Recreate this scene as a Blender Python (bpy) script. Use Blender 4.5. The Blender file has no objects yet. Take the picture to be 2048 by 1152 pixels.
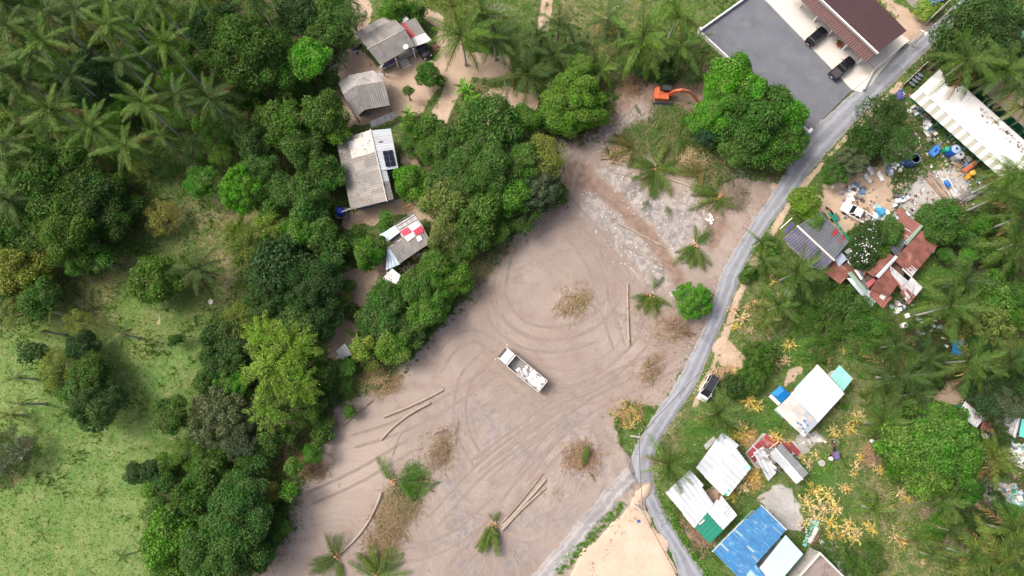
import bpy, math, random
import numpy as np
from math import radians, sin, cos, pi, atan2, hypot
from mathutils import Vector, Matrix

# ------------------------------------------------------------------ camera, sky, sun, exposure
SC = bpy.context.scene
CH = 108.0                      # drone height above the ground
TILT = radians(10.8)            # lens leans this far off straight down
FPX = 1365.0                    # focal length in photo pixels (2048 wide)
cam = bpy.data.cameras.new('camera')
cam.sensor_width = 36.0
cam.lens = FPX / 2048.0 * 36.0
cam.clip_end = 3000.0
cam_ob = bpy.data.objects.new('camera', cam)
SC.collection.objects.link(cam_ob)
cam_ob.location = (0, 0, CH)
cam_ob.rotation_euler = (TILT, 0, 0)
SC.camera = cam_ob

SUN_EL = radians(54.0)
SUN_AZ = radians(-72.0)         # where the sun stands, clockwise from +Y
world = bpy.data.worlds.new('World')
SC.world = world
world.use_nodes = True
wn = world.node_tree
wn.nodes.clear()
w_out = wn.nodes.new('ShaderNodeOutputWorld')
w_bg = wn.nodes.new('ShaderNodeBackground')
w_sky = wn.nodes.new('ShaderNodeTexSky')
w_sky.sky_type = 'NISHITA'
w_sky.sun_disc = False
w_sky.sun_elevation = SUN_EL
w_sky.sun_rotation = SUN_AZ
w_sky.air_density = 0.5
w_sky.dust_density = 7.0
w_sky.ozone_density = 0.2
w_bg.inputs['Strength'].default_value = 0.15
wn.links.new(w_sky.outputs['Color'], w_bg.inputs['Color'])
wn.links.new(w_bg.outputs['Background'], w_out.inputs['Surface'])

sun = bpy.data.lights.new('sun', 'SUN')
sun.energy = 0.8
sun.angle = radians(13.0)
sun.color = (1.0, 0.975, 0.935)
sun_ob = bpy.data.objects.new('sun', sun)
SC.collection.objects.link(sun_ob)
sdir = Vector((sin(SUN_AZ) * cos(SUN_EL), cos(SUN_AZ) * cos(SUN_EL), sin(SUN_EL)))
sun_ob.rotation_euler = sdir.to_track_quat('Z', 'Y').to_euler()
sun_ob.location = (-60, 20, 150)

SC.view_settings.view_transform = 'Standard'
SC.view_settings.look = 'None'
SC.view_settings.gamma = 1.0
SC.view_settings.exposure = 0.76
SC.view_settings.use_curve_mapping = False
SC.render.engine = 'CYCLES'
SC.cycles.max_bounces = 4
SC.cycles.diffuse_bounces = 2
SC.cycles.glossy_bounces = 2
SC.cycles.transmission_bounces = 3
SC.cycles.transparent_max_bounces = 4

# ------------------------------------------------------------------ survey helpers: photo pixel + height -> metres
_c, _s = cos(TILT), sin(TILT)
def P(px, py, z=0.0):
    dx = (px - 1024.0) / FPX; dy = (576.0 - py) / FPX
    k = (CH - z) / (_c - dy * _s)
    return Vector((dx * k, (dy * _c + _s) * k, z))
def mpp(py, z=0.0):
    dy = (576.0 - py) / FPX
    return (CH - z) / (_c - dy * _s) / FPX
def pix(x, y, z=0.0):
    zz = z - CH
    yc = y * _c + zz * _s
    zc = -y * _s + zz * _c
    return 1024.0 + FPX * x / (-zc), 576.0 - FPX * yc / (-zc)
def heading(a, b):
    A = P(*a); B = P(*b)
    return atan2(B.y - A.y, B.x - A.x)

rng = np.random.default_rng(11)
rnd = random.Random(5)

# ------------------------------------------------------------------ object helpers
COL = SC.collection.objects
class MB:
    def __init__(self): self.v = []; self.f = []; self.m = []; self.slot = 0
    def add(self, vs, fs):
        n = len(self.v)
        self.v.extend([tuple(p) for p in vs])
        for f in fs:
            self.f.append(tuple(i + n for i in f)); self.m.append(self.slot)
        return self
    def box(self, c, d, rz=0.0, tilt=0.0, taper=1.0):
        hx, hy, hz = d[0] / 2, d[1] / 2, d[2] / 2
        R = Matrix.Rotation(rz, 3, 'Z') @ Matrix.Rotation(tilt, 3, 'Y')
        C = Vector(c); vs = []
        for z in (-1, 1):
            t = taper if z > 0 else 1.0
            for x, y in ((-1, -1), (1, -1), (1, 1), (-1, 1)):
                vs.append(C + R @ Vector((x * hx * t, y * hy * t, z * hz)))
        return self.add(vs, [(3, 2, 1, 0), (4, 5, 6, 7), (0, 1, 5, 4), (1, 2, 6, 5), (2, 3, 7, 6), (3, 0, 4, 7)])
    def prism(self, pts, z0, z1):
        pts = ccw([(p[0], p[1]) for p in pts]); n = len(pts)
        vs = [(x, y, z0) for x, y in pts] + [(x, y, z1) for x, y in pts]
        fs = [tuple(range(n, 2 * n)), tuple(range(n - 1, -1, -1))]
        fs += [(i, (i + 1) % n, n + (i + 1) % n, n + i) for i in range(n)]
        return self.add(vs, fs)
    def ring(self, pts, z0, z1, th):
        """a wall that follows a closed outline, open inside"""
        pts = ccw([(p[0], p[1]) for p in pts]); n = len(pts)
        inn = inset(pts, th)
        vs = [(x, y, z0) for x, y in pts] + [(x, y, z1) for x, y in pts] + [(x, y, z0) for x, y in inn] + [(x, y, z1) for x, y in inn]
        fs = []
        for i in range(n):
            j = (i + 1) % n
            fs += [(i, j, n + j, n + i), (2 * n + j, 2 * n + i, 3 * n + i, 3 * n + j), (n + i, n + j, 3 * n + j, 3 * n + i)]
        return self.add(vs, fs)
    def quad(self, a, b, c, d): return self.add([a, b, c, d], [(0, 1, 2, 3)])
    def slab(self, pts, th):
        """a flat or leaning plate: outline in 3D, thickness downwards"""
        n = len(pts)
        vs = [Vector(p) for p in pts] + [Vector(p) - Vector((0, 0, th)) for p in pts]
        fs = [tuple(range(n)), tuple(range(2 * n - 1, n - 1, -1))]
        fs += [(i, n + i, n + (i + 1) % n, (i + 1) % n) for i in range(n)]
        return self.add(vs, fs)
    def tube(self, pts, r, n=6, cap=True):
        pts = [Vector(p) for p in pts]; k = len(pts)
        rs = r if isinstance(r, (list, tuple)) else [r] * k
        vs = []
        for i, p in enumerate(pts):
            t = (pts[min(i + 1, k - 1)] - pts[max(i - 1, 0)]).normalized()
            u = t.cross(Vector((0, 0, 1)))
            if u.length < .05: u = t.cross(Vector((1, 0, 0)))
            u.normalize(); w = u.cross(t).normalized()
            for j in range(n):
                a = 2 * pi * j / n
                vs.append(p + (u * cos(a) + w * sin(a)) * rs[i])
        fs = []
        for i in range(k - 1):
            for j in range(n):
                fs.append((i * n + j, i * n + (j + 1) % n, (i + 1) * n + (j + 1) % n, (i + 1) * n + j))
        if cap:
            fs.append(tuple(range(n - 1, -1, -1))); fs.append(tuple((k - 1) * n + j for j in range(n)))
        return self.add(vs, fs)
    def lathe(self, base, prof, n=16, axis='Z', rz=0.0):
        """prof: list of (radius, height)"""
        vs = []; B = Vector(base)
        for r, h in prof:
            for j in range(n):
                a = 2 * pi * j / n
                if axis == 'Z': vs.append(B + Vector((r * cos(a), r * sin(a), h)))
                else:
                    q = Vector((h, r * cos(a), r * sin(a)))
                    vs.append(B + Matrix.Rotation(rz, 3, 'Z') @ q)
        fs = []
        for i in range(len(prof) - 1):
            for j in range(n):
                fs.append((i * n + j, i * n + (j + 1) % n, (i + 1) * n + (j + 1) % n, (i + 1) * n + j))
        if prof[0][0] > 1e-4: fs.append(tuple(range(n - 1, -1, -1)))
        if prof[-1][0] > 1e-4: fs.append(tuple((len(prof) - 1) * n + j for j in range(n)))
        return self.add(vs, fs)
    def mesh(self, name, mats, off=(0, 0, 0), smooth=False):
        me = bpy.data.meshes.new(name)
        me.from_pydata([(x - off[0], y - off[1], z - off[2]) for x, y, z in self.v], [], self.f)
        mats = mats if isinstance(mats, (list, tuple)) else [mats]
        for m in mats: me.materials.append(m)
        if len(mats) > 1: me.polygons.foreach_set('material_index', self.m)
        if smooth: me.polygons.foreach_set('use_smooth', [True] * len(self.f))
        me.update()
        return me

def ccw(p):
    a = sum(p[i][0] * p[(i + 1) % len(p)][1] - p[(i + 1) % len(p)][0] * p[i][1] for i in range(len(p)))
    return p if a > 0 else p[::-1]
def inset(p, d):
    n = len(p); out = []
    for i in range(n):
        a, b, c = Vector(p[i - 1]), Vector(p[i]), Vector(p[(i + 1) % n])
        e1 = (b - a).normalized(); e2 = (c - b).normalized()
        n1 = Vector((-e1.y, e1.x)); n2 = Vector((-e2.y, e2.x))
        m = n1 + n2
        k = d / max(.25, 1 + n1.dot(n2))
        out.append((b.x + m.x * k, b.y + m.y * k))
    return out

def np_mesh(name, V, Q, mat, smooth=False, mats_idx=None):
    """mesh from numpy arrays; Q is (n,4) or (n,3)"""
    me = bpy.data.meshes.new(name)
    V = np.asarray(V, dtype=np.float32); Q = np.asarray(Q, dtype=np.int32)
    me.vertices.add(len(V)); me.vertices.foreach_set('co', V.ravel())
    k = Q.shape[1]
    me.loops.add(Q.size); me.loops.foreach_set('vertex_index', Q.ravel())
    me.polygons.add(len(Q))
    me.polygons.foreach_set('loop_start', np.arange(0, Q.size, k, dtype=np.int32))
    me.polygons.foreach_set('loop_total', np.full(len(Q), k, dtype=np.int32))
    if smooth: me.polygons.foreach_set('use_smooth', np.ones(len(Q), dtype=bool))
    for m in (mat if isinstance(mat, (list, tuple)) else [mat]): me.materials.append(m)
    if mats_idx is not None: me.polygons.foreach_set('material_index', np.asarray(mats_idx, dtype=np.int32))
    me.update(calc_edges=True)
    return me

def link(name, data, parent=None, loc=(0, 0, 0), rot=(0, 0, 0), scale=(1, 1, 1), color=None):
    o = bpy.data.objects.new(name, data)
    COL.link(o)
    o.parent = parent
    o.location = loc; o.rotation_euler = rot; o.scale = scale
    if color is not None: o.color = (*color, 1.0)
    return o
def tag(o, label=None, cat=None, group=None, kind=None):
    if label: o['label'] = label
    if cat: o['category'] = cat
    if group: o['group'] = group
    if kind: o['kind'] = kind
    return o
def thing(name, label, cat, loc, rz=0.0, group=None):
    o = link(name, None, loc=loc, rot=(0, 0, rz))
    o.empty_display_size = .3
    return tag(o, label, cat, group)
def part(t, name, mb, mat, color=None, world=True, smooth=False):
    off = t.location if world else (0, 0, 0)
    return link(name, mb.mesh(name, mat, off, smooth), t, color=color)
def sub(p, t, name, mb, mat, color=None, world=True, smooth=False):
    off = t.location if world else (0, 0, 0)
    return link(name, mb.mesh(name, mat, off, smooth), p, color=color)
def copy_tree(o, parent=None):
    c = o.copy(); COL.link(c); c.parent = parent
    for ch in list(o.children): copy_tree(ch, c)
    return c

# ------------------------------------------------------------------ materials
def nd(nt, typ, **kw):
    n = nt.nodes.new(typ)
    for k, v in kw.items():
        if k in n.inputs: n.inputs[k].default_value = v
        else: setattr(n, k, v)
    return n
def mixc(nt, fac, a, b, mode='MIX'):
    n = nt.nodes.new('ShaderNodeMix'); n.data_type = 'RGBA'; n.blend_type = mode
    n.clamp_factor = True
    for sock, v in ((n.inputs[0], fac), (n.inputs[6], a), (n.inputs[7], b)):
        if hasattr(v, 'is_output'): nt.links.new(v, sock)
        elif isinstance(v, (tuple, list)): sock.default_value = (*v[:3], 1.0)
        else: sock.default_value = v
    return n.outputs[2]
def mth(nt, op, a, b=0.0, c=None, clamp=False):
    n = nt.nodes.new('ShaderNodeMath'); n.operation = op; n.use_clamp = clamp
    for i, v in enumerate((a, b) if c is None else (a, b, c)):
        if hasattr(v, 'is_output'): nt.links.new(v, n.inputs[i])
        else: n.inputs[i].default_value = v
    return n.outputs[0]
def ramp(nt, val, lo, hi):
    n = nt.nodes.new('ShaderNodeMapRange'); n.interpolation_type = 'SMOOTHSTEP'
    nt.links.new(val, n.inputs[0]); n.inputs[1].default_value = lo; n.inputs[2].default_value = hi
    return n.outputs[0]
def noise(nt, vec, scale, detail=4.0, rough=.55, dist=0.0):
    n = nd(nt, 'ShaderNodeTexNoise', Scale=scale, Detail=detail, Roughness=rough, Distortion=dist)
    if vec is not None: nt.links.new(vec, n.inputs['Vector'])
    return n.outputs[0]
def new_mat(name):
    m = bpy.data.materials.new(name); m.use_nodes = True
    nt = m.node_tree; nt.nodes.clear()
    out = nt.nodes.new('ShaderNodeOutputMaterial')
    return m, nt, out
def M(name, base, rough=.75, var=.25, scale=1.5, dirt=None, damt=.4, dscale=.8, metal=0.0, bump=.15, spec=.4, fine=14.0):
    """painted, woven or rough surface: base colour x object tint x wear noise, optional patches of dirt or rust"""
    m, nt, out = new_mat(name)
    geo = nt.nodes.new('ShaderNodeNewGeometry'); pos = geo.outputs['Position']
    oi = nt.nodes.new('ShaderNodeObjectInfo')
    n1 = noise(nt, pos, scale); n2 = noise(nt, pos, fine, 3.0)
    v = mth(nt, 'MULTIPLY_ADD', n1, 2 * var, 1.0 - var)
    v = mth(nt, 'MULTIPLY', v, mth(nt, 'MULTIPLY_ADD', n2, var, 1.0 - var / 2))
    g = nt.nodes.new('ShaderNodeCombineColor')
    for i in range(3): nt.links.new(v, g.inputs[i])
    col = mixc(nt, 1.0, base, oi.outputs['Color'], 'MULTIPLY')
    col = mixc(nt, 1.0, col, g.outputs[0], 'MULTIPLY')
    if dirt:
        d = noise(nt, pos, dscale, 6.0, .65, .4)
        rs = mth(nt, 'MULTIPLY_ADD', mth(nt, 'SUBTRACT', oi.outputs['Random'], .5), .12, d)
        f = ramp(nt, rs, .62 - damt * .35, .80 - damt * .25)
        col = mixc(nt, f, col, dirt)
    b = nd(nt, 'ShaderNodeBsdfPrincipled', Roughness=rough, Metallic=metal)
    b.inputs['Specular IOR Level'].default_value = spec
    nt.links.new(col, b.inputs['Base Color'])
    if bump:
        bn = nd(nt, 'ShaderNodeBump', Strength=bump, Distance=.05)
        nt.links.new(n2, bn.inputs['Height']); nt.links.new(bn.outputs[0], b.inputs['Normal'])
    nt.links.new(b.outputs[0], out.inputs[0])
    return m
def leaf_mat(name, base=(1, 1, 1), var=.45, trans=.28, tip=None):
    m, nt, out = new_mat(name)
    geo = nt.nodes.new('ShaderNodeNewGeometry'); oi = nt.nodes.new('ShaderNodeObjectInfo')
    rnd_ = geo.outputs['Random Per Island']
    n1 = noise(nt, geo.outputs['Position'], .55, 3.0)
    col = mixc(nt, 1.0, base, oi.outputs['Color'], 'MULTIPLY')
    v = mth(nt, 'MULTIPLY_ADD', rnd_, 2 * var, 1.0 - var)
    hs = nd(nt, 'ShaderNodeHueSaturation')
    nt.links.new(mth(nt, 'MULTIPLY_ADD', n1, .10, .452), hs.inputs['Hue'])
    nt.links.new(mth(nt, 'MULTIPLY_ADD', n1, .5, .76), hs.inputs['Saturation'])
    nt.links.new(v, hs.inputs['Value'])
    nt.links.new(col, hs.inputs['Color'])
    b = nd(nt, 'ShaderNodeBsdfPrincipled', Roughness=.7)
    b.inputs['Specular IOR Level'].default_value = .2
    nt.links.new(hs.outputs[0], b.inputs['Base Color'])
    t = nt.nodes.new('ShaderNodeBsdfTranslucent')
    nt.links.new(mixc(nt, 1.0, hs.outputs[0], (1.2, 1.15, .6), 'MULTIPLY'), t.inputs[0])
    mx = nd(nt, 'ShaderNodeMixShader'); mx.inputs[0].default_value = trans
    nt.links.new(b.outputs[0], mx.inputs[1]); nt.links.new(t.outputs[0], mx.inputs[2])
    nt.links.new(mx.outputs[0], out.inputs[0])
    return m

LEAF = leaf_mat('leaf', (1.42, 1.50, 1.14), trans=.44)
FROND = leaf_mat('palm_leaflet', (1.04, 1.12, .80), var=.4, trans=.28)
DRY = leaf_mat('dry_leaf', var=.5, trans=.1)
MIDRIB = M('palm_midrib', (.42, .43, .13), .6, .2)
BARK = M('bark', (.17, .145, .12), .9, .35, 1.2)
PALMBARK = M('palm_bark', (.46, .45, .43), .9, .3, 2.5)
LOGW = M('cut_log', (.42, .35, .27), .9, .3, 1.6, dirt=(.2, .16, .12), damt=.3)
TWIG = M('twig', (.36, .28, .18), .9, .4, 3)
ASB = M('fibre_cement_sheet', (.29, .28, .265), .9, .3, .5, dirt=(.17, .16, .15), damt=.25, dscale=1.1)
TIN = M('galvanised_sheet', (.52, .55, .57), .45, .2, .6, dirt=(.36, .33, .30), damt=-.1, dscale=1.4, metal=.25)
WHITE = M('white_paint', (.74, .74, .73), .55, .10, .6, dirt=(.50, .47, .42), damt=-.15, dscale=1.2)
RUST = M('rusted_sheet', (.235, .098, .078), .85, .35, .5, dirt=(.40, .24, .18), damt=.15, dscale=1.0)
RTIN = M('half_rusted_sheet', (.55, .57, .59), .55, .2, .7, dirt=(.27, .125, .10), damt=.3, dscale=.9)
BROWN = M('brown_metal_roof', (.072, .040, .041), .5, .08, .3, bump=.05)
BLUE = M('blue_sheet', (.07, .24, .47), .5, .25, .8, dirt=(.24, .42, .58), damt=.28, dscale=1.6)
PBLUE = M('pale_blue_sheet', (.45, .66, .72), .5, .08, .4)
GREEN = M('green_sheet', (.012, .20, .135), .5, .12, .5)
TEAL = M('teal_sheet', (.25, .60, .53), .55, .15, .6)
DGREY = M('dark_sheet', (.075, .08, .095), .7, .3, .6, dirt=(.14, .13, .15), damt=.4)
CONC = M('concrete', (.42, .41, .385), .9, .25, .4, dirt=(.26, .25, .23), damt=.3)
WCONC = M('pale_concrete', (.62, .595, .54), .85, .14, .25, dirt=(.60, .52, .40), damt=.12)
WALLW = M('plaster_wall', (.62, .60, .55), .85, .15, .7, dirt=(.35, .30, .25), damt=.2)
WALLB = M('brown_wall', (.14, .075, .055), .85, .3)
WOOD = M('timber', (.27, .20, .14), .85, .4, 1.0)
GWOOD = M('grey_timber', (.21, .20, .185), .9, .4, 1.0)
TARPB = M('blue_tarpaulin', (.012, .20, .55), .45, .2, .9)
PLAST = M('plastic', (1, 1, 1), .4, .1, 1.0)
PAINT = M('car_paint', (1, 1, 1), .22, .06, 1.0, bump=0, spec=.6)
GLASS = M('car_glass', (.012, .016, .02), .08, .05, 1.0, bump=0, spec=.7)
RUBBER = M('rubber', (.018, .018, .018), .85, .2)
STEEL = M('steel', (.32, .33, .34), .45, .2, 1.0, metal=.5)
DSTEEL = M('dark_steel', (.055, .055, .058), .6, .25)
ORANGE = M('orange_paint', (.54, .118, .042), .5, .2, .8, dirt=(.35, .16, .09), damt=.2)
LAMP_R = M('red_lens', (.4, .02, .02), .3, .1)
LAMP_W = M('clear_lens', (.7, .7, .7), .2, .1)
SOLAR = M('solar_cell', (.012, .016, .03), .2, .1, bump=0)
JUNK = M('scrap', (1, 1, 1), .7, .3, 2.0, dirt=(.2, .15, .11), damt=.2)
REDT = M('red_tile', (.30, .055, .06), .7, .25, .7, dirt=(.45, .40, .38), damt=.2, dscale=.5)

# ------------------------------------------------------------------ the ground: one sheet with soil masks
def vnoise(x, y, size, seed, octaves=3):
    out = np.zeros_like(x); amp = 1.0; tot = 0.0
    for o in range(octaves):
        g = np.random.default_rng(seed * 17 + o).random((256, 256))
        u = x / size + 1000.3; v = y / size + 1000.7
        i = np.floor(u).astype(int); j = np.floor(v).astype(int)
        fu = u - i; fv = v - j
        fu = fu * fu * (3 - 2 * fu); fv = fv * fv * (3 - 2 * fv)
        a = g[i % 256, j % 256]; b = g[(i + 1) % 256, j % 256]; c = g[i % 256, (j + 1) % 256]; d = g[(i + 1) % 256, (j + 1) % 256]
        out += amp * ((a * (1 - fu) + b * fu) * (1 - fv) + (c * (1 - fu) + d * fu) * fv)
        tot += amp; amp *= .5; size *= .5
    return out / tot
def sdf(px, py, poly):
    """signed distance in photo pixels, positive inside"""
    out = np.full(px.shape, -60.0)
    q = np.array(poly, float)
    sel = (px > q[:, 0].min() - 60) & (px < q[:, 0].max() + 60) & (py > q[:, 1].min() - 60) & (py < q[:, 1].max() + 60)
    x = px[sel]; y = py[sel]
    d = np.full(x.shape, 1e9); ins = np.zeros(x.shape, bool)
    n = len(q)
    for i in range(n):
        ax, ay = q[i]; bx, by = q[(i + 1) % n]
        ex, ey = bx - ax, by - ay
        t = np.clip(((x - ax) * ex + (y - ay) * ey) / (ex * ex + ey * ey + 1e-9), 0, 1)
        d = np.minimum(d, (x - ax - t * ex) ** 2 + (y - ay - t * ey) ** 2)
        cr = ((ay > y) != (by > y)) & (x < (bx - ax) * (y - ay) / (by - ay + 1e-12) + ax)
        ins ^= cr
    d = np.sqrt(d)
    out[sel] = np.where(ins, d, -d)
    return out
def lsdf(px, py, pts, w):
    """distance to a polyline of half width w, positive inside"""
    d = np.full(px.shape, 1e9)
    for (ax, ay), (bx, by) in zip(pts[:-1], pts[1:]):
        ex, ey = bx - ax, by - ay
        t = np.clip(((px - ax) * ex + (py - ay) * ey) / (ex * ex + ey * ey), 0, 1)
        d = np.minimum(d, (px - ax - t * ex) ** 2 + (py - ay - t * ey) ** 2)
    return w - np.sqrt(d)

STEP = 0.3
xs = np.concatenate([[-900, -500, -300, -200, -150, -120], np.arange(-104, 104.1, STEP), [120, 150, 200, 300, 500, 900]])
ys = np.concatenate([[-900, -500, -300, -200, -120, -70], np.arange(-40, 88.1, STEP), [110, 140, 200, 300, 500, 900]])
GX, GY = np.meshgrid(xs, ys, indexing='xy')
far = (np.abs(GX) > 105) | (GY > 89) | (GY < -41)
GXc = np.clip(GX, -104, 104); GYc = np.clip(GY, -40, 88)
PX, PY = pix(GXc, GYc, 0.0)
wob = (vnoise(GXc, GYc, 4.0, 3) - .5) * 34 + (vnoise(GXc, GYc, 1.2, 4) - .5) * 14
def soft(d, w): return np.clip(.5 + d / (2 * w), 0, 1)

CLEAR = [(1130, 400), (1060, 440), (1010, 500), (955, 560), (915, 615), (862, 668), (830, 712), (775, 765), (715, 790), (675, 800), (650, 850),
         (622, 912), (600, 960), (585, 1010), (590, 1060), (550, 1110), (490, 1170), (460, 1260), (1120, 1260), (1275, 1010), (1275, 975),
         (1270, 935), (1240, 880), (1228, 835), (1262, 802), (1325, 815), (1356, 772), (1405, 672), (1432, 600), (1448, 546), (1506, 455), (1548, 392),
         (1530, 362), (1460, 345), (1420, 330), (1350, 300), (1320, 260), (1345, 225), (1420, 205), (1425, 170), (1360, 135), (1300, 140), (1240, 150),
         (1222, 200), (1200, 265), (1150, 282), (1060, 268), (1040, 250), (1055, 285), (1110, 310)]
SAND = [(1258, 1009), (1271, 981), (1287, 970), (1301, 968), (1300, 984), (1290, 1000), (1291, 1018), (1306, 1042), (1300, 1050), (1317, 1064), (1340, 1080),
        (1334, 1102), (1352, 1136), (1356, 1160), (1370, 1230), (1090, 1230), (1140, 1152), (1166, 1101), (1197, 1082), (1219, 1051), (1243, 1031)]
ASH = [(1185, 335), (1250, 318), (1300, 385), (1400, 382), (1425, 415), (1400, 470), (1370, 525), (1345, 590), (1290, 560), (1205, 460), (1165, 410)]
ASH2 = [(1160, 290), (1230, 245), (1290, 200), (1310, 215), (1255, 265), (1190, 300)]
ASH3 = [(1440, 340), (1490, 330), (1510, 350), (1470, 365)]
GREYD = [(860, 830), (1000, 790), (1160, 820), (1215, 900), (1230, 980), (1060, 1160), (830, 1160), (850, 1010)]
GREYD3 = [(930, 890), (1010, 850), (1050, 900), (1020, 980), (960, 1020), (940, 960)]
GREYD2 = [(1180, 620), (1250, 590), (1250, 690), (1200, 690)]
PALE = [(600, 920), (700, 850), (790, 860), (800, 950), (720, 1010), (640, 1080), (560, 1160), (520, 1160), (600, 1060)]
YARDS = [[(690, 105), (715, 88), (760, 140), (830, 110), (870, 112), (868, 60), (850, 20), (900, 60), (935, 105), (1010, 118), (1000, 150), (935, 155), (890, 225), (872, 222),
          (905, 165), (880, 168), (850, 225), (800, 232), (775, 250), (690, 255), (668, 150)],
         [(690, 430), (790, 398), (880, 408), (885, 440), (868, 482), (850, 440), (780, 430), (740, 448), (690, 450)], [(800, 275), (838, 300), (836, 335), (800, 330)],
         [(660, 545), (770, 528), (760, 590), (738, 625), (715, 655), (705, 700), (700, 740), (655, 715), (660, 620)],
         [(1640, 350), (1775, 325), (1785, 420), (1720, 455), (1680, 470), (1640, 420)], [(1605, 395), (1640, 380), (1705, 455), (1690, 475)],
         [(1425, 690), (1440, 680), (1490, 715), (1475, 745), (1440, 725)], [(1765, -20), (1800, 5), (1850, 45), (1872, 52), (1840, 98), (1800, 70), (1745, -20)],
         [(1505, 375), (1560, 372), (1520, 440), (1470, 520), (1440, 540), (1450, 480), (1480, 420)], [(1580, 735), (1632, 722), (1560, 790), (1545, 800)],
         [(1020, 175), (1080, 190), (1060, 250), (980, 240), (960, 190)], [(700, 0), (730, 0), (735, 60), (720, 85), (700, 60)],
         [(2000, 30), (2048, 10), (2048, 110), (2010, 120)], [(1905, 170), (2048, 150), (2048, 260)], [(1845, 790), (1905, 760), (1930, 790), (1880, 850), (1840, 830)],
         [(1410, 980), (1450, 950), (1440, 1010), (1420, 1010)], [(308, 625), (327, 622), (331, 650), (311, 657)]]
HUMUS = [[(-40, -40), (720, -40), (690, 120), (680, 240), (690, 420), (680, 520), (655, 600), (650, 720), (690, 790), (600, 1000), (560, 1120), (470, 1180), (300, 1100),
          (290, 960), (380, 880), (420, 640), (560, 420), (420, 330), (330, 330), (270, 420), (200, 530), (60, 640), (-40, 640)],
         [(800, 260), (900, 230), (1050, 190), (1210, 150), (1230, 240), (1150, 290), (1040, 260), (1130, 400), (1010, 490), (900, 610), (760, 760), (690, 740), (740, 620), (800, 560), (870, 480), (840, 400), (790, 360)],
         [(1220, 100), (1400, 90), (1440, 150), (1620, 250), (1560, 350), (1430, 340), (1340, 300), (1330, 240), (1420, 190), (1300, 140), (1230, 150)],
         [(1690, 230), (1780, 190), (1860, 290), (1900, 330), (1800, 330), (1740, 340), (1680, 300)], [(1850, 80), (1990, -30), (2090, -30), (2090, 300), (1990, 250), (1870, 140)],
         [(1880, 380), (2090, 330), (2090, 1190), (1900, 1190), (1860, 1000), (1760, 900), (1800, 800), (1740, 720), (1830, 640), (1900, 560), (1870, 460)],
         [(1370, 1000), (1400, 1040), (1430, 1110), (1405, 1120), (1350, 1040)], [(1600, 1050), (1660, 1080), (1710, 1160), (1660, 1160), (1620, 1090)], [(1770, 330), (1830, 350), (1790, 400)],
         [(-20, 870), (60, 880), (60, 960), (-20, 970)], [(1830, 140), (1880, 110), (1900, 150), (1830, 190)]]
DRYG = [[(140, 560), (240, 520), (260, 640), (330, 640), (300, 700), (170, 680), (120, 620)], [(330, 420), (560, 400), (560, 560), (440, 620), (400, 500)],
        [(1350, 800), (1385, 810), (1350, 900), (1330, 880)], [(1560, 880), (1660, 850), (1690, 700), (1740, 700), (1720, 900), (1620, 950)],
        [(1700, 930), (1800, 960), (1900, 1060), (1880, 1160), (1720, 1160), (1760, 1040)], [(880, 160), (1060, 160), (1080, 250), (940, 240)], [(1100, 0), (1280, 0), (1260, 160), (1180, 180), (1120, 100)],
        [(1480, 560), (1560, 640), (1520, 720), (1470, 690)]]
LUSH = [[(240, 560), (285, 590), (280, 640), (245, 640)], [(1370, 850), (1430, 830), (1440, 870), (1390, 920)], [(1590, 920), (1690, 890), (1690, 980), (1620, 990)],
        [(1840, 540), (1890, 500), (1910, 560), (1850, 620)], [(1560, 680), (1640, 660), (1640, 740), (1580, 740)], [(1770, 0), (1830, 30), (1870, 60), (1845, 45), (1790, 0)],
        [(1230, 830), (1310, 815), (1262, 912), (1255, 860)], [(1490, 840), (1560, 790), (1580, 850), (1520, 870)], [(1525, 1090), (1580, 1140), (1640, 1100), (1590, 1170)],
        [(1385, 1105), (1430, 1120), (1450, 1160), (1410, 1150)], [(1790, 300), (1840, 320), (1800, 350)]]
GREYS = [[(1500, 1000), (1545, 965), (1590, 975), (1600, 1060), (1575, 1055), (1530, 1010)], [(1790, 405), (1880, 325), (1960, 350), (1930, 400), (1900, 420), (1840, 425)],
         [(1590, 870), (1640, 850), (1650, 880), (1600, 910)], [(1950, 960), (2040, 960), (2040, 1030), (1960, 1010)], [(1380, 1020), (1395, 1060), (1410, 1090), (1380, 1060)]]
LITTER = [(1145, 608, 36), (1165, 920, 40), (1300, 745, 36), (880, 900, 46), (800, 1020, 50), (770, 1080, 46), (1255, 830, 30), (1300, 285, 34), (1390, 310, 30), (760, 770, 40), (620, 940, 30), (1420, 395, 46), (1270, 620, 30),
          (1330, 660, 40), (1105, 980, 24), (1470, 400, 30), (1360, 640, 30), (640, 890, 30)]
def umax(polys, w, k=1.0):
    m = np.zeros_like(PX)
    for p in polys: m = np.maximum(m, soft(sdf(PX, PY, p) + wob * k, w))
    return m
m_clear = soft(sdf(PX, PY, CLEAR) + wob * .8, 14)
m_sand = soft(sdf(PX, PY, SAND) + wob * .25, 5)
m_ash = np.maximum(umax([ASH], 30), .75 * umax([ASH2, ASH3], 24))
ashtrack = soft(lsdf(PX, PY, [(1120, 330), (1180, 355), (1300, 470), (1360, 560)], 15) + wob * .2, 10)
m_ash *= 1 - ashtrack
m_grey = np.maximum(.7 * umax([GREYD, GREYD2], 60, 2.0), umax([GREYD3, [(820, 1090), (880, 1080), (880, 1160), (820, 1160)], [(1060, 1080), (1120, 1040), (1120, 1080), (1070, 1130)]], 40, 2.0))
m_pale = umax([PALE], 50, 1.5)
m_yard = umax(YARDS, 12)
m_yard = np.maximum(m_yard, soft(lsdf(PX, PY, [(1076, 70), (1094, -30)], 5) + wob * .1, 4))
m_yard = np.maximum(m_yard, soft(lsdf(PX, PY, [(1089, 72), (1106, -30)], 5) + wob * .1, 4))
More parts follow.
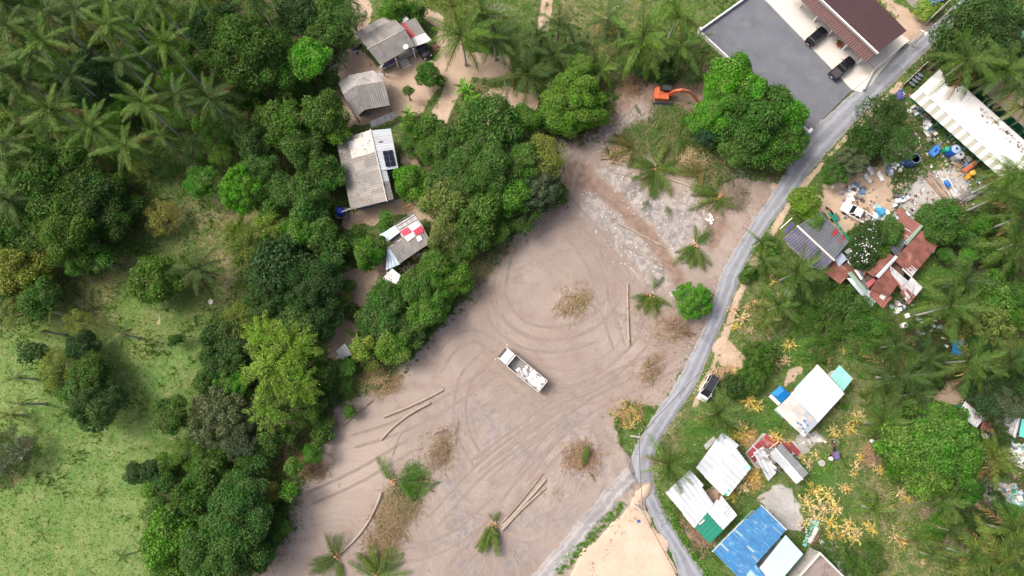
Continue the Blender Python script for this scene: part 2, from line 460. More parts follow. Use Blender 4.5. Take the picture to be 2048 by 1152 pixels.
m_yard = np.maximum(m_yard, soft(lsdf(PX, PY, [(870, 250), (905, 180), (940, 135), (1010, 140)], 17) + wob * .2, 8))
m_yard = np.maximum(m_yard, soft(lsdf(PX, PY, [(1390, 810), (1440, 700), (1470, 610), (1510, 520), (1560, 440), (1600, 380), (1665, 305), (1730, 235), (1800, 170)], 7) + wob * .3, 6) * .8)
m_hum = umax(HUMUS, 26, 1.6)
for x, y, r in LITTER:
    m_hum = np.maximum(m_hum, .8 * soft(r * .8 - np.hypot(PX - x, PY - y) + wob * 1.4, 20))
m_dry = umax(DRYG, 40, 2.0)
m_lush = umax(LUSH, 22, 1.4)
m_cgrey = umax(GREYS, 12)
m_fresh = umax([[(1225, 165), (1300, 140), (1430, 160), (1425, 210), (1330, 235), (1280, 215), (1220, 250), (1160, 300), (1120, 290), (1190, 265)], [(1120, 330), (1170, 330), (1210, 380), (1170, 390), (1120, 370)], [(1240, 340), (1300, 345), (1300, 385), (1250, 380)], [(1400, 420), (1450, 400), (1470, 450), (1420, 500)], [(1280, 720), (1330, 700), (1330, 750), (1280, 790)], [(940, 560), (1010, 480), (1020, 500), (950, 590)]], 22, 1.5)
m_fresh = np.maximum(m_fresh, ashtrack * .8)
m_sunlit_meadow = umax([[(-80, 700), (120, 640), (330, 620), (420, 700), (330, 860), (330, 1000), (330, 1250), (-80, 1250)]], 60, 2.0)  # where the meadow's sunlight is put into the grass colour

# relief: bulldozed berm round the clearing, heaps of ash rock, rolled sand pad
sd_clear = sdf(PX, PY, CLEAR) + wob * .6
rough_n = vnoise(GXc, GYc, 2.2, 8) - .5
GZ = (vnoise(GXc, GYc, 14.0, 5) - .5) * .25 + rough_n * .10 * (1 - m_clear) + (vnoise(GXc, GYc, .9, 9) - .5) * .05
GZ += np.exp(-((sd_clear + 4) / 9.0) ** 2) * (.25 + .8 * np.clip(vnoise(GXc, GYc, 5.0, 6) - .35, 0, 1)) * (PX < 1240) * (1 - soft(sdf(PX, PY, SAND) + 30, 12))
GZ += m_ash * (np.abs(vnoise(GXc, GYc, 4.0, 12) - .5) * 1.5 + (vnoise(GXc, GYc, .9, 13) - .5) * .22)
for x, y, r in LITTER: GZ += .35 * np.exp(-(np.hypot(PX - x, PY - y) / (r * .7)) ** 2) * (.4 + vnoise(GXc, GYc, .9, 21))
ROADL = [(1990, -55), (1920, 0), (1869, 47), (1816, 87), (1766, 133), (1709, 182), (1660, 225), (1614, 268), (1576, 333), (1546, 383), (1500, 451), (1444, 544), (1427, 597), (1401, 667), (1351, 767), (1321, 811), (1284, 868), (1261, 918), (1262, 960), (1276, 985), (1291, 1015), (1314, 1061), (1341, 1105), (1354, 1152), (1370, 1230)]
ROADR = [(2040, -55), (1962, 0), (1915, 45), (1859, 97), (1810, 143), (1755, 200), (1716, 240), (1649, 312), (1612, 354), (1582, 398), (1536, 457), (1491, 534), (1461, 611), (1434, 674), (1394, 767), (1361, 818), (1321, 881), (1307, 928), (1308, 955), (1314, 983), (1326, 1016), (1341, 1045), (1377, 1101), (1414, 1152), (1460, 1230)]
d_road = sdf(PX, PY, ROADL + ROADR[::-1])
LOT = [(1398, 66), (1512, -16), (1703, 181), (1616, 268)]
d_lot = np.maximum(sdf(PX, PY, LOT), sdf(PX, PY, [(1512, -16), (1703, 181), (1735, 178), (1818, 82), (1700, -40), (1560, -70)]))
flat = np.maximum(soft(d_road + 4, 7), soft(d_lot + 3, 6))
GZ = GZ * (1 - flat) - .10 * flat
m_tongue = soft(sdf(PX, PY, [(1215, 930), (1250, 905), (1264, 925), (1271, 960), (1284, 969), (1298, 966), (1299, 983), (1288, 1000), (1291, 1016), (1250, 1016)]) + wob * .3, 6)
m_clear = np.maximum(m_clear, np.clip(m_tongue * 2, 0, 1))
GZ = GZ + (m_sand * (.24 + .04 * rough_n)) + m_tongue * .42
GZ = np.where(far, 0.0, GZ)
def gz(x, y):
    i = (x + 104) / STEP + 6; j = (y + 40) / STEP + 6
    i = min(max(i, 6), len(xs) - 8); j = min(max(j, 6), len(ys) - 8)
    a, b = int(i), int(j); fx, fy = i - a, j - b
    return float((GZ[b, a] * (1 - fx) + GZ[b, a + 1] * fx) * (1 - fy) + (GZ[b + 1, a] * (1 - fx) + GZ[b + 1, a + 1] * fx) * fy)
def G(px, py, lift=0.0):
    p = P(px, py, 0.0)
    p.z = gz(p.x, p.y) + lift
    return p

def ground_mat():
    m, nt, out = new_mat('soil_and_grass')
    L = nt.links
    geo = nt.nodes.new('ShaderNodeNewGeometry'); pos = geo.outputs['Position']
    def attr(nm):
        a = nt.nodes.new('ShaderNodeAttribute'); a.attribute_name = nm
        sp = nt.nodes.new('ShaderNodeSeparateColor'); L.new(a.outputs['Color'], sp.inputs[0])
        return sp.outputs
    A, B, C = attr('soil_a'), attr('soil_b'), attr('soil_c')
    nb = noise(nt, pos, .06, 4); nm_ = noise(nt, pos, .35, 6, .6); nf = noise(nt, pos, 2.2, 5, .65); nff = noise(nt, pos, 9.0, 3, .7)
    # grass: fresh, olive and straw patches
    mid = noise(nt, pos, .9, 6, .7, .3)
    gr = mixc(nt, ramp(nt, nm_, .40, .62), (.064, .118, .028), (.112, .152, .050))
    gr = mixc(nt, ramp(nt, mid, .52, .70), gr, (.205, .195, .105))
    gr = mixc(nt, mth(nt, 'MULTIPLY', ramp(nt, nf, .56, .74), .5), gr, (.30, .26, .17))
    gr = mixc(nt, mth(nt, 'MULTIPLY', ramp(nt, nff, .5, .75), .35), gr, (.05, .105, .022))
    dry = mixc(nt, ramp(nt, nf, .35, .65), (.15, .145, .075), (.27, .22, .15))
    gr = mixc(nt, mth(nt, 'MULTIPLY', B[2], ramp(nt, mth(nt, 'ADD', nm_, mth(nt, 'MULTIPLY', mid, .6)), .62, .95)), gr, dry)
    lush = mixc(nt, ramp(nt, nf, .3, .7), (.045, .115, .018), (.075, .165, .030))
    gr = mixc(nt, C[0], gr, lush)
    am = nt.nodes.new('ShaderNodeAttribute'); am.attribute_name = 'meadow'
    sunlit_mead = mixc(nt, ramp(nt, mth(nt, 'ADD', mth(nt, 'MULTIPLY', nm_, .5), mth(nt, 'MULTIPLY', nb, .5)), .40, .60), (.100, .195, .048), (.175, .245, .080))  # lighter dry-green meadow grass, its sunlit brightness also painted into the colour
    sunlit_mead = mixc(nt, mth(nt, 'MULTIPLY', ramp(nt, mid, .52, .70), .6), sunlit_mead, (.33, .31, .17))
    sunlit_mead = mixc(nt, mth(nt, 'MULTIPLY', ramp(nt, nf, .58, .76), .35), sunlit_mead, (.40, .36, .23))
    gr = mixc(nt, am.outputs['Fac'], gr, sunlit_mead)
    # forest floor
    hum = mixc(nt, ramp(nt, nf, .35, .65), (.075, .052, .036), (.16, .115, .080))
    hum = mixc(nt, mth(nt, 'MULTIPLY', ramp(nt, nm_, .36, .56), .85), hum, (.055, .085, .028))
    def edge(mask, amp, lo=.42, hi=.58):
        k = mth(nt, 'MULTIPLY_ADD', mth(nt, 'SUBTRACT', mid, .5), amp, mask)
        k = mth(nt, 'MULTIPLY_ADD', mth(nt, 'SUBTRACT', nf, .5), amp * .7, k)
        return ramp(nt, k, lo, hi)
    col = mixc(nt, edge(B[0], .6, .35, .65), gr, hum)
    # yard soil
    yd = mixc(nt, ramp(nt, nm_, .3, .7), (.40, .30, .215), (.52, .40, .30))
    yd = mixc(nt, mth(nt, 'MULTIPLY', ramp(nt, nf, .55, .8), .5), yd, (.30, .22, .15))
    # bulldozed clearing; combed by tracks that turn round three points
    cl = mixc(nt, ramp(nt, nb, .38, .62), (.285, .236, .200), (.350, .293, .250))
    cl = mixc(nt, mth(nt, 'MULTIPLY', ramp(nt, nm_, .45, .72), .65), cl, (.255, .192, .158))
    cl = mixc(nt, mth(nt, 'MULTIPLY', ramp(nt, noise(nt, pos, .11, 5, .65, 1.2), .50, .66), .55), cl, (.25, .200, .172))
    nst = noise(nt, pos, .16, 5, .6, .8)
    cl = mixc(nt, mth(nt, 'MULTIPLY', C[1], mth(nt, 'MULTIPLY_ADD', ramp(nt, nst, .44, .60), .95, .12)), cl, mixc(nt, ramp(nt, mid, .35, .65), (.20, .188, .186), (.315, .283, .265)))
    cl = mixc(nt, mth(nt, 'MULTIPLY', C[2], .8), cl, (.41, .343, .288))
    sep = nt.nodes.new('ShaderNodeSeparateXYZ'); L.new(pos, sep.inputs[0])
    streak_all = None
    for (qx, qy, rad, soft_) in ((1135, 545, 15.0, 9.0), (1040, 830, 14.0, 9.0), (1300, 1040, 30.0, 12.0), (640, 1330, 38.0, 14.0), (1010, 760, 6.0, 5.0)):
        c0 = P(qx, qy)
        dx = mth(nt, 'SUBTRACT', sep.outputs[0], c0.x); dy = mth(nt, 'SUBTRACT', sep.outputs[1], c0.y)
        dx = mth(nt, 'MULTIPLY_ADD', nm_, 2.6, dx); dy = mth(nt, 'MULTIPLY_ADD', nb, 10.0, dy)
        r = mth(nt, 'SQRT', mth(nt, 'ADD', mth(nt, 'MULTIPLY', dx, dx), mth(nt, 'MULTIPLY', dy, dy)))
        an = mth(nt, 'ARCTAN2', dy, dx)
        cv = nt.nodes.new('ShaderNodeCombineXYZ')
        L.new(mth(nt, 'MULTIPLY', r, 2.1), cv.inputs[0]); L.new(mth(nt, 'MULTIPLY', an, 1.6), cv.inputs[1]); cv.inputs[2].default_value = qx * .1
        st = noise(nt, cv.outputs[0], 1.0, 4, .65)
        fall = ramp(nt, mth(nt, 'ABSOLUTE', mth(nt, 'SUBTRACT', r, rad * .7)), soft_, soft_ * .3)
        st = mth(nt, 'MULTIPLY', mth(nt, 'SUBTRACT', st, .5), fall)
        streak_all = st if streak_all is None else mth(nt, 'ADD', streak_all, st)
    stv = mth(nt, 'MULTIPLY_ADD', streak_all, .42, 1.0)
    g = nt.nodes.new('ShaderNodeCombineColor')
    for i in range(3): L.new(stv, g.inputs[i])
    cl = mixc(nt, 1.0, cl, g.outputs[0], 'MULTIPLY')
    cl = mixc(nt, mth(nt, 'MULTIPLY', ramp(nt, nff, .68, .78), .55), cl, (.20, .15, .12))
    cl = mixc(nt, mth(nt, 'MULTIPLY', ramp(nt, nff, .34, .24), .4), cl, (.58, .50, .45))
    ash = mixc(nt, ramp(nt, mid, .34, .64), (.20, .20, .198), (.41, .375, .345))
    ash = mixc(nt, mth(nt, 'MULTIPLY', ramp(nt, nf, .56, .76), .6), ash, (.20, .195, .19))
    # order: grass < yard < clearing < ash < litter < sand < slab
    col = mixc(nt, edge(B[1], .45), col, yd)
    col = mixc(nt, edge(A[0], .35), col, cl)
    af = nt.nodes.new('ShaderNodeAttribute'); af.attribute_name = 'fresh'
    col = mixc(nt, mth(nt, 'MULTIPLY', edge(af.outputs['Fac'], .7, .3, .7), .85), col, mixc(nt, ramp(nt, mid, .3, .7), (.175, .118, .086), (.31, .225, .175)))
    col = mixc(nt, mth(nt, 'MULTIPLY', edge(A[2], 1.4, .38, .85), .8), col, ash)
    lit = mth(nt, 'MULTIPLY', mth(nt, 'MULTIPLY', B[0], A[0]), edge(B[0], 1.1, .45, .7))
    col = mixc(nt, mth(nt, 'MULTIPLY', lit, .75), col, mixc(nt, ramp(nt, nf, .4, .6), (.17, .125, .085), (.30, .235, .165)))
    sd = mixc(nt, ramp(nt, nm_, .3, .7), (.55, .415, .31), (.62, .48, .37))
    sd = mixc(nt, mth(nt, 'MULTIPLY', ramp(nt, mid, .5, .75), .35), sd, (.50, .36, .26))
    col = mixc(nt, edge(A[1], .22, .45, .55), col, sd)
    slab = mixc(nt, ramp(nt, nm_, .3, .7), (.33, .325, .31), (.46, .45, .425))
    slab = mixc(nt, mth(nt, 'MULTIPLY', ramp(nt, nf, .5, .8), .5), slab, (.23, .21, .19))
    at = nt.nodes.new('ShaderNodeAttribute'); at.attribute_name = 'slab'
    col = mixc(nt, edge(at.outputs['Fac'], .3), col, slab)
    b = nd(nt, 'ShaderNodeBsdfPrincipled', Roughness=.95)
    b.inputs['Specular IOR Level'].default_value = .15
    L.new(col, b.inputs['Base Color'])
    hgt = mth(nt, 'ADD', mth(nt, 'MULTIPLY', nf, .12), mth(nt, 'ADD', mth(nt, 'MULTIPLY', nff, .05), mth(nt, 'MULTIPLY', streak_all, .05)))
    bn = nd(nt, 'ShaderNodeBump', Strength=.9, Distance=1.0)
    L.new(hgt, bn.inputs['Height']); L.new(bn.outputs[0], b.inputs['Normal'])
    L.new(b.outputs[0], out.inputs[0])
    return m
GROUND = ground_mat()
ny, nx = GX.shape
idx = np.arange(nx * ny).reshape(ny, nx)
quads = np.stack([idx[:-1, :-1], idx[:-1, 1:], idx[1:, 1:], idx[1:, :-1]], -1).reshape(-1, 4)
def fm(m): return np.where(far, 0, m).ravel()
ATT = {'soil_a': (fm(m_clear), fm(m_sand), fm(m_ash)), 'soil_b': (fm(m_hum), fm(m_yard), fm(m_dry)), 'soil_c': (fm(m_lush), fm(m_grey), fm(m_pale))}
allv = np.stack([GX.ravel(), GY.ravel(), GZ.ravel()], -1)
def face_mean(m): m = m.ravel(); return m[quads].mean(1)
reg = np.zeros(len(quads), int)
reg[face_mean(np.where(far, 0, m_clear)) > .5] = 1
reg[face_mean(np.where(far, 0, m_sand)) > .5] = 2
for k, nm in enumerate(('ground', 'dirt_clearing', 'sand_lot')):
    q = quads[reg == k]
    used = np.unique(q); remap = np.zeros(nx * ny, np.int32); remap[used] = np.arange(len(used))
    me = np_mesh(nm, allv[used], remap[q], GROUND, smooth=True)
    for an_, (r_, g_, b_) in ATT.items():
        ca = me.color_attributes.new(an_, 'FLOAT_COLOR', 'POINT')
        ca.data.foreach_set('color', np.stack([r_[used], g_[used], b_[used], np.ones(len(used))], -1).astype(np.float32).ravel())
    sa = me.attributes.new('slab', 'FLOAT', 'POINT')
    sa.data.foreach_set('value', fm(m_cgrey)[used].astype(np.float32))
    sa = me.attributes.new('fresh', 'FLOAT', 'POINT')
    sa.data.foreach_set('value', fm(m_fresh)[used].astype(np.float32))
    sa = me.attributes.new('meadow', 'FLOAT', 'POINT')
    sa.data.foreach_set('value', fm(m_sunlit_meadow)[used].astype(np.float32))
    o = link(nm, me)
    tag(o, kind='structure')

# ------------------------------------------------------------------ roads, lot, apron
def road_mat(name, c0, c1, dust):
    m, nt, out = new_mat(name)
    L = nt.links
    geo = nt.nodes.new('ShaderNodeNewGeometry'); pos = geo.outputs['Position']
    a = nt.nodes.new('ShaderNodeAttribute'); a.attribute_name = 'across'
    u = mth(nt, 'MULTIPLY_ADD', mth(nt, 'SUBTRACT', noise(nt, pos, .5, 3), .5), .12, a.outputs['Fac'])
    w = mth(nt, 'ABSOLUTE', mth(nt, 'SUBTRACT', mth(nt, 'ABSOLUTE', mth(nt, 'SUBTRACT', u, .5)), .21))
    wheel = ramp(nt, w, .13, .03)
    edge_ = ramp(nt, mth(nt, 'ABSOLUTE', mth(nt, 'SUBTRACT', u, .5)), .36, .5)
    nf = noise(nt, pos, 6.0, 4, .7); nm_ = noise(nt, pos, .5, 5, .6)
    col = mixc(nt, ramp(nt, nm_, .3, .7), c0, c1)
    col = mixc(nt, mth(nt, 'MULTIPLY', wheel, .45), col, tuple(min(1, x * 1.45) for x in c1))
    col = mixc(nt, mth(nt, 'MULTIPLY', ramp(nt, nf, .55, .75), .35), col, tuple(x * .55 for x in c0))
    col = mixc(nt, mth(nt, 'MULTIPLY', edge_, mth(nt, 'MULTIPLY', nm_, .9)), col, dust)
    vo = nd(nt, 'ShaderNodeTexVoronoi', Scale=.45); vo.feature = 'DISTANCE_TO_EDGE'
    wv = nt.nodes.new('ShaderNodeVectorMath'); wv.operation = 'MULTIPLY_ADD'
    cvn = nd(nt, 'ShaderNodeTexNoise', Scale=1.2, Detail=4.0); L.new(pos, cvn.inputs['Vector'])
    L.new(cvn.outputs['Color'], wv.inputs[0]); wv.inputs[1].default_value = (1.6, 1.6, 0); L.new(pos, wv.inputs[2]); L.new(wv.outputs[0], vo.inputs['Vector'])
    crack = mth(nt, 'MULTIPLY', ramp(nt, vo.outputs['Distance'], .035, .012), ramp(nt, noise(nt, pos, .25, 3), .5, .6))
    col = mixc(nt, mth(nt, 'MULTIPLY', crack, .3), col, tuple(x * .35 for x in c0))
    patch = ramp(nt, noise(nt, pos, .18, 2, .4), .60, .615)
    col = mixc(nt, mth(nt, 'MULTIPLY', patch, .4), col, tuple(x * .72 for x in c0))
    spill = ramp(nt, mth(nt, 'ADD', noise(nt, pos, .8, 6, .7), mth(nt, 'MULTIPLY', edge_, .25)), .66, .76)
    col = mixc(nt, mth(nt, 'MULTIPLY', spill, .55), col, dust)
    b = nd(nt, 'ShaderNodeBsdfPrincipled', Roughness=.9); b.inputs['Specular IOR Level'].default_value = .25
    L.new(col, b.inputs['Base Color'])
    bn = nd(nt, 'ShaderNodeBump', Strength=.5, Distance=.04); L.new(nf, bn.inputs['Height']); L.new(bn.outputs[0], b.inputs['Normal'])
    L.new(b.outputs[0], out.inputs[0])
    return m
def smooth_line(pts, k=6):
    out = []
    n = len(pts)
    for i in range(n - 1):
        p0, p1, p2, p3 = [Vector(pts[min(max(j, 0), n - 1)]) for j in (i - 1, i, i + 1, i + 2)]
        for t in np.linspace(0, 1, k, endpoint=False):
            out.append(.5 * ((2 * p1) + (p2 - p0) * t + (2 * p0 - 5 * p1 + 4 * p2 - p3) * t * t + (3 * p1 - p0 - 3 * p2 + p3) * t ** 3))
    out.append(Vector(pts[-1]))
    return out
def strip(name, Lp, Rp, mat, z, ncol=9, crown=.05, ragged=.12, zfun=None):
    Ls = smooth_line(Lp, 10); Rs = smooth_line(Rp, 10)
    V = []; ac = []
    for i, (a, b) in enumerate(zip(Ls, Rs)):
        A = P(a.x, a.y); B = P(b.x, b.y)
        e = (B - A).normalized()
        A = A + e * rnd.uniform(-ragged, ragged); B = B + e * rnd.uniform(-ragged, ragged)
        for j in range(ncol):
            t = j / (ncol - 1)
            p = A.lerp(B, t)
            zz = z + crown * (1 - (2 * t - 1) ** 2) - (.14 if j in (0, ncol - 1) else 0)
            if zfun: zz += zfun(p.x, p.y)
            V.append((p.x, p.y, zz)); ac.append(t)
    F = []
    for i in range(len(Ls) - 1):
        for j in range(ncol - 1):
            a = i * ncol + j
            F.append((a, a + ncol, a + ncol + 1, a + 1))
    me = np_mesh(name, V, F, mat, smooth=True)
    at = me.attributes.new('across', 'FLOAT', 'POINT'); at.data.foreach_set('value', np.array(ac, np.float32))
    return tag(link(name, me), kind='structure')
ASPH = road_mat('worn_asphalt', (.20, .215, .24), (.27, .285, .31), (.38, .33, .28))
strip('road', ROADL, ROADR, ASPH, .05)
GRAV = road_mat('grey_gravel', (.25, .245, .245), (.34, .325, .315), (.40, .33, .28))
TRL = [(1005, 1230), (1062, 1152), (1100, 1110), (1140, 1062), (1175, 1020), (1205, 985), (1228, 958), (1252, 930)]
TRR = [(1065, 1230), (1118, 1152), (1150, 1112), (1182, 1070), (1212, 1035), (1236, 1005), (1254, 985), (1275, 965)]
strip('gravel_track', TRL, TRR, GRAV, .10, 9, .04, .25, zfun=gz)

LOTM = M('dark_asphalt', (.14, .152, .172), .9, .28, .35, dirt=(.175, .18, .19), damt=.25, dscale=.5)
mb = MB()
lot_w = [P(*p) for p in LOT]
mb.prism(lot_w, -.3, .07)
tag(link('parking_lot', mb.mesh('parking_lot', LOTM)), kind='structure')
APR = [(1513, -17), (1703, 180), (1722, 186), (1740, 172), (1762, 142), (1816, 80), (1796, 66), (1700, -30), (1640, -60)]
mb = MB(); mb.prism([P(*p) for p in APR], -.3, .16)
tag(link('concrete_apron', mb.mesh('concrete_apron', WCONC)), kind='structure')

# tyre tracks pressed into the cleared soil: paired ribbons with raised edges
TREAD = M('pressed_soil', (.262, .214, .182), .95, .3, .8, fine=5.0)
TRK = [[(1392, 688), (1290, 728), (1180, 782), (1080, 850), (960, 940), (860, 1050)], [(1402, 704), (1300, 752), (1180, 812), (1100, 880), (1040, 960)], [(958, 560), (982, 630), (1040, 680), (1112, 692), (1190, 672)],
       [(1012, 508), (1000, 590), (1040, 650), (1110, 666), (1190, 640), (1230, 590)], [(1100, 792), (1180, 770), (1270, 700), (1300, 640)], [(945, 935), (1030, 872), (1110, 812), (1185, 790)], [(960, 955), (1045, 885), (1120, 830)],
       [(700, 885), (800, 852), (900, 800), (985, 742)], [(612, 1000), (720, 950), (830, 884)], [(900, 1150), (980, 1050), (1060, 950), (1130, 880)], [(1240, 700), (1205, 600), (1180, 520), (1125, 452)], [(1000, 700), (950, 672), (905, 690), (870, 740)],
       [(1060, 470), (1120, 440), (1190, 470), (1225, 540)], [(985, 700), (930, 760), (920, 850), (960, 930)], [(1130, 400), (1180, 460), (1250, 560), (1300, 640)], [(1290, 210), (1220, 270), (1150, 320), (1130, 400)], [(680, 1100), (800, 1110), (900, 1080), (1000, 1000)]]
for path in TRK:
    V = []; F = []
    c = smooth_line(path, 26); W = [P(p.x, p.y) for p in c]; n = len(W)
    for off in (-.95, .95):
        b0 = len(V)
        for i, p in enumerate(W):
            e = (W[min(i + 1, n - 1)] - W[max(i - 1, 0)]).normalized(); nr = Vector((-e.y, e.x, 0))
            tp = min(1, i / 5, (n - 1 - i) / 5); j_ = .06 * sin(i * .9 + off)
            for k_, (o_, h_) in enumerate(((-.26, -.03), (-.19, .045), (-.10, .012), (.10, .012), (.19, .045), (.26, -.03))):
                q = p + nr * (off + (o_ + j_ * .3) * max(.1, tp)); V.append((q.x, q.y, gz(q.x, q.y) + h_ * tp - .02 * (1 - tp) + .008))
        for i in range(n - 1):
            for k_ in range(5): a = b0 + i * 6 + k_; F.append((a, a + 1, a + 7, a + 6))
    tag(link('tyre_track', np_mesh('tyre_track', V, F, TREAD, smooth=True)), kind='structure')

# ------------------------------------------------------------------ vegetation
def unit(v): return v / (np.linalg.norm(v, axis=-1, keepdims=True) + 1e-9)
def leaf_quads(Pp, N, T, ln, wd, bend=0.0):
    B = unit(np.cross(N, T))
    a = Pp - T * ln[:, None] * .5; c = Pp + T * ln[:, None] * .5
    b = Pp + B * wd[:, None] * .5 - T * ln[:, None] * .06; d = Pp - B * wd[:, None] * .5 - T * ln[:, None] * .06
    if bend: a = a - N * ln[:, None] * bend; c = c - N * ln[:, None] * bend
    V = np.stack([a, b, c, d], 1).reshape(-1, 3)
    Q = np.arange(len(V)).reshape(-1, 4)
    return V, Q
def crown_mesh(name, seed, R, vr, nl, n, leaf, lobe=(.26, .42), spread=.66, sparse=0.0, droop=0.0, aspect=.62, gap=.4):
    r = np.random.default_rng(seed)
    dirs = unit(r.normal(size=(nl, 3))); dirs[:, 2] = np.abs(dirs[:, 2]) * 1.1 - .25
    dirs = unit(dirs); dirs[0] = (0, 0, .6)
    k = R * (spread + .16 * (r.random(nl) - .5))
    C = dirs * k[:, None]; C[:, 2] *= vr / R
    lr = R * (lobe[0] + (lobe[1] - lobe[0]) * r.random(nl)); lr[0] *= 1.25
    p = lr ** 2 / (lr ** 2).sum()
    li = r.choice(nl, size=int(n * 1.7), p=p)
    d = r.normal(size=(len(li), 3)); d[:, 2] = d[:, 2] * .9 + .35; d = unit(d)
    rad = lr[li] * (1.0 - .32 * r.random(len(li)) ** 1.6) * (1 + .10 * r.normal(size=len(li)))
    Pp = C[li] + d * rad[:, None] * np.array([1, 1, .85])
    keep = np.ones(len(li), bool)
    for j in range(nl):
        q = np.linalg.norm(Pp - C[j], axis=1)
        keep &= ~((q < lr[j] * .62) & (li != j) & (r.random(len(li)) < .9))
    if sparse: # open gaps through the crown
        g = np.sin(Pp[:, 0] * 1.9 / R * 4 + seed) * np.sin(Pp[:, 1] * 2.3 / R * 4 + 1.3 * seed) + .5 * np.sin(Pp[:, 2] * 9 / R)
        keep &= (g < 1.0 - sparse) | (r.random(len(li)) < .25)
    Pp = Pp[keep][:n]; d = d[keep][:n]
    if not sparse:
        k2 = n // 3; d2 = unit(r.normal(size=(k2, 3)) + np.array([0, 0, .3])); d2[:, 2] = np.maximum(d2[:, 2], -.35)
        P2 = d2 * (R * .74 * r.uniform(.8, 1.0, k2))[:, None] * np.array([1, 1, vr / R * .85])
        Pp = np.concatenate([Pp, P2]); d = np.concatenate([d, d2])
    m = len(Pp)
    N = unit(d + .75 * r.normal(size=(m, 3)) + np.array([0, 0, .25]))
    T = unit(np.cross(N, r.normal(size=(m, 3)))); 
    if droop:
        T = unit(T * (1 - droop) + unit(d * np.array([1, 1, -.2]) + np.array([0, 0, -.5])) * droop)
    ln = leaf * (.65 + .7 * r.random(m))
    V, Q = leaf_quads(Pp, N, T, ln, ln * aspect, .08)
    me = np_mesh(name, V, Q, LEAF)
    return me, C, lr
def limb_mesh(name, seed, C, R, h):
    """trunk with limbs that reach into the crown; crown centre at height 0, ground at -h"""
    r = random.Random(seed); mb = MB()
    fork = Vector((0, 0, -h * .45))
    tr = .035 * R + .09
    mb.tube([(0, 0, -h - .15), (r.uniform(-.1, .1), r.uniform(-.1, .1), -h * .75), fork], [tr * 1.35, tr, tr * .85], 7)
    for c in C[1:9]:
        c = Vector(c); mid_ = fork.lerp(c, .5) + Vector((r.uniform(-.2, .2), r.uniform(-.2, .2), .1)) * R * .3
        mb.tube([fork, mid_, c], [tr * .6, tr * .38, tr * .12], 5)
    return mb.mesh(name, BARK)

VAR = {}
def bamboo_mesh(seed, R, vr, n=46, per=210):
    r = np.random.default_rng(seed); Pp = []; T = []
    for k in range(n):
        a = r.uniform(0, 6.28); reach = R * (.25 + .75 * r.random() ** .7); top = vr * r.uniform(.55, 1.0)
        s = r.uniform(.3, 1.0, per) ** .8
        d = np.array([math.cos(a), math.sin(a), 0])
        x = reach * s ** 1.7; z = -vr * .3 + (top + vr * .3) * np.sin(s * 2.15) / math.sin(1.57)
        sp = .16 + .30 * (1 - np.abs(s - .7))
        p = d[None] * x[:, None] + np.stack([np.zeros(per), np.zeros(per), z], -1) + r.normal(size=(per, 3)) * (sp * R * .14)[:, None] * np.array([1, 1, .7])
        Pp.append(p); T.append(unit(d[None] * 1.0 + r.normal(size=(per, 3)) * .55 + np.array([0, 0, -.55])))
    Pp = np.concatenate(Pp); T = np.concatenate(T)
    N = unit(np.cross(T, r.normal(size=T.shape))); N = np.where(N[:, 2:3] < 0, -N, N)
    ln = .42 * r.uniform(.6, 1.5, len(Pp))
    V, Q = leaf_quads(Pp, N, T, ln, ln * .20, .1)
    C = np.array([[0, 0, 0]] + [[R * .6 * math.cos(q), R * .6 * math.sin(q), vr * .4] for q in np.arange(0, 6.28, .8)])
    return np_mesh('crown', V, Q, LEAF), C
def make_variants():
    spec = {  # kind: (R, vr, lobes, leaves, leaf length, options)
        'small': (2.4, 2.0, 11, 2600, .30, {}),
        'mid': (4.2, 3.3, 19, 7000, .33, dict(lobe=(.20, .36))),
        'big': (7.0, 4.8, 34, 17000, .36, dict(lobe=(.15, .29), spread=.72)),
        'fine': (4.0, 3.4, 60, 9000, .24, dict(lobe=(.11, .17), spread=.80)),
        'airy': (4.6, 3.2, 26, 5200, .27, dict(lobe=(.16, .30), sparse=.55, spread=.68, aspect=.5)),
        'bamboo': (4.2, 3.4, 80, 13000, .75, dict(lobe=(.07, .18), droop=.75, aspect=.085, spread=.80)),
        'bush': (1.5, 1.1, 7, 900, .25, dict(lobe=(.35, .55), spread=.55)),
    }
    for k, (R, vr, nl, n, leaf, opt) in spec.items():
        VAR[k] = []
        for s in range(4 if k != 'big' else 3):
            if k == 'bamboo':
                me, C = bamboo_mesh(500 + s, R, vr); VAR[k].append((me, C, R, vr)); continue
            me, C, lr = crown_mesh('crown', 100 + 31 * s + len(k) * 7, R, vr, nl, n, leaf, **opt)
            VAR[k].append((me, C, R, vr))
make_variants()
TRUNKS = {}
COLS = {'dk': (.048, .092, .034), 'md': (.074, .138, .040), 'br': (.092, .188, .042), 'lm': (.128, .215, .046), 'vb': (.094, .228, .036), 'ol': (.165, .195, .065),
        'yg': (.205, .290, .075), 'gy': (.098, .122, .080), 'bl': (.048, .098, .056), 'yl': (.21, .20, .07), 'br2': (.070, .142, .035)}
LOOK = {'lm': 'light green', 'dk': 'dark green', 'md': 'mid green', 'br': 'bright green', 'vb': 'vivid green', 'ol': 'olive', 'yg': 'yellow-green', 'gy': 'greyish green', 'bl': 'bluish green', 'yl': 'yellow-leaved', 'br2': 'fresh green'}
VEG = []      # (object, look, x, y) -> labels are written once everything stands
FOLI = []
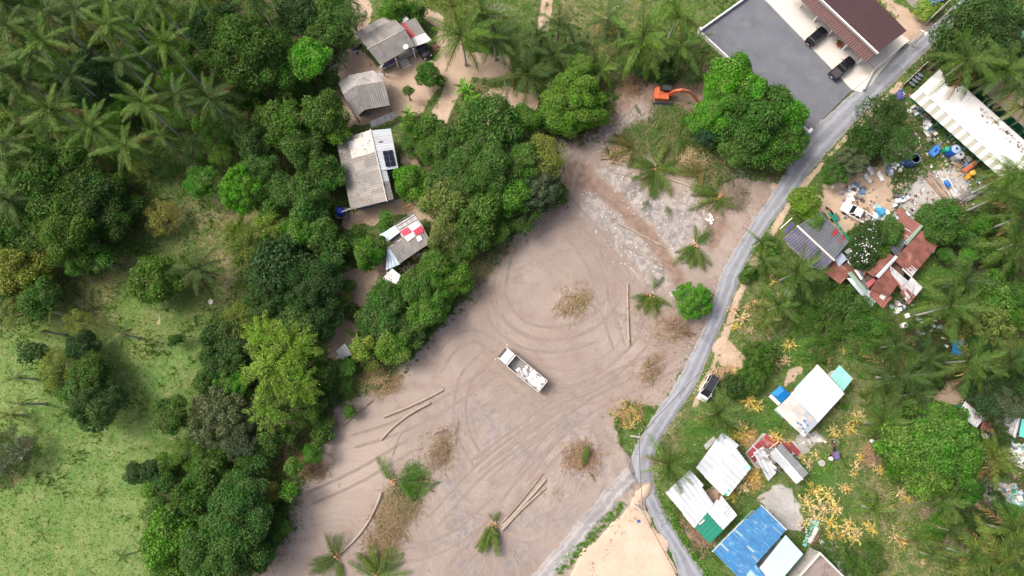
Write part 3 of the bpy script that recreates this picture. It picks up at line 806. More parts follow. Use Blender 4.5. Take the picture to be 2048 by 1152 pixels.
def tree(px, py, rpx, h, kind, colk, nm=None):
    R = rpx * mpp(py, h * .7)
    me, C, R0, vr0 = rnd.choice(VAR[kind])
    sc = R / (R0 * .97)
    vr = vr0 * sc
    zc = max(h - vr * 1.05, vr * .35)
    c = P(px, py, zc + vr * .35)
    base = gz(c.x, c.y)
    name = nm or {'bush': 'shrub', 'bamboo': 'bamboo_clump', 'airy': 'open_crowned_tree'}.get(kind, 'leafy_tree')
    t = thing(name, None, {'shrub': 'shrub', 'bamboo_clump': 'bamboo'}.get(name, 'tree'), (c.x, c.y, base), rnd.uniform(0, 6.28))
    jit = [rnd.uniform(.85, 1.15) for _ in range(3)]
    colr = tuple(a * b for a, b in zip(COLS[colk], (jit[0], (jit[0] + 1) / 2 * jit[1] ** .3, jit[2])))
    link('crown', me, t, (0, 0, zc - base), (rnd.uniform(-.1, .1), rnd.uniform(-.1, .1), 0), (sc * rnd.uniform(.9, 1.1), sc * rnd.uniform(.9, 1.1), sc * rnd.uniform(.8, 1.15)), colr)
    key = (me.name, round((zc - base) / sc * 2))
    if key not in TRUNKS: TRUNKS[key] = limb_mesh('trunk', len(TRUNKS), C, R0, (zc - base) / sc)
    link('trunk', TRUNKS[key], t, (0, 0, zc - base), (0, 0, 0), (sc, sc, sc))
    size = 'small' if rpx < 30 else 'large' if rpx > 62 else 'medium'
    word = {'leafy_tree': 'tree', 'open_crowned_tree': 'loose open-crowned tree', 'bamboo_clump': 'feathery bamboo clump', 'shrub': 'shrub'}.get(name, name.replace('_', ' '))
    if kind == 'fine': word = 'close-leaved round tree'
    VEG.append((t, f'{size} {LOOK[colk]} {word}', px, py))
    return t

def dead_tree(px, py, h, label):
    c = P(px, py, h * .8); b = gz(c.x, c.y)
    t = thing('dead_tree', label, 'tree', (c.x, c.y, b))
    mb = MB(); mb.tube([(0, 0, -.2), (.1, .05, h * .25), (0, 0, h * .5)], [.2, .16, .12], 7); part(t, 'trunk', mb, PALMBARK, world=False)
    for k in range(9):
        a = k * 2.4 + rnd.uniform(-.4, .4); z = h * rnd.uniform(.3, .5); l = h * rnd.uniform(.25, .45)
        e = Vector((cos(a) * l, sin(a) * l, z + h * rnd.uniform(.15, .45))); s0 = Vector((0, 0, z))
        mb = MB(); m = s0.lerp(e, .5) + Vector((rnd.uniform(-.3, .3), rnd.uniform(-.3, .3), .2))
        mb.tube([s0, m, e], [.08, .05, .015], 5)
        for q in range(5):
            f = s0.lerp(e, rnd.uniform(.4, .95)); g = f + Vector((rnd.uniform(-1, 1), rnd.uniform(-1, 1), rnd.uniform(0, .8))) * h * .12
            mb.tube([f, g], [.03, .01], 4)
        part(t, 'branch', mb, PALMBARK, world=False)
dead_tree(585, 12, 9, 'bare grey dead tree at the top of the dark forest'); dead_tree(986, 14, 6, 'bare grey dead tree behind the palms near the sandy track'); dead_tree(22, 905, 6, 'bare grey branched tree at the meadow edge'); dead_tree(1712, 316, 5, 'bare grey branches beside the recliners'); dead_tree(668, 108, 6, 'thin bare tree beside the red-patched house'); dead_tree(1090, 372, 7, 'bare twigged tree at the clearing side of the thicket')
# --- palm fronds: midrib and two rows of leaflets, length 1
def frond_mesh(name, curve, fold, seed, n=30, mats=None, ragged=0.0, wm=1.15):
    r = random.Random(seed); mb = MB()
    def at(s): return Vector((s * (1 - .12 * curve * s), 0, -curve * s * s * .55))
    def tan(s): return (at(s + .02) - at(s - .02)).normalized()
    mb.slot = 1
    for i in range(6):
        a, b = i / 6, (i + 1) / 6
        for w, up in ((.02, .018),):
            wa, wb = w * (1.15 - a), w * (1.15 - b)
            A, B = at(a), at(b)
            mb.add([A + Vector((0, wa, up)), A - Vector((0, wa, -up)), B - Vector((0, wb, -up)), B + Vector((0, wb, up))], [(0, 1, 2, 3)])
    mb.slot = 0
    for i in range(n):
        s = .12 + .88 * i / (n - 1)
        L = .215 * (sin(pi * min(1, (s * .82 + .18))) ** .6 + .30) * r.uniform(.7, 1.2)
        for sd in (-1, 1):
            if r.random() < ragged: continue
            p = at(s); t = tan(s)
            side = Vector((0, sd, 0))
            fwd = .55 + .75 * s + r.uniform(-.28, .28)
            d1 = (side * 1.0 + t * fwd + Vector((0, 0, .30 - fold + r.uniform(-.2, .2)))).normalized()
            d2 = (side * .55 + t * fwd + Vector((0, 0, -.7 - fold * 1.8 + r.uniform(-.3, .3)))).normalized()
            m1 = p + d1 * L * .55; e = m1 + d2 * L * .5
            w = .0072 * wm * t
            mb.add([p - w, p + w, m1 + w * .9, m1 - w * .9, e], [(0, 1, 2, 3), (3, 2, 4)])
    return mb.mesh(name, mats or [FROND, MIDRIB])
FR = [frond_mesh('frond', .35, .1, 1), frond_mesh('frond', .65, .35, 2), frond_mesh('frond', 1.0, .6, 3), frond_mesh('frond', 1.35, .8, 4)]
DRYRIB = M('dry_midrib', (.42, .32, .19), .8, .3)
FRD = [frond_mesh('frond', .5, .5, 5, 24, [DRY, DRYRIB], .2), frond_mesh('frond', .9, .8, 6, 24, [DRY, DRYRIB], .3)]
def put_fronds(t, zc, L, n, cols, hi=78, lo=-38, dead=0.12, lean=(0, 0)):
    a0 = rnd.uniform(0, 6.28); wind = rnd.uniform(2.2, 3.6)
    for i in range(n):
        f = (i + .5) / n
        el = radians(hi + (lo - hi) * f ** .85 + rnd.uniform(-8, 8))
        az = a0 + i * 2.39996 + rnd.uniform(-.32, .32); az += .38 * sin(az - wind)
        k = 0 if f < .25 else 1 if f < .55 else 2 if f < .8 else 3
        d = f > .7 and rnd.random() < dead
        me = rnd.choice(FRD) if d else FR[k]
        g = rnd.uniform(.82, 1.18); y = rnd.uniform(0, .35) if f > .5 else 0
        c = (.30 * g, .21 * g, .09 * g) if d else tuple(u * g for u in (cols[0] + y * .10, cols[1] + y * .06, cols[2]))
        l = L * rnd.uniform(.85, 1.1) * (.72 + .28 * min(1, f * 3))
        link('frond', me, t, (lean[0], lean[1], zc), (rnd.uniform(-.25, .25), -el, az), (l, l, l), c)
PCOL = {'g': (.095, .160, .045), 'd': (.068, .118, .040), 'y': (.155, .195, .055), 'b': (.115, .195, .045)}
def palm(px, py, h, rpx, colk='g', n=20, name='coconut_palm', look='coconut palm', thin=1.0, hi=78, lo=-38, dead=.12):
    c = P(px, py, h)
    lx, ly = rnd.uniform(-.5, .5) * h * .05, rnd.uniform(-.5, .5) * h * .05
    bx, by = c.x - lx, c.y - ly
    b = gz(bx, by)
    t = thing(name, None, 'palm', (bx, by, b))
    mb = MB()
    hh = h - b
    pts = []; rs = []
    for i in range(9):
        s = i / 8
        pts.append((lx * s * s, ly * s * s, -.12 + (hh + .12) * s)); rs.append(thin * (.21 - .08 * s + (.13 * (1 - s * 8) if s < .12 else 0)))
    mb.tube(pts, rs, 8)
    link('trunk', mb.mesh('trunk', PALMBARK, smooth=True), t)
    L = rpx * mpp(py, h) * 1.22
    put_fronds(t, hh, L, n, PCOL[colk], hi, lo, dead, (lx, ly))
    if name == 'coconut_palm' and rnd.random() < .7 and h > 5:
        for k in range(rnd.randint(3, 5)):
            mb = MB(); a = rnd.uniform(0, 6.28)
            mb.lathe((lx + .28 * cos(a), ly + .28 * sin(a), hh - .45), [(.02, 0), (.11, .06), (.14, .16), (.10, .27), (.02, .32)], 8)
            link('coconut', mb.mesh('coconut', PLAST, smooth=True), t, color=(.20, .22, .05))
    if h > 9.5: look = 'tall ' + look
    elif h < 5: look = 'low ' + look
    VEG.append((t, {'g': 'green', 'd': 'dark', 'y': 'yellowish', 'b': 'bright'}[colk] + ' ' + look, px, py))
    return t

TREES = """
480 85 92 13 big md|430 50 55 12 mid dk|540 130 55 11 mid md|178 152 74 9 fine bl|618 112 42 10 mid vb|650 55 46 9 mid md|585 25 48 10 mid dk|700 28 36 9 airy md|790 12 36 6 mid br
830 18 26 5 small md|560 245 62 10 mid md|640 225 52 9 mid md|505 275 46 9 mid dk|600 295 50 9 mid md|668 265 30 7 small br|450 240 40 8 airy md|395 362 36 7 mid br|480 373 54 10 fine vb|520 330 34 8 mid md
80 365 96 12 big md|190 400 66 10 mid dk|130 455 80 11 big md|30 450 60 10 mid md|225 440 42 8 mid dk|25 540 60 9 mid ol|75 590 48 8 mid md|30 620 40 7 airy ol|310 560 58 8 mid md
318 432 42 5 airy yl|630 330 44 8 mid md|560 380 46 8 mid md|620 400 52 9 mid md|660 350 30 7 small br|540 420 36 7 small md|640 460 44 8 mid md|590 460 46 8 mid br
560 530 74 10 mid dk|620 570 70 10 big dk|530 590 44 8 mid dk|655 530 34 7 small md|640 640 40 7 mid dk|590 650 46 8 mid md|458 692 66 8 fine dk|430 720 40 7 mid dk
158 692 38 6 mid dk|178 742 44 7 mid md|190 812 54 8 fine dk|150 780 34 6 small md|335 832 42 7 mid md|440 835 72 8 fine gy|480 880 46 7 airy gy|462 762 44 7 fine br
505 500 50 8 bamboo ol|480 470 40 6 bamboo ol|540 460 40 7 bamboo yg|530 665 46 9 bamboo yg|590 690 56 10 bamboo yg|555 745 66 10 bamboo yg|605 770 44 9 bamboo yg|540 820 48 8 bamboo yg|600 820 46 7 airy md|480 640 42 6 bamboo ol|630 700 30 8 bamboo md
300 940 26 4 small dk|325 930 24 4 small md|268 945 22 4 small dk|370 905 40 6 airy md|420 930 40 6 mid md|400 965 46 7 mid md|480 950 46 6 airy md|520 920 34 5 bush md
380 1010 70 10 mid md|470 1020 74 11 big md|345 1085 70 10 mid br|440 1100 90 12 big md|525 1055 40 7 mid dk|520 1110 40 7 mid md|330 1150 50 8 mid md|560 1060 20 4 bush br|480 985 50 8 mid dk|650 845 20 3 bush md|640 870 24 3 bush md
12 905 52 6 airy gy|110 740 46 6 airy ol|60 705 30 5 bush dk|120 760 36 4 airy md|20 600 36 6 small dk|350 680 16 3 bush dk|150 640 30 5 airy ol
900 285 60 11 mid md|970 250 66 11 mid md|1040 235 42 8 mid br|960 330 74 12 big md|1085 310 50 9 airy ol|1075 370 52 9 fine gy|1040 320 44 10 mid md|900 345 56 10 mid md|890 400 54 9 mid ol|960 410 60 10 mid md
1020 385 46 9 mid br|820 368 44 7 mid br|865 300 36 8 mid md|860 255 34 6 small md|820 250 26 4 small br|1110 385 26 5 small md|1045 430 40 6 airy md|1000 455 36 6 mid md|940 470 46 8 mid md|890 470 40 8 mid ol
915 510 36 6 airy br|870 540 46 8 mid md|905 555 42 7 mid br|880 590 40 6 mid br|835 570 40 7 mid md|850 620 42 7 mid br|775 625 50 7 mid md|815 660 44 6 mid md|790 690 42 6 mid lm|740 640 30 5 small md|770 590 40 6 mid md
735 505 36 6 mid br|755 490 24 5 small md|770 440 22 4 bush br|700 570 18 3 bush br|690 595 16 3 bush yl|705 625 22 3 bush dk|672 605 20 4 bush br|690 735 22 4 small br|665 640 20 4 bush md|720 700 30 5 small yg|745 720 30 4 airy ol|700 490 26 5 small md
715 470 20 4 bush md|660 490 34 7 small md|690 770 20 3 airy md|697 822 18 3 bush br|640 750 34 6 small md|625 800 36 6 mid md|655 790 22 4 bush dk
1148 195 66 9 big lm|1120 235 44 7 mid br|1180 225 40 7 mid lm|1160 130 34 7 mid lm|1210 215 18 4 bush md|1090 240 24 5 bush dk
856 145 30 5 mid br2|815 182 14 4 bush md|880 160 14 3 bush md|1325 140 30 5 small dk|1250 130 26 4 airy md|1290 125 26 4 small dk|1380 150 26 4 airy dk
1465 150 62 9 mid vb|1445 170 36 8 mid vb|1500 180 40 8 mid vb|1525 240 90 10 big br2|1430 230 44 8 mid vb|1416 266 28 5 fine bl|1585 235 44 8 mid vb|1480 300 44 7 mid br2|1560 290 50 8 mid br2|1590 275 30 6 mid br2|1455 200 40 8 mid br|1400 245 26 5 small vb
1386 600 42 5 fine vb|1766 240 60 9 airy dk|1740 285 46 7 mid dk|1800 285 46 8 airy md|1785 215 34 7 airy dk|1710 320 34 6 fine gy|1675 338 34 5 fine br2|1612 405 36 6 mid lm|1625 440 28 5 airy lm|1745 470 40 6 fine dk|1730 510 34 6 fine dk|1785 465 32 6 mid md|1755 495 26 5 small md
1888 435 46 7 mid br2|1900 460 40 6 mid br2|1870 470 26 5 small br2|1935 55 66 11 mid dk|1990 40 66 11 big dk|1960 110 60 10 mid dk|1905 100 40 8 mid dk|2010 95 50 9 mid dk|1915 140 34 7 mid dk|2000 15 50 9 mid md|2040 60 30 7 airy md
1825 890 66 10 mid lm|1895 890 78 11 big br|1860 950 58 9 mid lm|1905 840 46 9 mid br|1800 920 40 7 mid br2|1930 940 40 8 mid br|1870 820 28 7 small vb
1985 655 60 6 fine ol|2020 690 34 5 airy ol|1975 800 44 7 airy dk|2010 810 44 7 airy gy|1990 780 36 6 mid dk|2035 760 40 6 mid dk|2040 640 30 5 mid md|2000 590 40 5 small br|1960 580 30 4 small br|1990 560 34 5 bush br
1660 600 50 4 airy md|1700 620 56 5 airy md|1740 640 46 4 airy br|1660 650 46 4 airy md|1720 680 44 4 airy br2|1620 640 36 3 airy md|1770 640 30 4 airy md|1640 700 30 3 airy br2|1610 590 34 3 airy md
1520 720 40 4 fine br2|1505 760 34 4 fine br2|1480 775 26 3 small dk|1465 765 22 3 bush dk|1540 700 20 3 bush br2|1535 500 24 3 bush br|1540 485 20 3 bush md|1500 545 18 2 bush br2|1490 555 14 2 bush br2|1845 12 20 3 bush yg|1865 10 22 3 bush yg|1855 25 16 3 bush yg
1680 1110 40 3 airy br2|1740 1120 46 3 airy md|1890 1000 22 2 bush dk|1800 700 34 4 airy dk|1840 660 30 4 airy dk|1870 700 34 5 airy dk|1960 700 30 5 mid dk|1500 230 30 7 mid br2
2040 720 30 6 mid dk|1790 760 34 4 airy dk|1930 760 30 4 airy dk|2000 870 30 5 airy dk|1940 1060 40 4 airy dk|1990 1010 36 4 airy dk
250 20 40 8 airy md|120 60 40 7 airy dk|60 200 44 7 airy dk|150 290 36 6 airy md|370 300 34 6 airy md|340 160 40 6 airy br|420 280 30 5 airy br|40 330 30 5 mid md|380 30 34 7 airy dk|330 330 30 4 airy md|280 330 30 5 airy ol|440 310 26 5 airy br|360 230 34 5 airy md
210 300 30 5 airy md|90 270 30 5 airy md|460 190 36 7 mid dk|20 20 40 7 airy dk|200 220 30 5 airy md|300 120 30 5 airy md
"""
for row in TREES.replace('\n', '|').split('|'):
    q = row.split()
    if len(q) == 6: tree(float(q[0]), float(q[1]), float(q[2]), float(q[3]), q[4], q[5])

TC = [(x, y, 40) for _, _, x, y in VEG]
fill_r = random.Random(91); tries = 0; made = 0
def in_poly(x, y, poly):
    c = False
    for i in range(len(poly)):
        (ax, ay), (bx, by) = poly[i - 1], poly[i]
        if (ay > y) != (by > y) and x < (bx - ax) * (y - ay) / (by - ay) + ax: c = not c
    return c
TROWS = [tuple(map(float, q.split()[:3])) for q in TREES.replace('\n', '|').split('|') if len(q.split()) == 6]
CLEAN = [HUMUS[0], HUMUS[1], HUMUS[5]]
NOGO = [(785, 80, 75), (730, 190, 60), (735, 340, 80), (815, 490, 70), (785, 555, 40), (688, 705, 40), (800, 240, 40), (1942, 830, 50), (2022, 855, 40), (1917, 695, 30), (1985, 755, 30), (1998, 985, 50), (2030, 905, 40), (1945, 390, 40), (1880, 810, 50), (1850, 660, 40)]
while made < 95 and tries < 9000:
    tries += 1
    poly = fill_r.choice(CLEAN[:2] + [CLEAN[0]] + CLEAN[2:])
    x = fill_r.uniform(min(p[0] for p in poly), max(p[0] for p in poly)); y = fill_r.uniform(min(p[1] for p in poly), max(p[1] for p in poly))
    if not in_poly(x, y, poly) or x < -10 or x > 2055 or y < -10 or y > 1160 or in_poly(x, y, CLEAR) or any(in_poly(x, y, q) for q in YARDS): continue
    if any(hypot(x - a, y - b) < c * .80 + 9 for a, b, c in TROWS) or any(hypot(x - a, y - b) < c for a, b, c in NOGO): continue
    r_ = fill_r.uniform(17, 30)
    tree(x, y, r_, fill_r.uniform(3, 6.5), fill_r.choice(['airy', 'small', 'bush', 'mid', 'small']), fill_r.choice(['md', 'md', 'br', 'ol', 'br2', 'br'])); TROWS.append((x, y, r_)); made += 1

PALMS = """
85 82 15 52 b|15 52 15 58 g|100 28 14 60 d|0 140 14 60 g|100 218 12 56 b|182 255 11 52 b|285 205 14 56 b|330 85 15 50 b|215 48 16 48 b|250 292 11 56 b|420 198 12 52 d|5 285 12 60 g|0 320 11 55 g|300 -8 16 50 g
395 -12 15 45 b|40 160 13 50 d|150 20 15 55 d|215 5 16 44 g|320 272 7 34 b|5 0 15 60 d|60 110 14 50 g|140 150 12 46 d|240 120 13 44 d|350 190 12 44 d|500 -10 13 46 d|15 400 10 50 d|390 538 6 58 d|570 185 5 26 b|245 668 5 30 d|80 662 6 26 b|30 755 5 26 g|40 808 6 26 g
560 380 5 24 y|195 520 4 30 d|100 622 5 22 b|20 830 3 26 y
922 72 9 58 b|990 75 7 56 d|905 15 8 58 y|965 25 7 50 g|1055 150 6 60 d|1108 110 5 46 d|1075 70 4 42 d|1118 52 5 46 d|1150 90 5 46 d|1285 78 8 66 b|1355 35 7 52 b|1360 92 7 54 g|1215 40 4 40 d|1200 140 4 40 b|1165 95 4 36 d|1240 60 4 36 d|1060 95 5 40 d|1030 150 5 34 d
1592 545 6 56 g|1556 612 4 46 g|1530 640 3 34 y|1528 522 3 36 g|1522 485 3 30 g|1935 118 10 70 g|2012 140 10 56 g|2030 178 9 44 d|2045 215 9 44 y|1901 612 9 66 g|1930 560 8 50 d|2030 488 9 60 g|2010 385 9 60 g|2045 360 9 56 b|2045 430 9 50 d|1796 752 6 64 d|1935 722 8 66 g|2022 722 8 52 d|1850 720 6 50 d|1765 845 5 58 g
1985 915 8 52 y|1885 1000 6 50 g|2000 1118 7 74 y|2025 1062 8 56 g|1945 1110 6 50 g|2040 1120 8 50 d|1832 1080 3 38 b|1748 1018 3 36 b|1437 828 5 44 g|1338 930 5 52 g|1862 1112 3 32 g|1900 1060 5 40 d|2020 348 9 42 b|1975 960 6 40 d|1790 690 4 40 d|1830 790 5 46 d
"""
for row in PALMS.replace('\n', '|').split('|'):
    q = row.split()
    if len(q) == 5:
        x, y, h, r = map(float, q[:4])
        palm(x, y, h, r * rnd.uniform(.9, 1.08), q[4], n=rnd.randint(17, 24) if r > 40 else rnd.randint(11, 16), hi=rnd.uniform(62, 84), lo=rnd.uniform(-55, -22), dead=rnd.choice((.08, .2, .45)))
for x, y in ((284, 1091), (246, 1113)):
    palm(x, y, 6, 20, 'd', 9, 'areca_palm', 'slender areca palm', .5, 60, -20, 0)

# --- banana and cassava-like star plants, dried yellow clumps
def blade_mesh(name, mat, w, curve, n=6):
    mb = MB(); mb.slot = 0
    for sd in (-1, 1):
        for i in range(n):
            a, b = i / n, (i + 1) / n
            def pt(s, e):
                wd = w * sin(pi * min(1, s * .93 + .05)) ** .7
                return Vector((s, sd * wd * e, -curve * s * s * .6 + .05 * e * 0 + .25 * wd * e))
            mb.add([pt(a, 0), pt(b, 0), pt(b, 1), pt(a, 1)], [(0, 1, 2, 3)])
    return mb.mesh(name, mat)
BANL = [blade_mesh('leaf', LEAF, .15, .5), blade_mesh('leaf', LEAF, .13, .9)]
YEL = [frond_mesh('frond', .9, .2, 43, 10, [DRY, DRYRIB], .1, 3.6), frond_mesh('frond', 1.4, .5, 42, 9, [DRY, DRYRIB], .15, 4.2), frond_mesh('frond', .5, .1, 41, 9, [DRY, DRYRIB], .2, 3.2)]
def star_plant(px, py, rpx, name, look, cat, meshes, col, n, hi, lo, h=.8, pname='leaf'):
    p = G(px, py)
    t = thing(name, None, cat, p)
    mb = MB(); mb.tube([(0, 0, -.1), (0, 0, h)], [.09, .05], 6)
    link('stem', mb.mesh('stem', TWIG if cat == 'dry plant' else BARK), t)
    L = rpx * mpp(py)
    a0 = rnd.uniform(0, 6.28)
    for i in range(n):
        f = (i + .5) / n; g = rnd.uniform(.75, 1.2)
        l = L * rnd.uniform(.75, 1.15)
        link(pname, rnd.choice(meshes), t, (0, 0, h * rnd.uniform(.5, 1)), (rnd.uniform(-.6, .6), -radians(hi + (lo - hi) * f + rnd.uniform(-10, 10)), a0 + i * 2.4), (l, l, l), tuple(c * g for c in col))
    VEG.append((t, look, px, py))
for x, y, r in ((935, 190, 22), (945, 205, 18), (925, 180, 18), (820, 235, 16), (815, 262, 16), (1560, 305, 12), (720, 688, 20), (735, 700, 18), (685, 530, 16), (700, 665, 10)):
    star_plant(x, y, r, 'banana_plant', 'banana plant with broad bright leaves', 'banana plant', BANL, (.11, .24, .04), 7, 70, 0, 1.8)
for x, y, r in ((1692, 716, 26), (1716, 752, 22), (1745, 690, 26), (1730, 722, 22), (1685, 812, 24), (1738, 620, 26), (1770, 690, 22), (1700, 740, 18), (1755, 660, 20)):
    star_plant(x, y, r, 'spiky_plant', 'spiky green plant with long narrow leaves', 'plant', [frond_mesh('leaf', .5, .1, 77, 8, [LEAF, LEAF])], (.075, .19, .03), 12, 75, 5, .6)
YC = """1462 618 16|1478 640 18|1490 610 12|1470 655 14|1500 600 10|1545 700 16|1572 692 20|1560 725 16|1545 735 14|1500 660 12|1515 610 10|1555 590 9|1620 700 10|1645 705 12|1735 705 12|1742 712 9|1550 560 12|1540 555 8
1470 748 18|1500 800 22|1512 812 20|1485 860 24|1470 875 18|1480 845 14|1555 880 18|1548 868 14|1500 955 18|1480 975 22|1465 990 18|1510 940 12|1612 925 16|1630 910 14|1600 915 12|1710 845 20|1700 860 16|1725 832 16|1660 860 16|1675 875 14|1685 700 9
1625 985 26|1650 990 24|1610 1010 22|1640 1015 26|1665 1005 20|1620 1035 24|1650 1040 22|1605 1050 16|1670 1020 16|1690 1060 22|1680 1075 24|1700 1080 20|1670 1095 20|1710 1065 16|1690 1040 14|1655 1065 14
1705 935 14|1715 920 14|1700 950 12|1755 945 16|1748 935 12|1690 980 16|1680 975 14|1735 1055 18|1725 1045 12|1800 985 18|1815 995 14|1790 1070 20|1800 1085 14|1770 1010 12|1842 1125 12|1838 1112 10|1915 1118 10|1845 1020 8|1870 1035 10|1745 1010 10|1575 880 10|1260 850 12|1272 838 12|1250 860 10|1262 818 10|1430 740 12|1650 720 10|1705 760 9"""
for row in YC.replace('\n', '|').split('|'):
    x, y, r = map(float, row.split())
    c = rnd.choice([(.88, .70, .18), (.90, .76, .32), (.86, .66, .20), (.86, .70, .40)]) if y > 760 else rnd.choice([(.92, .62, .32), (.92, .72, .22), (.92, .68, .42)])
    star_plant(x + rnd.uniform(-6, 6), y + rnd.uniform(-6, 6), r * .9, 'dry_yellow_plant', 'dried yellow plant with bare pale stalks' if r > 15 else 'small dried yellow plant', 'dry plant', YEL, c, 13 if r > 12 else 9, 78, -5, .7, 'frond')

# ------------------------------------------------------------------ ground cover nobody could count
def scatter(mask, n, seed):
    r = np.random.default_rng(seed)
    m = np.where(far, 0, mask)[6:-6, 6:-6]
    PXi = PX[6:-6, 6:-6]; PYi = PY[6:-6, 6:-6]
    m = m * ((PXi > -60) & (PXi < 2110) & (PYi > -60) & (PYi < 1210))
    p = (m / m.sum()).ravel()
    k = r.choice(p.size, n, p=p)
    j, i = np.unravel_index(k, m.shape)
    x = xs[6:-6][i] + r.uniform(-.5, .5, n) * STEP; y = ys[6:-6][j] + r.uniform(-.5, .5, n) * STEP
    z = GZ[6:-6, 6:-6][j, i]
    return np.stack([x, y, z], -1)
solid = np.maximum.reduce([soft(d_road, 3), soft(d_lot, 3), m_sand, m_cgrey])
gmask = (1 - m_clear) * (1 - m_yard) * (1 - .8 * m_hum) * (1 - solid)
def tufts(name, pts, hgt, wid, seed, cols, k=3):
    r = np.random.default_rng(seed); n = len(pts) * k
    base = np.repeat(pts, k, 0) + np.concatenate([r.normal(0, .10, (n, 2)), np.zeros((n, 1))], 1)
    a = r.uniform(0, 6.28, n); h = hgt * r.uniform(.5, 1.3, n)
    side = np.stack([np.cos(a), np.sin(a), np.zeros(n)], -1) * (wid * r.uniform(.6, 1.4, n))[:, None]
    lean = np.stack([r.normal(0, .6, n), r.normal(0, .6, n), np.ones(n)], -1) * h[:, None]
    V = np.stack([base - side, base + side, base + lean], 1).reshape(-1, 3)
    Q = np.arange(len(V)).reshape(-1, 3)
    o = link(name, np_mesh(name, V, Q, LEAF), color=cols)
    return tag(o, kind='stuff')
tag(tufts('grass', scatter(gmask, 42000, 1), .22, .05, 2, (.15, .22, .055)), 'short green grass tufts over the open ground', 'grass')
tag(tufts('dry_grass', scatter(gmask * (.25 + m_dry), 16000, 3), .22, .05, 4, (.42, .36, .19)), 'straw coloured dry grass tufts over the open ground', 'grass')
tall = np.clip((vnoise(GXc, GYc, 3.2, 41, 2) - .56) * 8, 0, 1) * gmask
tag(tufts('tall_grass', scatter(tall, 5200, 25), .55, .06, 26, (.085, .150, .040), 5), 'taller dark grass clumps scattered over the meadow and village', 'grass')
def clumps(name, pts, rad, leaf, k, seed, col, mat=None, flat_=False):
    r = np.random.default_rng(seed); n = len(pts) * k
    sc = np.repeat(rad * r.uniform(.4, 1.3, len(pts)), k)
    d = unit(r.normal(size=(n, 3))); d[:, 2] = np.abs(d[:, 2])
    Pp = np.repeat(pts, k, 0) + d * (sc * r.random(n) ** .5)[:, None] * np.array([1, 1, .15 if flat_ else .9]) + np.array([0, 0, .04])
    N = unit(d * .6 + r.normal(size=(n, 3)) * (.25 if flat_ else .7) + np.array([0, 0, .8]))
    T = unit(np.cross(N, r.normal(size=(n, 3))))
    ln = leaf * r.uniform(.6, 1.4, n)
    V, Q = leaf_quads(Pp, N, T, ln, ln * .55)
    o = link(name, np_mesh(name, V, Q, mat or LEAF), color=col)
    return tag(o, kind='stuff')
hm = m_hum * (1 - m_clear) * (1 - m_yard) * (1 - solid)
tag(clumps('undergrowth', scatter(hm, 7000, 5), .85, .28, 28, 6, (.088, .155, .042)), 'low leafy undergrowth beneath the trees', 'undergrowth')
tag(clumps('undergrowth', scatter(hm * (.3 + .7 * (PX < 720)), 4200, 7), .55, .24, 20, 8, (.12, .185, .055)), 'paler scrubby undergrowth on the forest floor', 'undergrowth')
wm = gmask * (.15 + (PX > 1300) + .8 * ((PX > 880) & (PY < 260)))
tag(clumps('weeds', scatter(wm, 3600, 9), .38, .17, 14, 10, (.075, .16, .030)), 'low green weeds in the village grass', 'weeds')
edge_m = np.exp(-((sd_clear + 6) / 12.0) ** 2) * (1 - solid) * (PX < 1240) * (PX > 560)
tag(clumps('weeds', scatter(edge_m, 900, 11), .5, .22, 16, 12, (.075, .14, .035)), 'ragged weeds along the edge of the clearing', 'weeds')
vm = soft(lsdf(PX, PY, [(1120, 1140), (1160, 1095), (1200, 1055), (1240, 1015)], 9), 5) + .8 * soft(lsdf(PX, PY, [(1318, 990), (1345, 1040), (1385, 1110), (1420, 1155)], 6), 5)
tag(clumps('weeds', scatter(vm, 420, 13), .34, .18, 14, 14, (.085, .19, .03)), 'green weeds lining the sand lot and road verge', 'weeds')
lm = m_clear * m_hum * (1 - solid)
tag(clumps('leaf_litter', scatter(lm, 1300, 15), .45, .2, 6, 16, (.30, .225, .14), DRY, True), 'brown dry leaf litter lying on the cleared dirt', 'litter')
tag(clumps('leaf_litter', scatter(m_clear * np.exp(-((sd_clear - 4) / 16.0) ** 2), 900, 17), .3, .14, 5, 18, (.22, .16, .10), DRY, True), 'scattered dark leaf scraps on the bulldozed soil', 'litter')
# stones and clods
def stones(name, pts, size, seed, mat, label):
    r = np.random.default_rng(seed); n = len(pts)
    cube = np.array([(-1, -1, -.6), (1, -1, -.6), (1, 1, -.6), (-1, 1, -.6), (-.6, -.7, .6), (.7, -.6, .5), (.6, .7, .6), (-.7, .6, .7)])
    q = np.array([(4, 5, 6, 7), (0, 1, 5, 4), (1, 2, 6, 5), (2, 3, 7, 6), (3, 0, 4, 7)])
    s = size * r.uniform(.4, 1.5, (n, 1, 1)) ** 1.5
    V = cube[None] * (1 + .35 * r.normal(size=(n, 8, 3))) * s
    a = r.uniform(0, 6.28, n); ca, sa = np.cos(a)[:, None], np.sin(a)[:, None]
    X = V[..., 0] * ca - V[..., 1] * sa; Y = V[..., 0] * sa + V[..., 1] * ca
    V = np.stack([X, Y, V[..., 2] * .7], -1) + pts[:, None, :]
    Q = (q[None] + 8 * np.arange(n)[:, None, None]).reshape(-1, 4)
    return tag(link(name, np_mesh(name, V.reshape(-1, 3), Q, mat)), label, 'stones', kind='stuff')
STONE = M('broken_rock', (.44, .42, .40), .9, .4, .8, dirt=(.2, .18, .16), damt=.4)
CLOD = M('earth_clod', (.30, .23, .19), .95, .35, 1.0)
stones('rubble', scatter(m_ash, 700, 19), .11, 20, STONE, 'broken grey rock over the ash coloured ground')
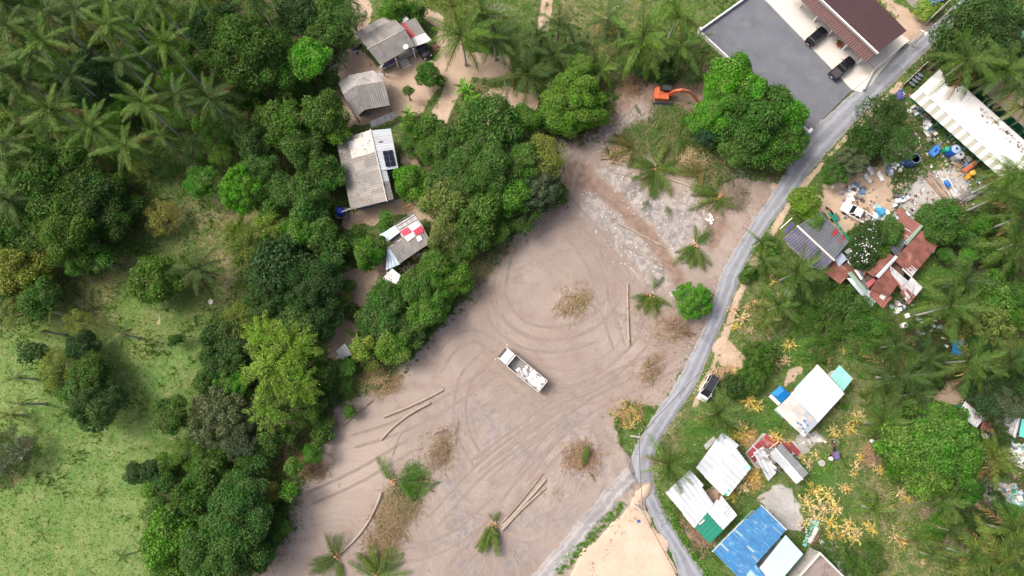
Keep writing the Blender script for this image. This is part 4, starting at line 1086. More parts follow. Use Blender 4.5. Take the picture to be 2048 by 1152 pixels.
stones('gravel', scatter(m_clear * (1 - solid) * (.12 + np.exp(-((sd_clear - 3) / 14.0) ** 2)), 1000, 21), .07, 22, CLOD, 'loose clods of earth on the cleared dirt')
stones('gravel', scatter(np.exp(-(np.abs(d_road + 5) / 4.0) ** 2) * (d_road < 0), 1300, 23), .06, 24, STONE, 'loose stones along the road edge')

# ------------------------------------------------------------------ buildings
def bil(q, u, v): return q[0] * (1 - u) * (1 - v) + q[1] * u * (1 - v) + q[2] * u * v + q[3] * (1 - u) * v
def grey(lo=.82, hi=1.15):
    def f(i, j):
        g = rnd.uniform(lo, hi); return (g, g * rnd.uniform(.97, 1.02), g * rnd.uniform(.94, 1.02))
    return f
def roof(t, quad, nu, nv, mat, pitch=.36, tint=None, amp=.045, name='roof_sheet', mats=None, wonk=.0, skip=()):
    """quad of (px, py, height): top edge a-b, bottom edge d-c; ribs run from the top edge down. One object for each sheet."""
    q = [P(*p) for p in quad]
    n = (q[1] - q[0]).cross(q[3] - q[0]).normalized()
    if n.z < 0: n = -n
    W = ((q[1] - q[0]).length + (q[2] - q[3]).length) / 2 / nu
    k = max(2, min(14, int(round(W / pitch)) * 2))
    tint = tint or grey()
    if mat in (ASB, RUST, DGREY, RTIN): pitch = max(pitch, .46); amp = max(amp, .075)
    for j in range(nv):
        for i in range(nu):
            if (i, j) in skip: continue
            u0, u1 = i / nu, (i + 1.03) / nu
            v0, v1 = max(0, j / nv - .02), min(1.01, (j + 1) / nv + .015 + rnd.uniform(0, wonk))
            lift = n * ((nv - 1 - j) * .022 + (i % 2) * .012 + rnd.uniform(0, .01 + wonk * .3))
            mb = MB(); vs = []
            for a in range(k + 1):
                u = u0 + (u1 - u0) * a / k
                h = n * (amp if a % 2 else 0.0) + lift
                vs.append(bil(q, u, v0) + h); vs.append(bil(q, u, v1) + h)
            mb.add(vs, [(2 * a, 2 * a + 1, 2 * a + 3, 2 * a + 2) for a in range(k)])
            m = mats(i, j) if mats else mat
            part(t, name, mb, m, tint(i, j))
    return q
def plate(t, quad, mat, th=.06, name='roof_panel', color=None):
    mb = MB(); mb.slab([P(*p) for p in quad], th)
    if (Vector(mb.v[1]) - Vector(mb.v[0])).cross(Vector(mb.v[2]) - Vector(mb.v[0])).z < 0: mb.f = [f[::-1] for f in mb.f]
    return part(t, name, mb, mat, color)
def walls(t, pts, ins, z, mat, name='wall', opens=True, color=None, wmat=None):
    """solid body of the house below the eaves, with a door and windows on the sides towards the lane"""
    w = ccw([(P(*p).x, P(*p).y) for p in pts])
    w = inset(w, ins) if ins else w
    b = min(gz(x, y) for x, y in w)
    mb = MB(); mb.prism(w, b - .2, z)
    wl = part(t, name, mb, mat, color)
    cx = sum(p[0] for p in w) / len(w); cy = sum(p[1] for p in w) / len(w)
    if opens:
        for i in range(len(w)):
            A = Vector(w[i]); B = Vector(w[(i + 1) % len(w)]); L = (B - A).length
            if L < 2.2: continue
            e = (B - A) / L; nrm = Vector((e.y, -e.x))
            rz = atan2(e.y, e.x)
            k = max(1, int(L / 2.6))
            for s in range(k):
                c = A + e * L * (s + .5) / k + nrm * .03
                if s == k // 2:
                    mb = MB(); mb.box((c.x, c.y, b + 1.0), (.85, .07, 1.9), rz); d = part(t, 'door', mb, WOOD)
                    mb = MB(); h = c + e * .32 + nrm * .06; mb.box((h.x, h.y, b + 1.0), (.05, .06, .16), rz); sub(d, t, 'handle', mb, STEEL)
                else:
                    mb = MB(); mb.box((c.x, c.y, b + 1.55), (1.0, .08, .9), rz); d = part(t, 'window', mb, wmat or WALLW)
                    mb = MB(); g = c + nrm * .03; mb.box((g.x, g.y, b + 1.55), (.84, .06, .74), rz); sub(d, t, 'pane', mb, GLASS)
    return w, b
def bar(t, a, b, r, mat, name, n=5):
    mb = MB(); mb.tube([a if isinstance(a, Vector) else P(*a), b if isinstance(b, Vector) else P(*b)], r, n); return part(t, name, mb, mat)
def post(t, px, py, z, mat, r=.06, name='post', zr=None):
    p = P(px, py, z); mb = MB(); mb.box((p.x, p.y, (z + gz(p.x, p.y) - .1) / 2), (2 * r, 2 * r, z - gz(p.x, p.y) + .1)); return part(t, name, mb, mat)
def base(px, py): return G(px, py)

# 1 grey house with the red sheet
t = thing('village_house', 'grey corrugated gable house with one red sheet on its side wing', 'house', base(775, 95))
RZ = 4.9
roof(t, [(736, 97, RZ), (810, 58, RZ), (778, 28, 3.5), (709, 67, 3.5)], 9, 3, ASB, .3, lambda i, j: (lambda g: (g, g * .98, g * .95))(rnd.uniform(.95, 1.3) if j == 2 else rnd.uniform(.72, .95)))
roof(t, [(736, 98, RZ), (810, 59, RZ), (829, 91, 3.7), (761, 130, 3.7)], 9, 3, ASB, .3, grey(.78, .98))
mb = MB(); mb.tube([P(734, 98.5, RZ + .04), P(811, 58, RZ + .04)], .14, 6); part(t, 'ridge_cap', mb, ASB, (1.35, 1.35, 1.3))
roof(t, [(799, 49, 3.5), (818, 39, 3.5), (805, 22, 3.1), (784, 32, 3.1)], 2, 1, TIN, .4, lambda i, j: (1.0, .97, .88))
roof(t, [(801, 47, 3.5), (831, 36, 3.5), (850, 65, 3.0), (822, 77, 3.0)], 4, 2, ASB, .3, lambda i, j: (1.15, .14, .17) if i in (0, 1) and False else (.85, .85, .85), skip=((0, 0), (0, 1)))
roof(t, [(801, 47, 3.53), (809.5, 44, 3.53), (831, 71, 3.08), (822, 77, 3.05)], 1, 1, PLAST, .3, lambda i, j: (.36, .035, .05))
roof(t, [(822, 77, 3.05), (850, 65, 3.0), (864, 81, 2.75), (828, 94, 2.75)], 4, 1, TIN, .35, grey(.85, 1.0))
walls(t, [(712, 68, 3.4), (778, 31, 3.4), (827, 91, 3.4), (761, 128, 3.4)], .7, 3.3, WALLW)
mb = MB(); mb.slab([P(762, 141, .9), P(838, 101, .9), P(832, 92, .9), P(757, 133, .9)], .2); part(t, 'veranda', mb, CONC)
for x, y in ((763, 133), (791, 117), (826, 97)): post(t, x, y, 3.4, WHITE, .09)
mb = MB(); a, b = P(763, 139, 1.0), P(790, 123, 1.0)
mb.add([a, b, b + Vector((0, 0, .85)), a + Vector((0, 0, .85)), a + Vector((.03, .08, 0)), b + Vector((.03, .08, 0)), b + Vector((.03, .08, .85)), a + Vector((.03, .08, .85))], [(0, 1, 2, 3), (5, 4, 7, 6), (3, 2, 6, 7), (1, 0, 4, 5), (1, 5, 6, 2), (0, 3, 7, 4)])
part(t, 'railing_cloth', mb, PLAST, (.10, .07, .24))
for k in range(5):
    f = k / 4.0; q = P(801 + 13 * f, 113 + 20 * f, .9 - .17 * k - .08)
    mb = MB(); mb.box(q, (1.5, .42, .16), radians(28)); part(t, 'step', mb, WCONC)
q = P(812, 95, 3.9); mb = MB(); mb.lathe(q, [(.06, -.3), (.06, .1), (.42, .18), (.45, .25)], 12); part(t, 'satellite_dish', mb, WHITE)
# 2 sagging grey house
t = thing('village_house', 'sagging two-tone grey roofed house with an open brown porch', 'house', base(730, 200))
A0, A1, A2 = (676, 166, 3.0), (699, 151, 3.3), (748, 141, 3.2)
B0, B1, B2 = (687, 189, 4.1), (712, 173, 4.4), (769, 163, 4.3)
C0, C1, C2 = (709, 236, 2.7), (730, 219, 3.0), (780, 210, 3.0)
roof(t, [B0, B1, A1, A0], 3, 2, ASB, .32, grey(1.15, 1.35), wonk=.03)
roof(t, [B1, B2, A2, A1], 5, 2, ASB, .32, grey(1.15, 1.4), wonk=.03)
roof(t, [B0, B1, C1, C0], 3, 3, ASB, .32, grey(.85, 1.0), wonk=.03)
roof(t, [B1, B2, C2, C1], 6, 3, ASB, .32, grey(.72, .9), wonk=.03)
roof(t, [(748, 161, 3.9), (769, 162, 3.95), (766, 147, 3.3), (746, 146, 3.3)], 2, 1, ASB, .32, grey(1.3, 1.5))
walls(t, [(680, 168, 2.9), (745, 145, 2.9), (772, 195, 2.9), (703, 222, 2.9)], .5, 2.7, WALLB)
for x, y in ((712, 232), (731, 216), (777, 207)): post(t, x, y, 2.8, WOOD, .07)
for k in range(9):   # low lean-to of dark sheets in front
    f0, f1 = k / 9, (k + .97) / 9
    plate(t, [(740 + 48 * f0, 243 - 20 * f0, 1.7), (740 + 48 * f1, 243 - 20 * f1, 1.7), (743 + 48 * f1, 256 - 20 * f1, 1.25), (743 + 48 * f0, 256 - 20 * f0, 1.25)], DGREY, .03, 'awning_sheet', tuple([rnd.uniform(1.2, 2.2)] * 3))
for x, y in ((745, 250), (786, 232)): post(t, x, y, 1.3, WOOD, .05)
# 3 long house with solar panels
t = thing('village_house', 'long grey roofed house with white patches, solar panels and a blue end wall', 'house', base(735, 350))
RG = 4.6
roof(t, [(741, 260, RG), (773, 402, RG), (702, 419, 3.1), (673, 281, 3.1)], 16, 3, ASB, .32, lambda i, j: (2.0, 1.98, 1.9) if (1 <= i <= 4 and j <= 1) or (i <= 4 and j == 0) else (lambda g: (g * 1.03, g, g * .96))(rnd.uniform(.82, 1.08)))
plate(t, [(710, 287, 3.95), (720, 285, 4.15), (722, 295, 4.15), (712, 297, 3.95)], GLASS, .05, 'skylight', (6, 6, 6))
roof(t, [(743, 261, RG), (757, 342, RG), (796, 336, 3.5), (781, 257, 3.5)], 8, 1, TIN, .5, grey(1.25, 1.4))
roof(t, [(757, 342, RG), (762, 365, RG), (778, 361, 4.0), (773, 341, 4.0)], 2, 1, TIN, .5, grey(1.15, 1.25))
roof(t, [(762, 365, RG), (773, 402, RG), (787, 398, 4.0), (778, 361, 4.0)], 3, 1, ASB, .4, grey(.8, .95))
mb = MB(); mb.tube([P(741, 258, RG + .06), P(774, 403, RG + .06)], .12, 6); part(t, 'ridge_cap', mb, ASB, (1.7, 1.7, 1.65))
for r_ in range(3):
    for c_ in range(2):
        x0, y0 = 765 + 10.4 * c_ + 2.4 * r_, 302.5 - 1.6 * c_ + 10.7 * r_
        z_ = 4.42 - .30 * c_
        p_ = plate(t, [(x0, y0, z_), (x0 + 9.4, y0 - 1.5, z_ - .27), (x0 + 11.6, y0 + 8.4, z_ - .27), (x0 + 2.2, y0 + 9.9, z_)], SOLAR, .04, 'solar_panel')
plate(t, [(757.5, 283, 4.35), (766, 281.5, 4.1), (766.6, 284.5, 4.1), (758, 286, 4.35)], DGREY, .03, 'roof_vent')
w3, b3 = walls(t, [(676, 283, 3.0), (778, 262, 3.0), (784, 396, 3.0), (705, 416, 3.0)], .5, 2.95, PLAST, color=(.10, .26, .42))
mb = MB(); a_, b_ = P(683, 424, 3.0), P(702, 417, 3.05); mb.tube([a_, b_], .12, 6); part(t, 'gutter_pipe', mb, WHITE)
# water tank on its stand
t = thing('water_tank', 'blue ribbed water tank on a steel stand below the solar-panelled house', 'tank', base(684, 432))
bx = P(683, 426, 1.4)
for sx in (-1, 1):
    for sy in (-1, 1):
        mb = MB(); mb.box((bx.x + sx * .75, bx.y + sy * .75, .7), (.08, .08, 1.5)); part(t, 'leg', mb, STEEL)
mb = MB(); mb.box((bx.x, bx.y, 1.4), (1.8, 1.8, .08)); part(t, 'platform', mb, GWOOD)
mb = MB(); mb.lathe((bx.x, bx.y, 1.44), [(.68, 0), (.72, .1), (.68, .3), (.72, .45), (.68, .65), (.72, .8), (.68, 1.0), (.70, 1.15), (.45, 1.42), (.25, 1.46)], 20); part(t, 'tank_body', mb, PLAST, (.02, .05, .42), smooth=True)
mb = MB(); mb.lathe((bx.x, bx.y, 2.9), [(.27, 0), (.27, .09), (.2, .12)], 14); part(t, 'lid', mb, PLAST, (.03, .08, .5))
# 4 patchwork shed
t = thing('patchwork_shed', 'shed roofed with mismatched grey, red and white sheets and bare battens', 'shed', base(812, 488))
def red_white(i, j):
    if (i, j) in ((3, 1), (5, 1)): return (.62, .03, .08)
    if (i, j) in ((4, 0), (4, 1), (5, 0)): return (.85, .84, .82)
    g = rnd.uniform(.26, .36); return (g, g, g)
roof(t, [(778, 495, 3.2), (846, 454, 3.2), (862, 484, 2.5), (799, 527, 2.5)], 6, 2, ASB, .34, grey(.75, 1.0), wonk=.04)
roof(t, [(791, 451, 2.5), (829, 428, 2.5), (847, 455, 3.22), (807, 479, 3.22)], 6, 2, PLAST, .34, lambda i, j: (lambda g: (g, g, g * .98))(rnd.uniform(.28, .44)), wonk=.03)
for q in ([(800.5, 463.5, 2.95), (815.7, 454, 2.95), (823, 464, 3.25), (808, 474, 3.25)], [(826, 462, 3.32), (842, 451, 3.32), (848, 463, 3.2), (833, 470, 3.2)]):
    roof(t, q, 2, 1, PLAST, .3, lambda i, j: (.62, .03, .08), name='red_sheet')
for q in ([(815, 453, 2.98), (832, 443, 2.98), (840, 452, 3.3), (825, 462, 3.3)], [(808, 474, 3.3), (826, 464, 3.35), (831, 472, 3.22), (816, 483, 3.22)], [(832, 474, 3.12), (840, 470, 3.12), (845, 479, 2.95), (836, 484, 2.95)]):
    roof(t, q, 2, 1, PLAST, .3, lambda i, j: (.82, .81, .79), name='white_sheet')
roof(t, [(759, 470, 2.7), (790, 451, 2.7), (800, 464, 3.1), (770, 487, 3.1)], 3, 2, TIN, .4, lambda i, j: (.85, .98, 1.08) if rnd.random() < .8 else (1.2, 1.15, 1.1))
roof(t, [(754, 476, 2.6), (765, 470, 2.7), (774, 488, 2.9), (765, 493, 2.8)], 1, 2, RTIN, .4, grey(1.1, 1.4))
roof(t, [(774, 496, 3.0), (783, 494, 3.0), (800, 528, 2.4), (772, 540, 2.3)], 2, 1, TIN, .5, lambda i, j: (.8, .95, 1.05))
for k, (a_, b_) in enumerate((((787, 450, 2.6), (828, 424, 2.6)), ((791, 455, 2.7), (832, 430, 2.7)), ((797, 461, 2.9), (838, 437, 2.9)), ((788, 449, 2.5), (800, 466, 3.1)), ((808, 438, 2.5), (818, 452, 3.0)), ((826, 425, 2.5), (846, 452, 3.2)))): bar(t, a_, b_, .06, GWOOD, 'batten')
for k in range(4): bar(t, (776 + 9 * k, 496 - 6 * k, 3.18), (786 + 9 * k, 490 - 6 * k, 3.22), .09, RUST if k % 2 else WCONC, 'ridge_piece')
walls(t, [(768, 475, 2.4), (828, 436, 2.4), (858, 482, 2.4), (800, 524, 2.4)], .5, 2.3, GWOOD)
t = thing('flat_hut', 'small white flat roofed hut below the patchwork shed', 'hut', base(783, 560))
plate(t, [(764, 558, 2.4), (784, 537, 2.4), (803, 552, 2.4), (788, 574, 2.4)], WHITE, .08)
for k in range(6): plate(t, [(772 + 4 * (k % 3), 553 + 3 * (k % 3) - 7 * (k // 3), 2.44), (775 + 4 * (k % 3), 550 + 3 * (k % 3) - 7 * (k // 3), 2.44), (777 + 4 * (k % 3), 552 + 3 * (k % 3) - 7 * (k // 3), 2.44), (774 + 4 * (k % 3), 555 + 3 * (k % 3) - 7 * (k // 3), 2.44)], CONC, .02, 'roof_tray')
walls(t, [(766, 558, 2.3), (784, 540, 2.3), (801, 552, 2.3), (787, 571, 2.3)], .25, 2.3, WALLW, opens=False)
plate(t, [(772, 569, 1.2), (778, 565, 1.2), (790, 573, 1.2), (784, 577, 1.2)], TIN, .04, 'step_roof')
t = thing('lean_to_shed', 'small grey lean-to shed on bare soil among shrubs', 'shed', base(689, 705))
roof(t, [(672, 702, 2.3), (689, 687, 2.4), (705, 709, 1.9), (680, 717, 1.8)], 2, 2, TIN, .5, grey(.75, .9))
walls(t, [(676, 702, 1.9), (689, 691, 1.9), (701, 707, 1.9), (682, 713, 1.9)], .2, 1.75, GWOOD, opens=False)
bar(t, (672, 717, 1.6), (684, 708, 2.2), .1, WHITE, 'pipe'); bar(t, (697, 692, 1.9), (702, 706, 1.7), .05, GWOOD, 'pole')
t = thing('tin_sheet', 'loose grey tin sheet leaning in the weeds under the lean-to', 'sheet', base(704, 746))
roof(t, [(697, 748, .9), (706, 737, .9), (711, 741, .3), (702, 752, .3)], 1, 1, TIN, .25, grey(.9, 1)); bar(t, (699, 750, .1), (700, 748, .8), .04, WOOD, 'prop')

# 5 row of shops with a brown roof
t = thing('shop_row', 'row of white fronted shops under a long dark brown metal roof', 'building', base(1690, 60))
d_ = (1, .93)
def along(x, y, k): return (x + 28.3 * k, y + 28.0 * k)
HR, HP = 5.6, 3.9
roof(t, [(1755, 105, HR), (1600, -41, HR), (1660, -90, 4.6), (1813, 62, 4.6)], 14, 1, BROWN, .45, grey(.97, 1.03), .03)
roof(t, [(1751, 108, 4.7), (1594, -38, 4.7), (1570, -30, HP), (1733, 126, HP)], 14, 1, BROWN, .45, lambda i, j: (1.3, .98, .88), .03)
mb = MB(); mb.tube([P(1757, 107, HR - .02), P(1598, -43, HR - .02)], .13, 6); part(t, 'gutter', mb, WHITE)
mb = MB(); mb.slab([P(1755, 106, HR - .1), P(1600, -40, HR - .1), P(1597, -37, 4.75), P(1752, 109, 4.75)], .05); part(t, 'clerestory', mb, WHITE)
bw = [(P(1714, 128).x, P(1714, 128).y), (P(1560, -22).x, P(1560, -22).y), (P(1612, -80).x, P(1612, -80).y), (P(1763, 66).x, P(1763, 66).y)]
A_, B_ = Vector(bw[0]), Vector(bw[1]); e_ = (B_ - A_).normalized(); n_ = Vector((e_.y, -e_.x))
if n_.dot(Vector((0, 0)) - A_) < 0: n_ = -n_
bk_ = [tuple(A_ - n_ * 1.5), tuple(B_ - n_ * 1.5), bw[2], bw[3]]
mb = MB(); mb.prism(bk_, -.2, 3.7); part(t, 'wall', mb, WALLW)
A_, B_ = Vector(bw[0]), Vector(bw[1]); e_ = (B_ - A_).normalized(); n_ = Vector((e_.y, -e_.x))
if n_.dot(Vector((0, 0)) - A_) < 0: n_ = -n_
L_ = (B_ - A_).length; bay = L_ / 5.35; rz_ = atan2(e_.y, e_.x)
for k in range(6):
    c_ = A_ + e_ * (bay * (k + .5)) - n_ * 1.45
    if bay * (k + .92) > L_: break
    mb = MB(); mb.box((c_.x, c_.y, 1.55), (bay * .86, .1, 2.8), rz_); d = part(t, 'shutter', mb, DGREY, (1.6, 1.7, 1.75))
    for s_ in range(5):
        mb = MB(); g_ = c_ + n_ * .07; mb.box((g_.x, g_.y, .5 + s_ * .55), (bay * .84, .05, .05), rz_); sub(d, t, 'slat', mb, STEEL)
    q_ = A_ + e_ * (bay * k)
    mb = MB(); mb.box((q_.x, q_.y, 1.9), (.28, .28, 3.9), rz_); part(t, 'column', mb, WHITE)
mb = MB(); pa, pb, pc = P(1748, 140, .9), P(1818, 80, .9), P(1728, 178, .9)
for a_, b_ in ((pa, pb), (pc, pa)):
    mid_ = (a_ + b_) / 2; mb.box((mid_.x, mid_.y, .45), ((b_ - a_).length, .18, 1.0), atan2(b_.y - a_.y, b_.x - a_.x))
part(t, 'side_wall', mb, WHITE)
bar(t, (1737, 124, 3.0), (1748, 137, 1.0), .07, STEEL, 'drain_pipe')
t = thing('boundary_wall', 'low white wall round the dark parking lot', 'wall', base(1400, 64))
for a_, b_ in (((1397, 65), (1514, -18)), ((1397, 66), (1618, 270))):
    A_, B_ = P(*a_), P(*b_); L_ = (B_ - A_).length; n_ = int(L_ / 3)
    for k in range(n_):
        m_ = A_.lerp(B_, (k + .5) / n_); mb = MB(); mb.box((m_.x, m_.y, .22), (L_ / n_ - .015, .26, 1.05), atan2(B_.y - A_.y, B_.x - A_.x)); part(t, 'wall_panel', mb, WHITE)
for a_ in ((1397, 64), (1398, 68)):
    m_ = P(*a_); mb = MB(); mb.box((m_.x, m_.y, .5), (.3, .3, 1.7)); part(t, 'pillar', mb, WHITE)

# 6 long white workshop with a striped awning
t = thing('workshop', 'long white roofed workshop with a striped awning and litter along its ridge', 'building', base(1940, 240))
roof(t, [(1884, 134, 4.6), (2110, 336, 4.6), (2063, 378, 4.0), (1838, 177, 4.0)], 26, 1, WHITE, .5, grey(.90, 1.0), .03)
roof(t, [(1838, 178, 3.85), (2062, 379, 3.85), (2044, 393, 3.2), (1820, 193, 3.2)], 30, 1, WHITE, .5, lambda i, j: (1.0, 1.0, .93) if i % 2 == 0 else (.50, .50, .42), .03, 'awning_sheet')
walls(t, [(1840, 177, 3.8), (1884, 136, 3.8), (2108, 336, 3.8), (2062, 375, 3.8)], .35, 3.75, GREEN, opens=False, color=(.7, .8, .8))
for k in range(8): post(t, 1822 + 28 * k, 194.5 + 25 * k, 3.1, GREEN, .06)
o = clumps('dry_leaves', np.array([[*(P(x, y, 4.55 - .1)[:2]), 4.5] for x, y in [(rnd.gauss(1915, 12), 0) for _ in range(40)] for y in [rnd.gauss(160 + (x - 1905) * .89, 6)]] + [[*(P(x, y, 4.5)[:2]), 4.52] for x, y in [(rnd.uniform(1960, 2046), 0) for _ in range(50)] for y in [213 + (x - 1960) * .9 + abs(rnd.gauss(0, 7))]]), .35, .2, 6, 31, (.13, .095, .07), DRY, True)
o.parent = t; o.location = -t.location

# 7 rust-roofed compound
t = thing('rusty_compound', 'sprawling house of rust-red tin roofs patched with silver sheets', 'house', base(1770, 550))
rs = lambda i, j: (lambda g: (g, g * .95, g * .92))(rnd.uniform(.75, 1.25))
sil = lambda pr: (lambda i, j: RTIN if rnd.random() < pr else RUST)
roof(t, [(1673, 519, 3.2), (1645, 543, 2.9), (1680, 568, 2.7), (1702, 545, 3.0)], 4, 2, RUST, .35, rs)
roof(t, [(1688, 503, 3.0), (1699, 495, 3.1), (1715, 508, 2.8), (1706, 518, 2.7)], 2, 1, TIN, .5, grey(.75, .85))
roof(t, [(1669, 519, 3.35), (1683, 505, 3.35), (1695, 517, 3.2), (1678, 533, 3.2)], 2, 1, TIN, .4, lambda i, j: (.85, .95, 1.1))
roof(t, [(1694, 520, 2.9), (1706, 510, 2.9), (1738, 537, 3.3), (1722, 560, 3.2)], 4, 2, RUST, .35, rs, mats=sil(.12))
roof(t, [(1788, 512, 4.1), (1748, 554, 4.1), (1712, 530, 3.0), (1752, 490, 3.0)], 6, 2, RUST, .35, rs)
roof(t, [(1810, 486, 4.0), (1843, 450, 4.0), (1808, 427, 3.2), (1776, 459, 3.2)], 5, 2, RUST, .35, lambda i, j: (.95, 1.0, 1.0))
roof(t, [(1771, 486, 3.75), (1798, 472, 3.75), (1814, 483, 4.1), (1793, 514, 4.1)], 3, 2, DGREY, .4, lambda i, j: (.62, .66, .72), name='dark_sheet')
roof(t, [(1843, 461, 3.9), (1787, 518, 3.9), (1823, 554, 2.9), (1875, 491, 2.9)], 10, 3, RUST, .35, rs)
roof(t, [(1814, 523, 3.35), (1803, 538, 3.35), (1822, 555, 2.95), (1835, 538, 2.95)], 2, 2, RTIN, .35, grey(.95, 1.15))
roof(t, [(1778, 528, 3.9), (1741, 577, 3.7), (1777, 594, 2.9), (1803, 556, 3.1)], 6, 2, RUST, .35, rs)
roof(t, [(1783, 553, 3.3), (1779, 530, 3.95), (1828, 572, 3.0), (1818, 600, 2.7)], 4, 4, RTIN, .35, grey(.9, 1.15), mats=sil(.8))
roof(t, [(1823, 554, 2.85), (1845, 575, 2.6), (1818, 609, 2.4), (1800, 585, 2.7)], 4, 2, RTIN, .35, grey(.85, 1.1), mats=sil(.5))
roof(t, [(1790, 511, 4.2), (1796, 514, 4.2), (1758, 556, 4.1), (1751, 552, 4.1)], 1, 4, TIN, .5, grey(1.05, 1.2), name='ridge_sheet')
roof(t, [(1842, 449, 4.1), (1846, 453, 4.1), (1814, 490, 4.1), (1807, 485, 4.1)], 1, 3, PLAST, .5, lambda i, j: (.24, .33, .25), name='ridge_sheet')
roof(t, [(1694, 546, 3.1), (1702, 543, 3.1), (1736, 582, 2.9), (1730, 588, 2.9)], 1, 3, PLAST, .5, lambda i, j: (.24, .34, .27), name='ridge_sheet')
roof(t, [(1716, 538, 3.3), (1721, 537, 3.5), (1737, 578, 3.0), (1731, 580, 2.9)], 1, 2, DGREY, .3, lambda i, j: (1.0, 1.3, 1.1), name='fallen_sheet')
roof(t, [(1693, 556, 2.8), (1708, 556, 2.9), (1757, 596, 2.6), (1742, 614, 2.3)], 2, 4, TIN, .4, lambda i, j: (1.35, 1.38, 1.4) if j == 0 else (.95, 1.02, 1.1))
roof(t, [(1745, 572, 3.0), (1784, 595, 2.7), (1766, 618, 2.3), (1738, 590, 2.7)], 4, 2, RUST, .35, rs, mats=sil(.1))
roof(t, [(1866, 485, 2.8), (1875, 488, 2.7), (1867, 506, 2.5), (1857, 497, 2.6)], 1, 1, TIN, .35, grey(1.0, 1.2))
roof(t, [(1731, 566, 3.25), (1747, 556, 3.5), (1752, 562, 3.4), (1736, 576, 3.2)], 2, 1, PLAST, .3, lambda i, j: (.38, .10, .11))
for a_, b_ in (((1809, 456, 3.7), (1824, 466, 3.9)), ((1818, 455, 3.6), (1828, 462, 3.8)), ((1811, 471, 3.9), (1818, 475, 4.0))): bar(t, a_, b_, .07, WHITE, 'batten')
for k in range(7): bar(t, (1696 + rnd.uniform(-4, 6), 512 + rnd.uniform(0, 14), 3.1), (1702 + rnd.uniform(-4, 8), 524 + rnd.uniform(0, 8), 3.2), .05, WHITE, 'loose_batten')
walls(t, [(1690, 508, 2.7), (1706, 498, 2.7), (1812, 440, 2.7), (1870, 490, 2.7), (1815, 560, 2.7), (1740, 590, 2.7), (1660, 545, 2.7)], .9, 2.55, WALLB)
t = thing('dark_gable_house', 'house with a dark purple-grey gable roof and pale ridge cap', 'house', base(1630, 490))
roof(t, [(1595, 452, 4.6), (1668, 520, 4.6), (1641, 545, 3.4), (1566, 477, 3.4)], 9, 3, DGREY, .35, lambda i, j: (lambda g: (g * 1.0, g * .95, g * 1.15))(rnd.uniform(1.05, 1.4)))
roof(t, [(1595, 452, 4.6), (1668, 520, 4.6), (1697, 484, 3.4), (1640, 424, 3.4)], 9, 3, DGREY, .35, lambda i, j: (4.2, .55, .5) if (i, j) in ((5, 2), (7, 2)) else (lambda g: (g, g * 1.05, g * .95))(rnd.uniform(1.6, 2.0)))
mb = MB(); mb.tube([P(1594, 451, 4.68), P(1669, 521, 4.68)], .16, 6); part(t, 'ridge_cap', mb, WCONC)
walls(t, [(1575, 475, 3.2), (1636, 430, 3.2), (1692, 484, 3.2), (1642, 540, 3.2)], .6, 3.1, WALLW)
for k in range(6): plate(t, [(1655 + 7 * k, 425 + 9.5 * k, 2.2), (1660 + 7 * k, 424 + 9.5 * k, 2.2), (1665.5 + 7 * k, 432 + 9.5 * k, 2.0), (1660.5 + 7 * k, 433.5 + 9.5 * k, 2.0)], GREEN, .04, 'awning_sheet', (1, 1.2, 1))
bar(t, (1560, 458, 2.6), (1584, 436, 2.6), .09, WHITE, 'gutter')
plate(t, [(1566, 462, 2.5), (1585, 443, 2.5), (1590, 449, 2.4), (1572, 470, 2.4)], DGREY, .05, 'porch_sheet', (1.2, 1.0, 2.0))

# 8 white roofed house with teal flat roof and blue canopy
t = thing('white_roofed_house', 'house with a large plain white roof, patched grey terrace roof and blue strips', 'house', base(1630, 800))
roof(t, [(1635, 729, 4.3), (1679, 776, 4.3), (1627, 832, 3.7), (1582, 788, 3.7)], 6, 1, WHITE, .6, lambda i, j: (1.15, 1.15, 1.16), .02)
roof(t, [(1679, 776, 4.2), (1688, 787, 4.0), (1636, 845, 3.4), (1627, 832, 3.6)], 1, 4, WHITE, .6, lambda i, j: (.86, .95, .98), .02)
cells = {}
roof(t, [(1582, 789, 3.5), (1636, 845, 3.4), (1608, 874, 3.0), (1551, 819, 3.1)], 7, 4, WCONC, .5, lambda i, j: (.52, .62, .76) if i >= 4 and j <= 2 and rnd.random() < .75 else (lambda g: (g, g, g))(rnd.uniform(.66, .95)), .02)
for x, y in ((1611, 825), (1609, 843), (1596, 847), (1615, 852), (1606, 858), (1610, 866), (1602, 851)): plate(t, [(x - 3, y - 2, 3.42), (x - .5, y - 4, 3.42), (x + 3, y, 3.36), (x + 1, y + 2, 3.36)], BLUE, .03, 'blue_strip', (.8, .7, .9))
walls(t, [(1556, 820, 2.9), (1635, 735, 2.9), (1683, 785, 2.9), (1608, 868, 2.9)], .35, 2.85, PBLUE)
t = thing('teal_annex', 'flat teal roofed annex at the corner of the white-roofed house', 'shed', base(1683, 758))
roof(t, [(1679, 730, 3.3), (1705, 757, 3.2), (1686, 783, 3.1), (1660, 752, 3.2)], 4, 2, TEAL, .6, grey(.95, 1.08), .02)
walls(t, [(1679, 733, 3.0), (1702, 757, 3.0), (1685, 780, 3.0), (1663, 752, 3.0)], .3, 2.95, WALLW, opens=False)
t = thing('blue_canopy', 'bright blue tarpaulin canopy against the white-roofed house', 'canopy', base(1562, 788))
q = [P(1561, 771, 2.5), P(1582, 788, 2.5), P(1563, 806, 2.3), P(1542, 787, 2.3)]; c1, c2 = P(1568, 781, 3.0), P(1555, 792, 2.9)
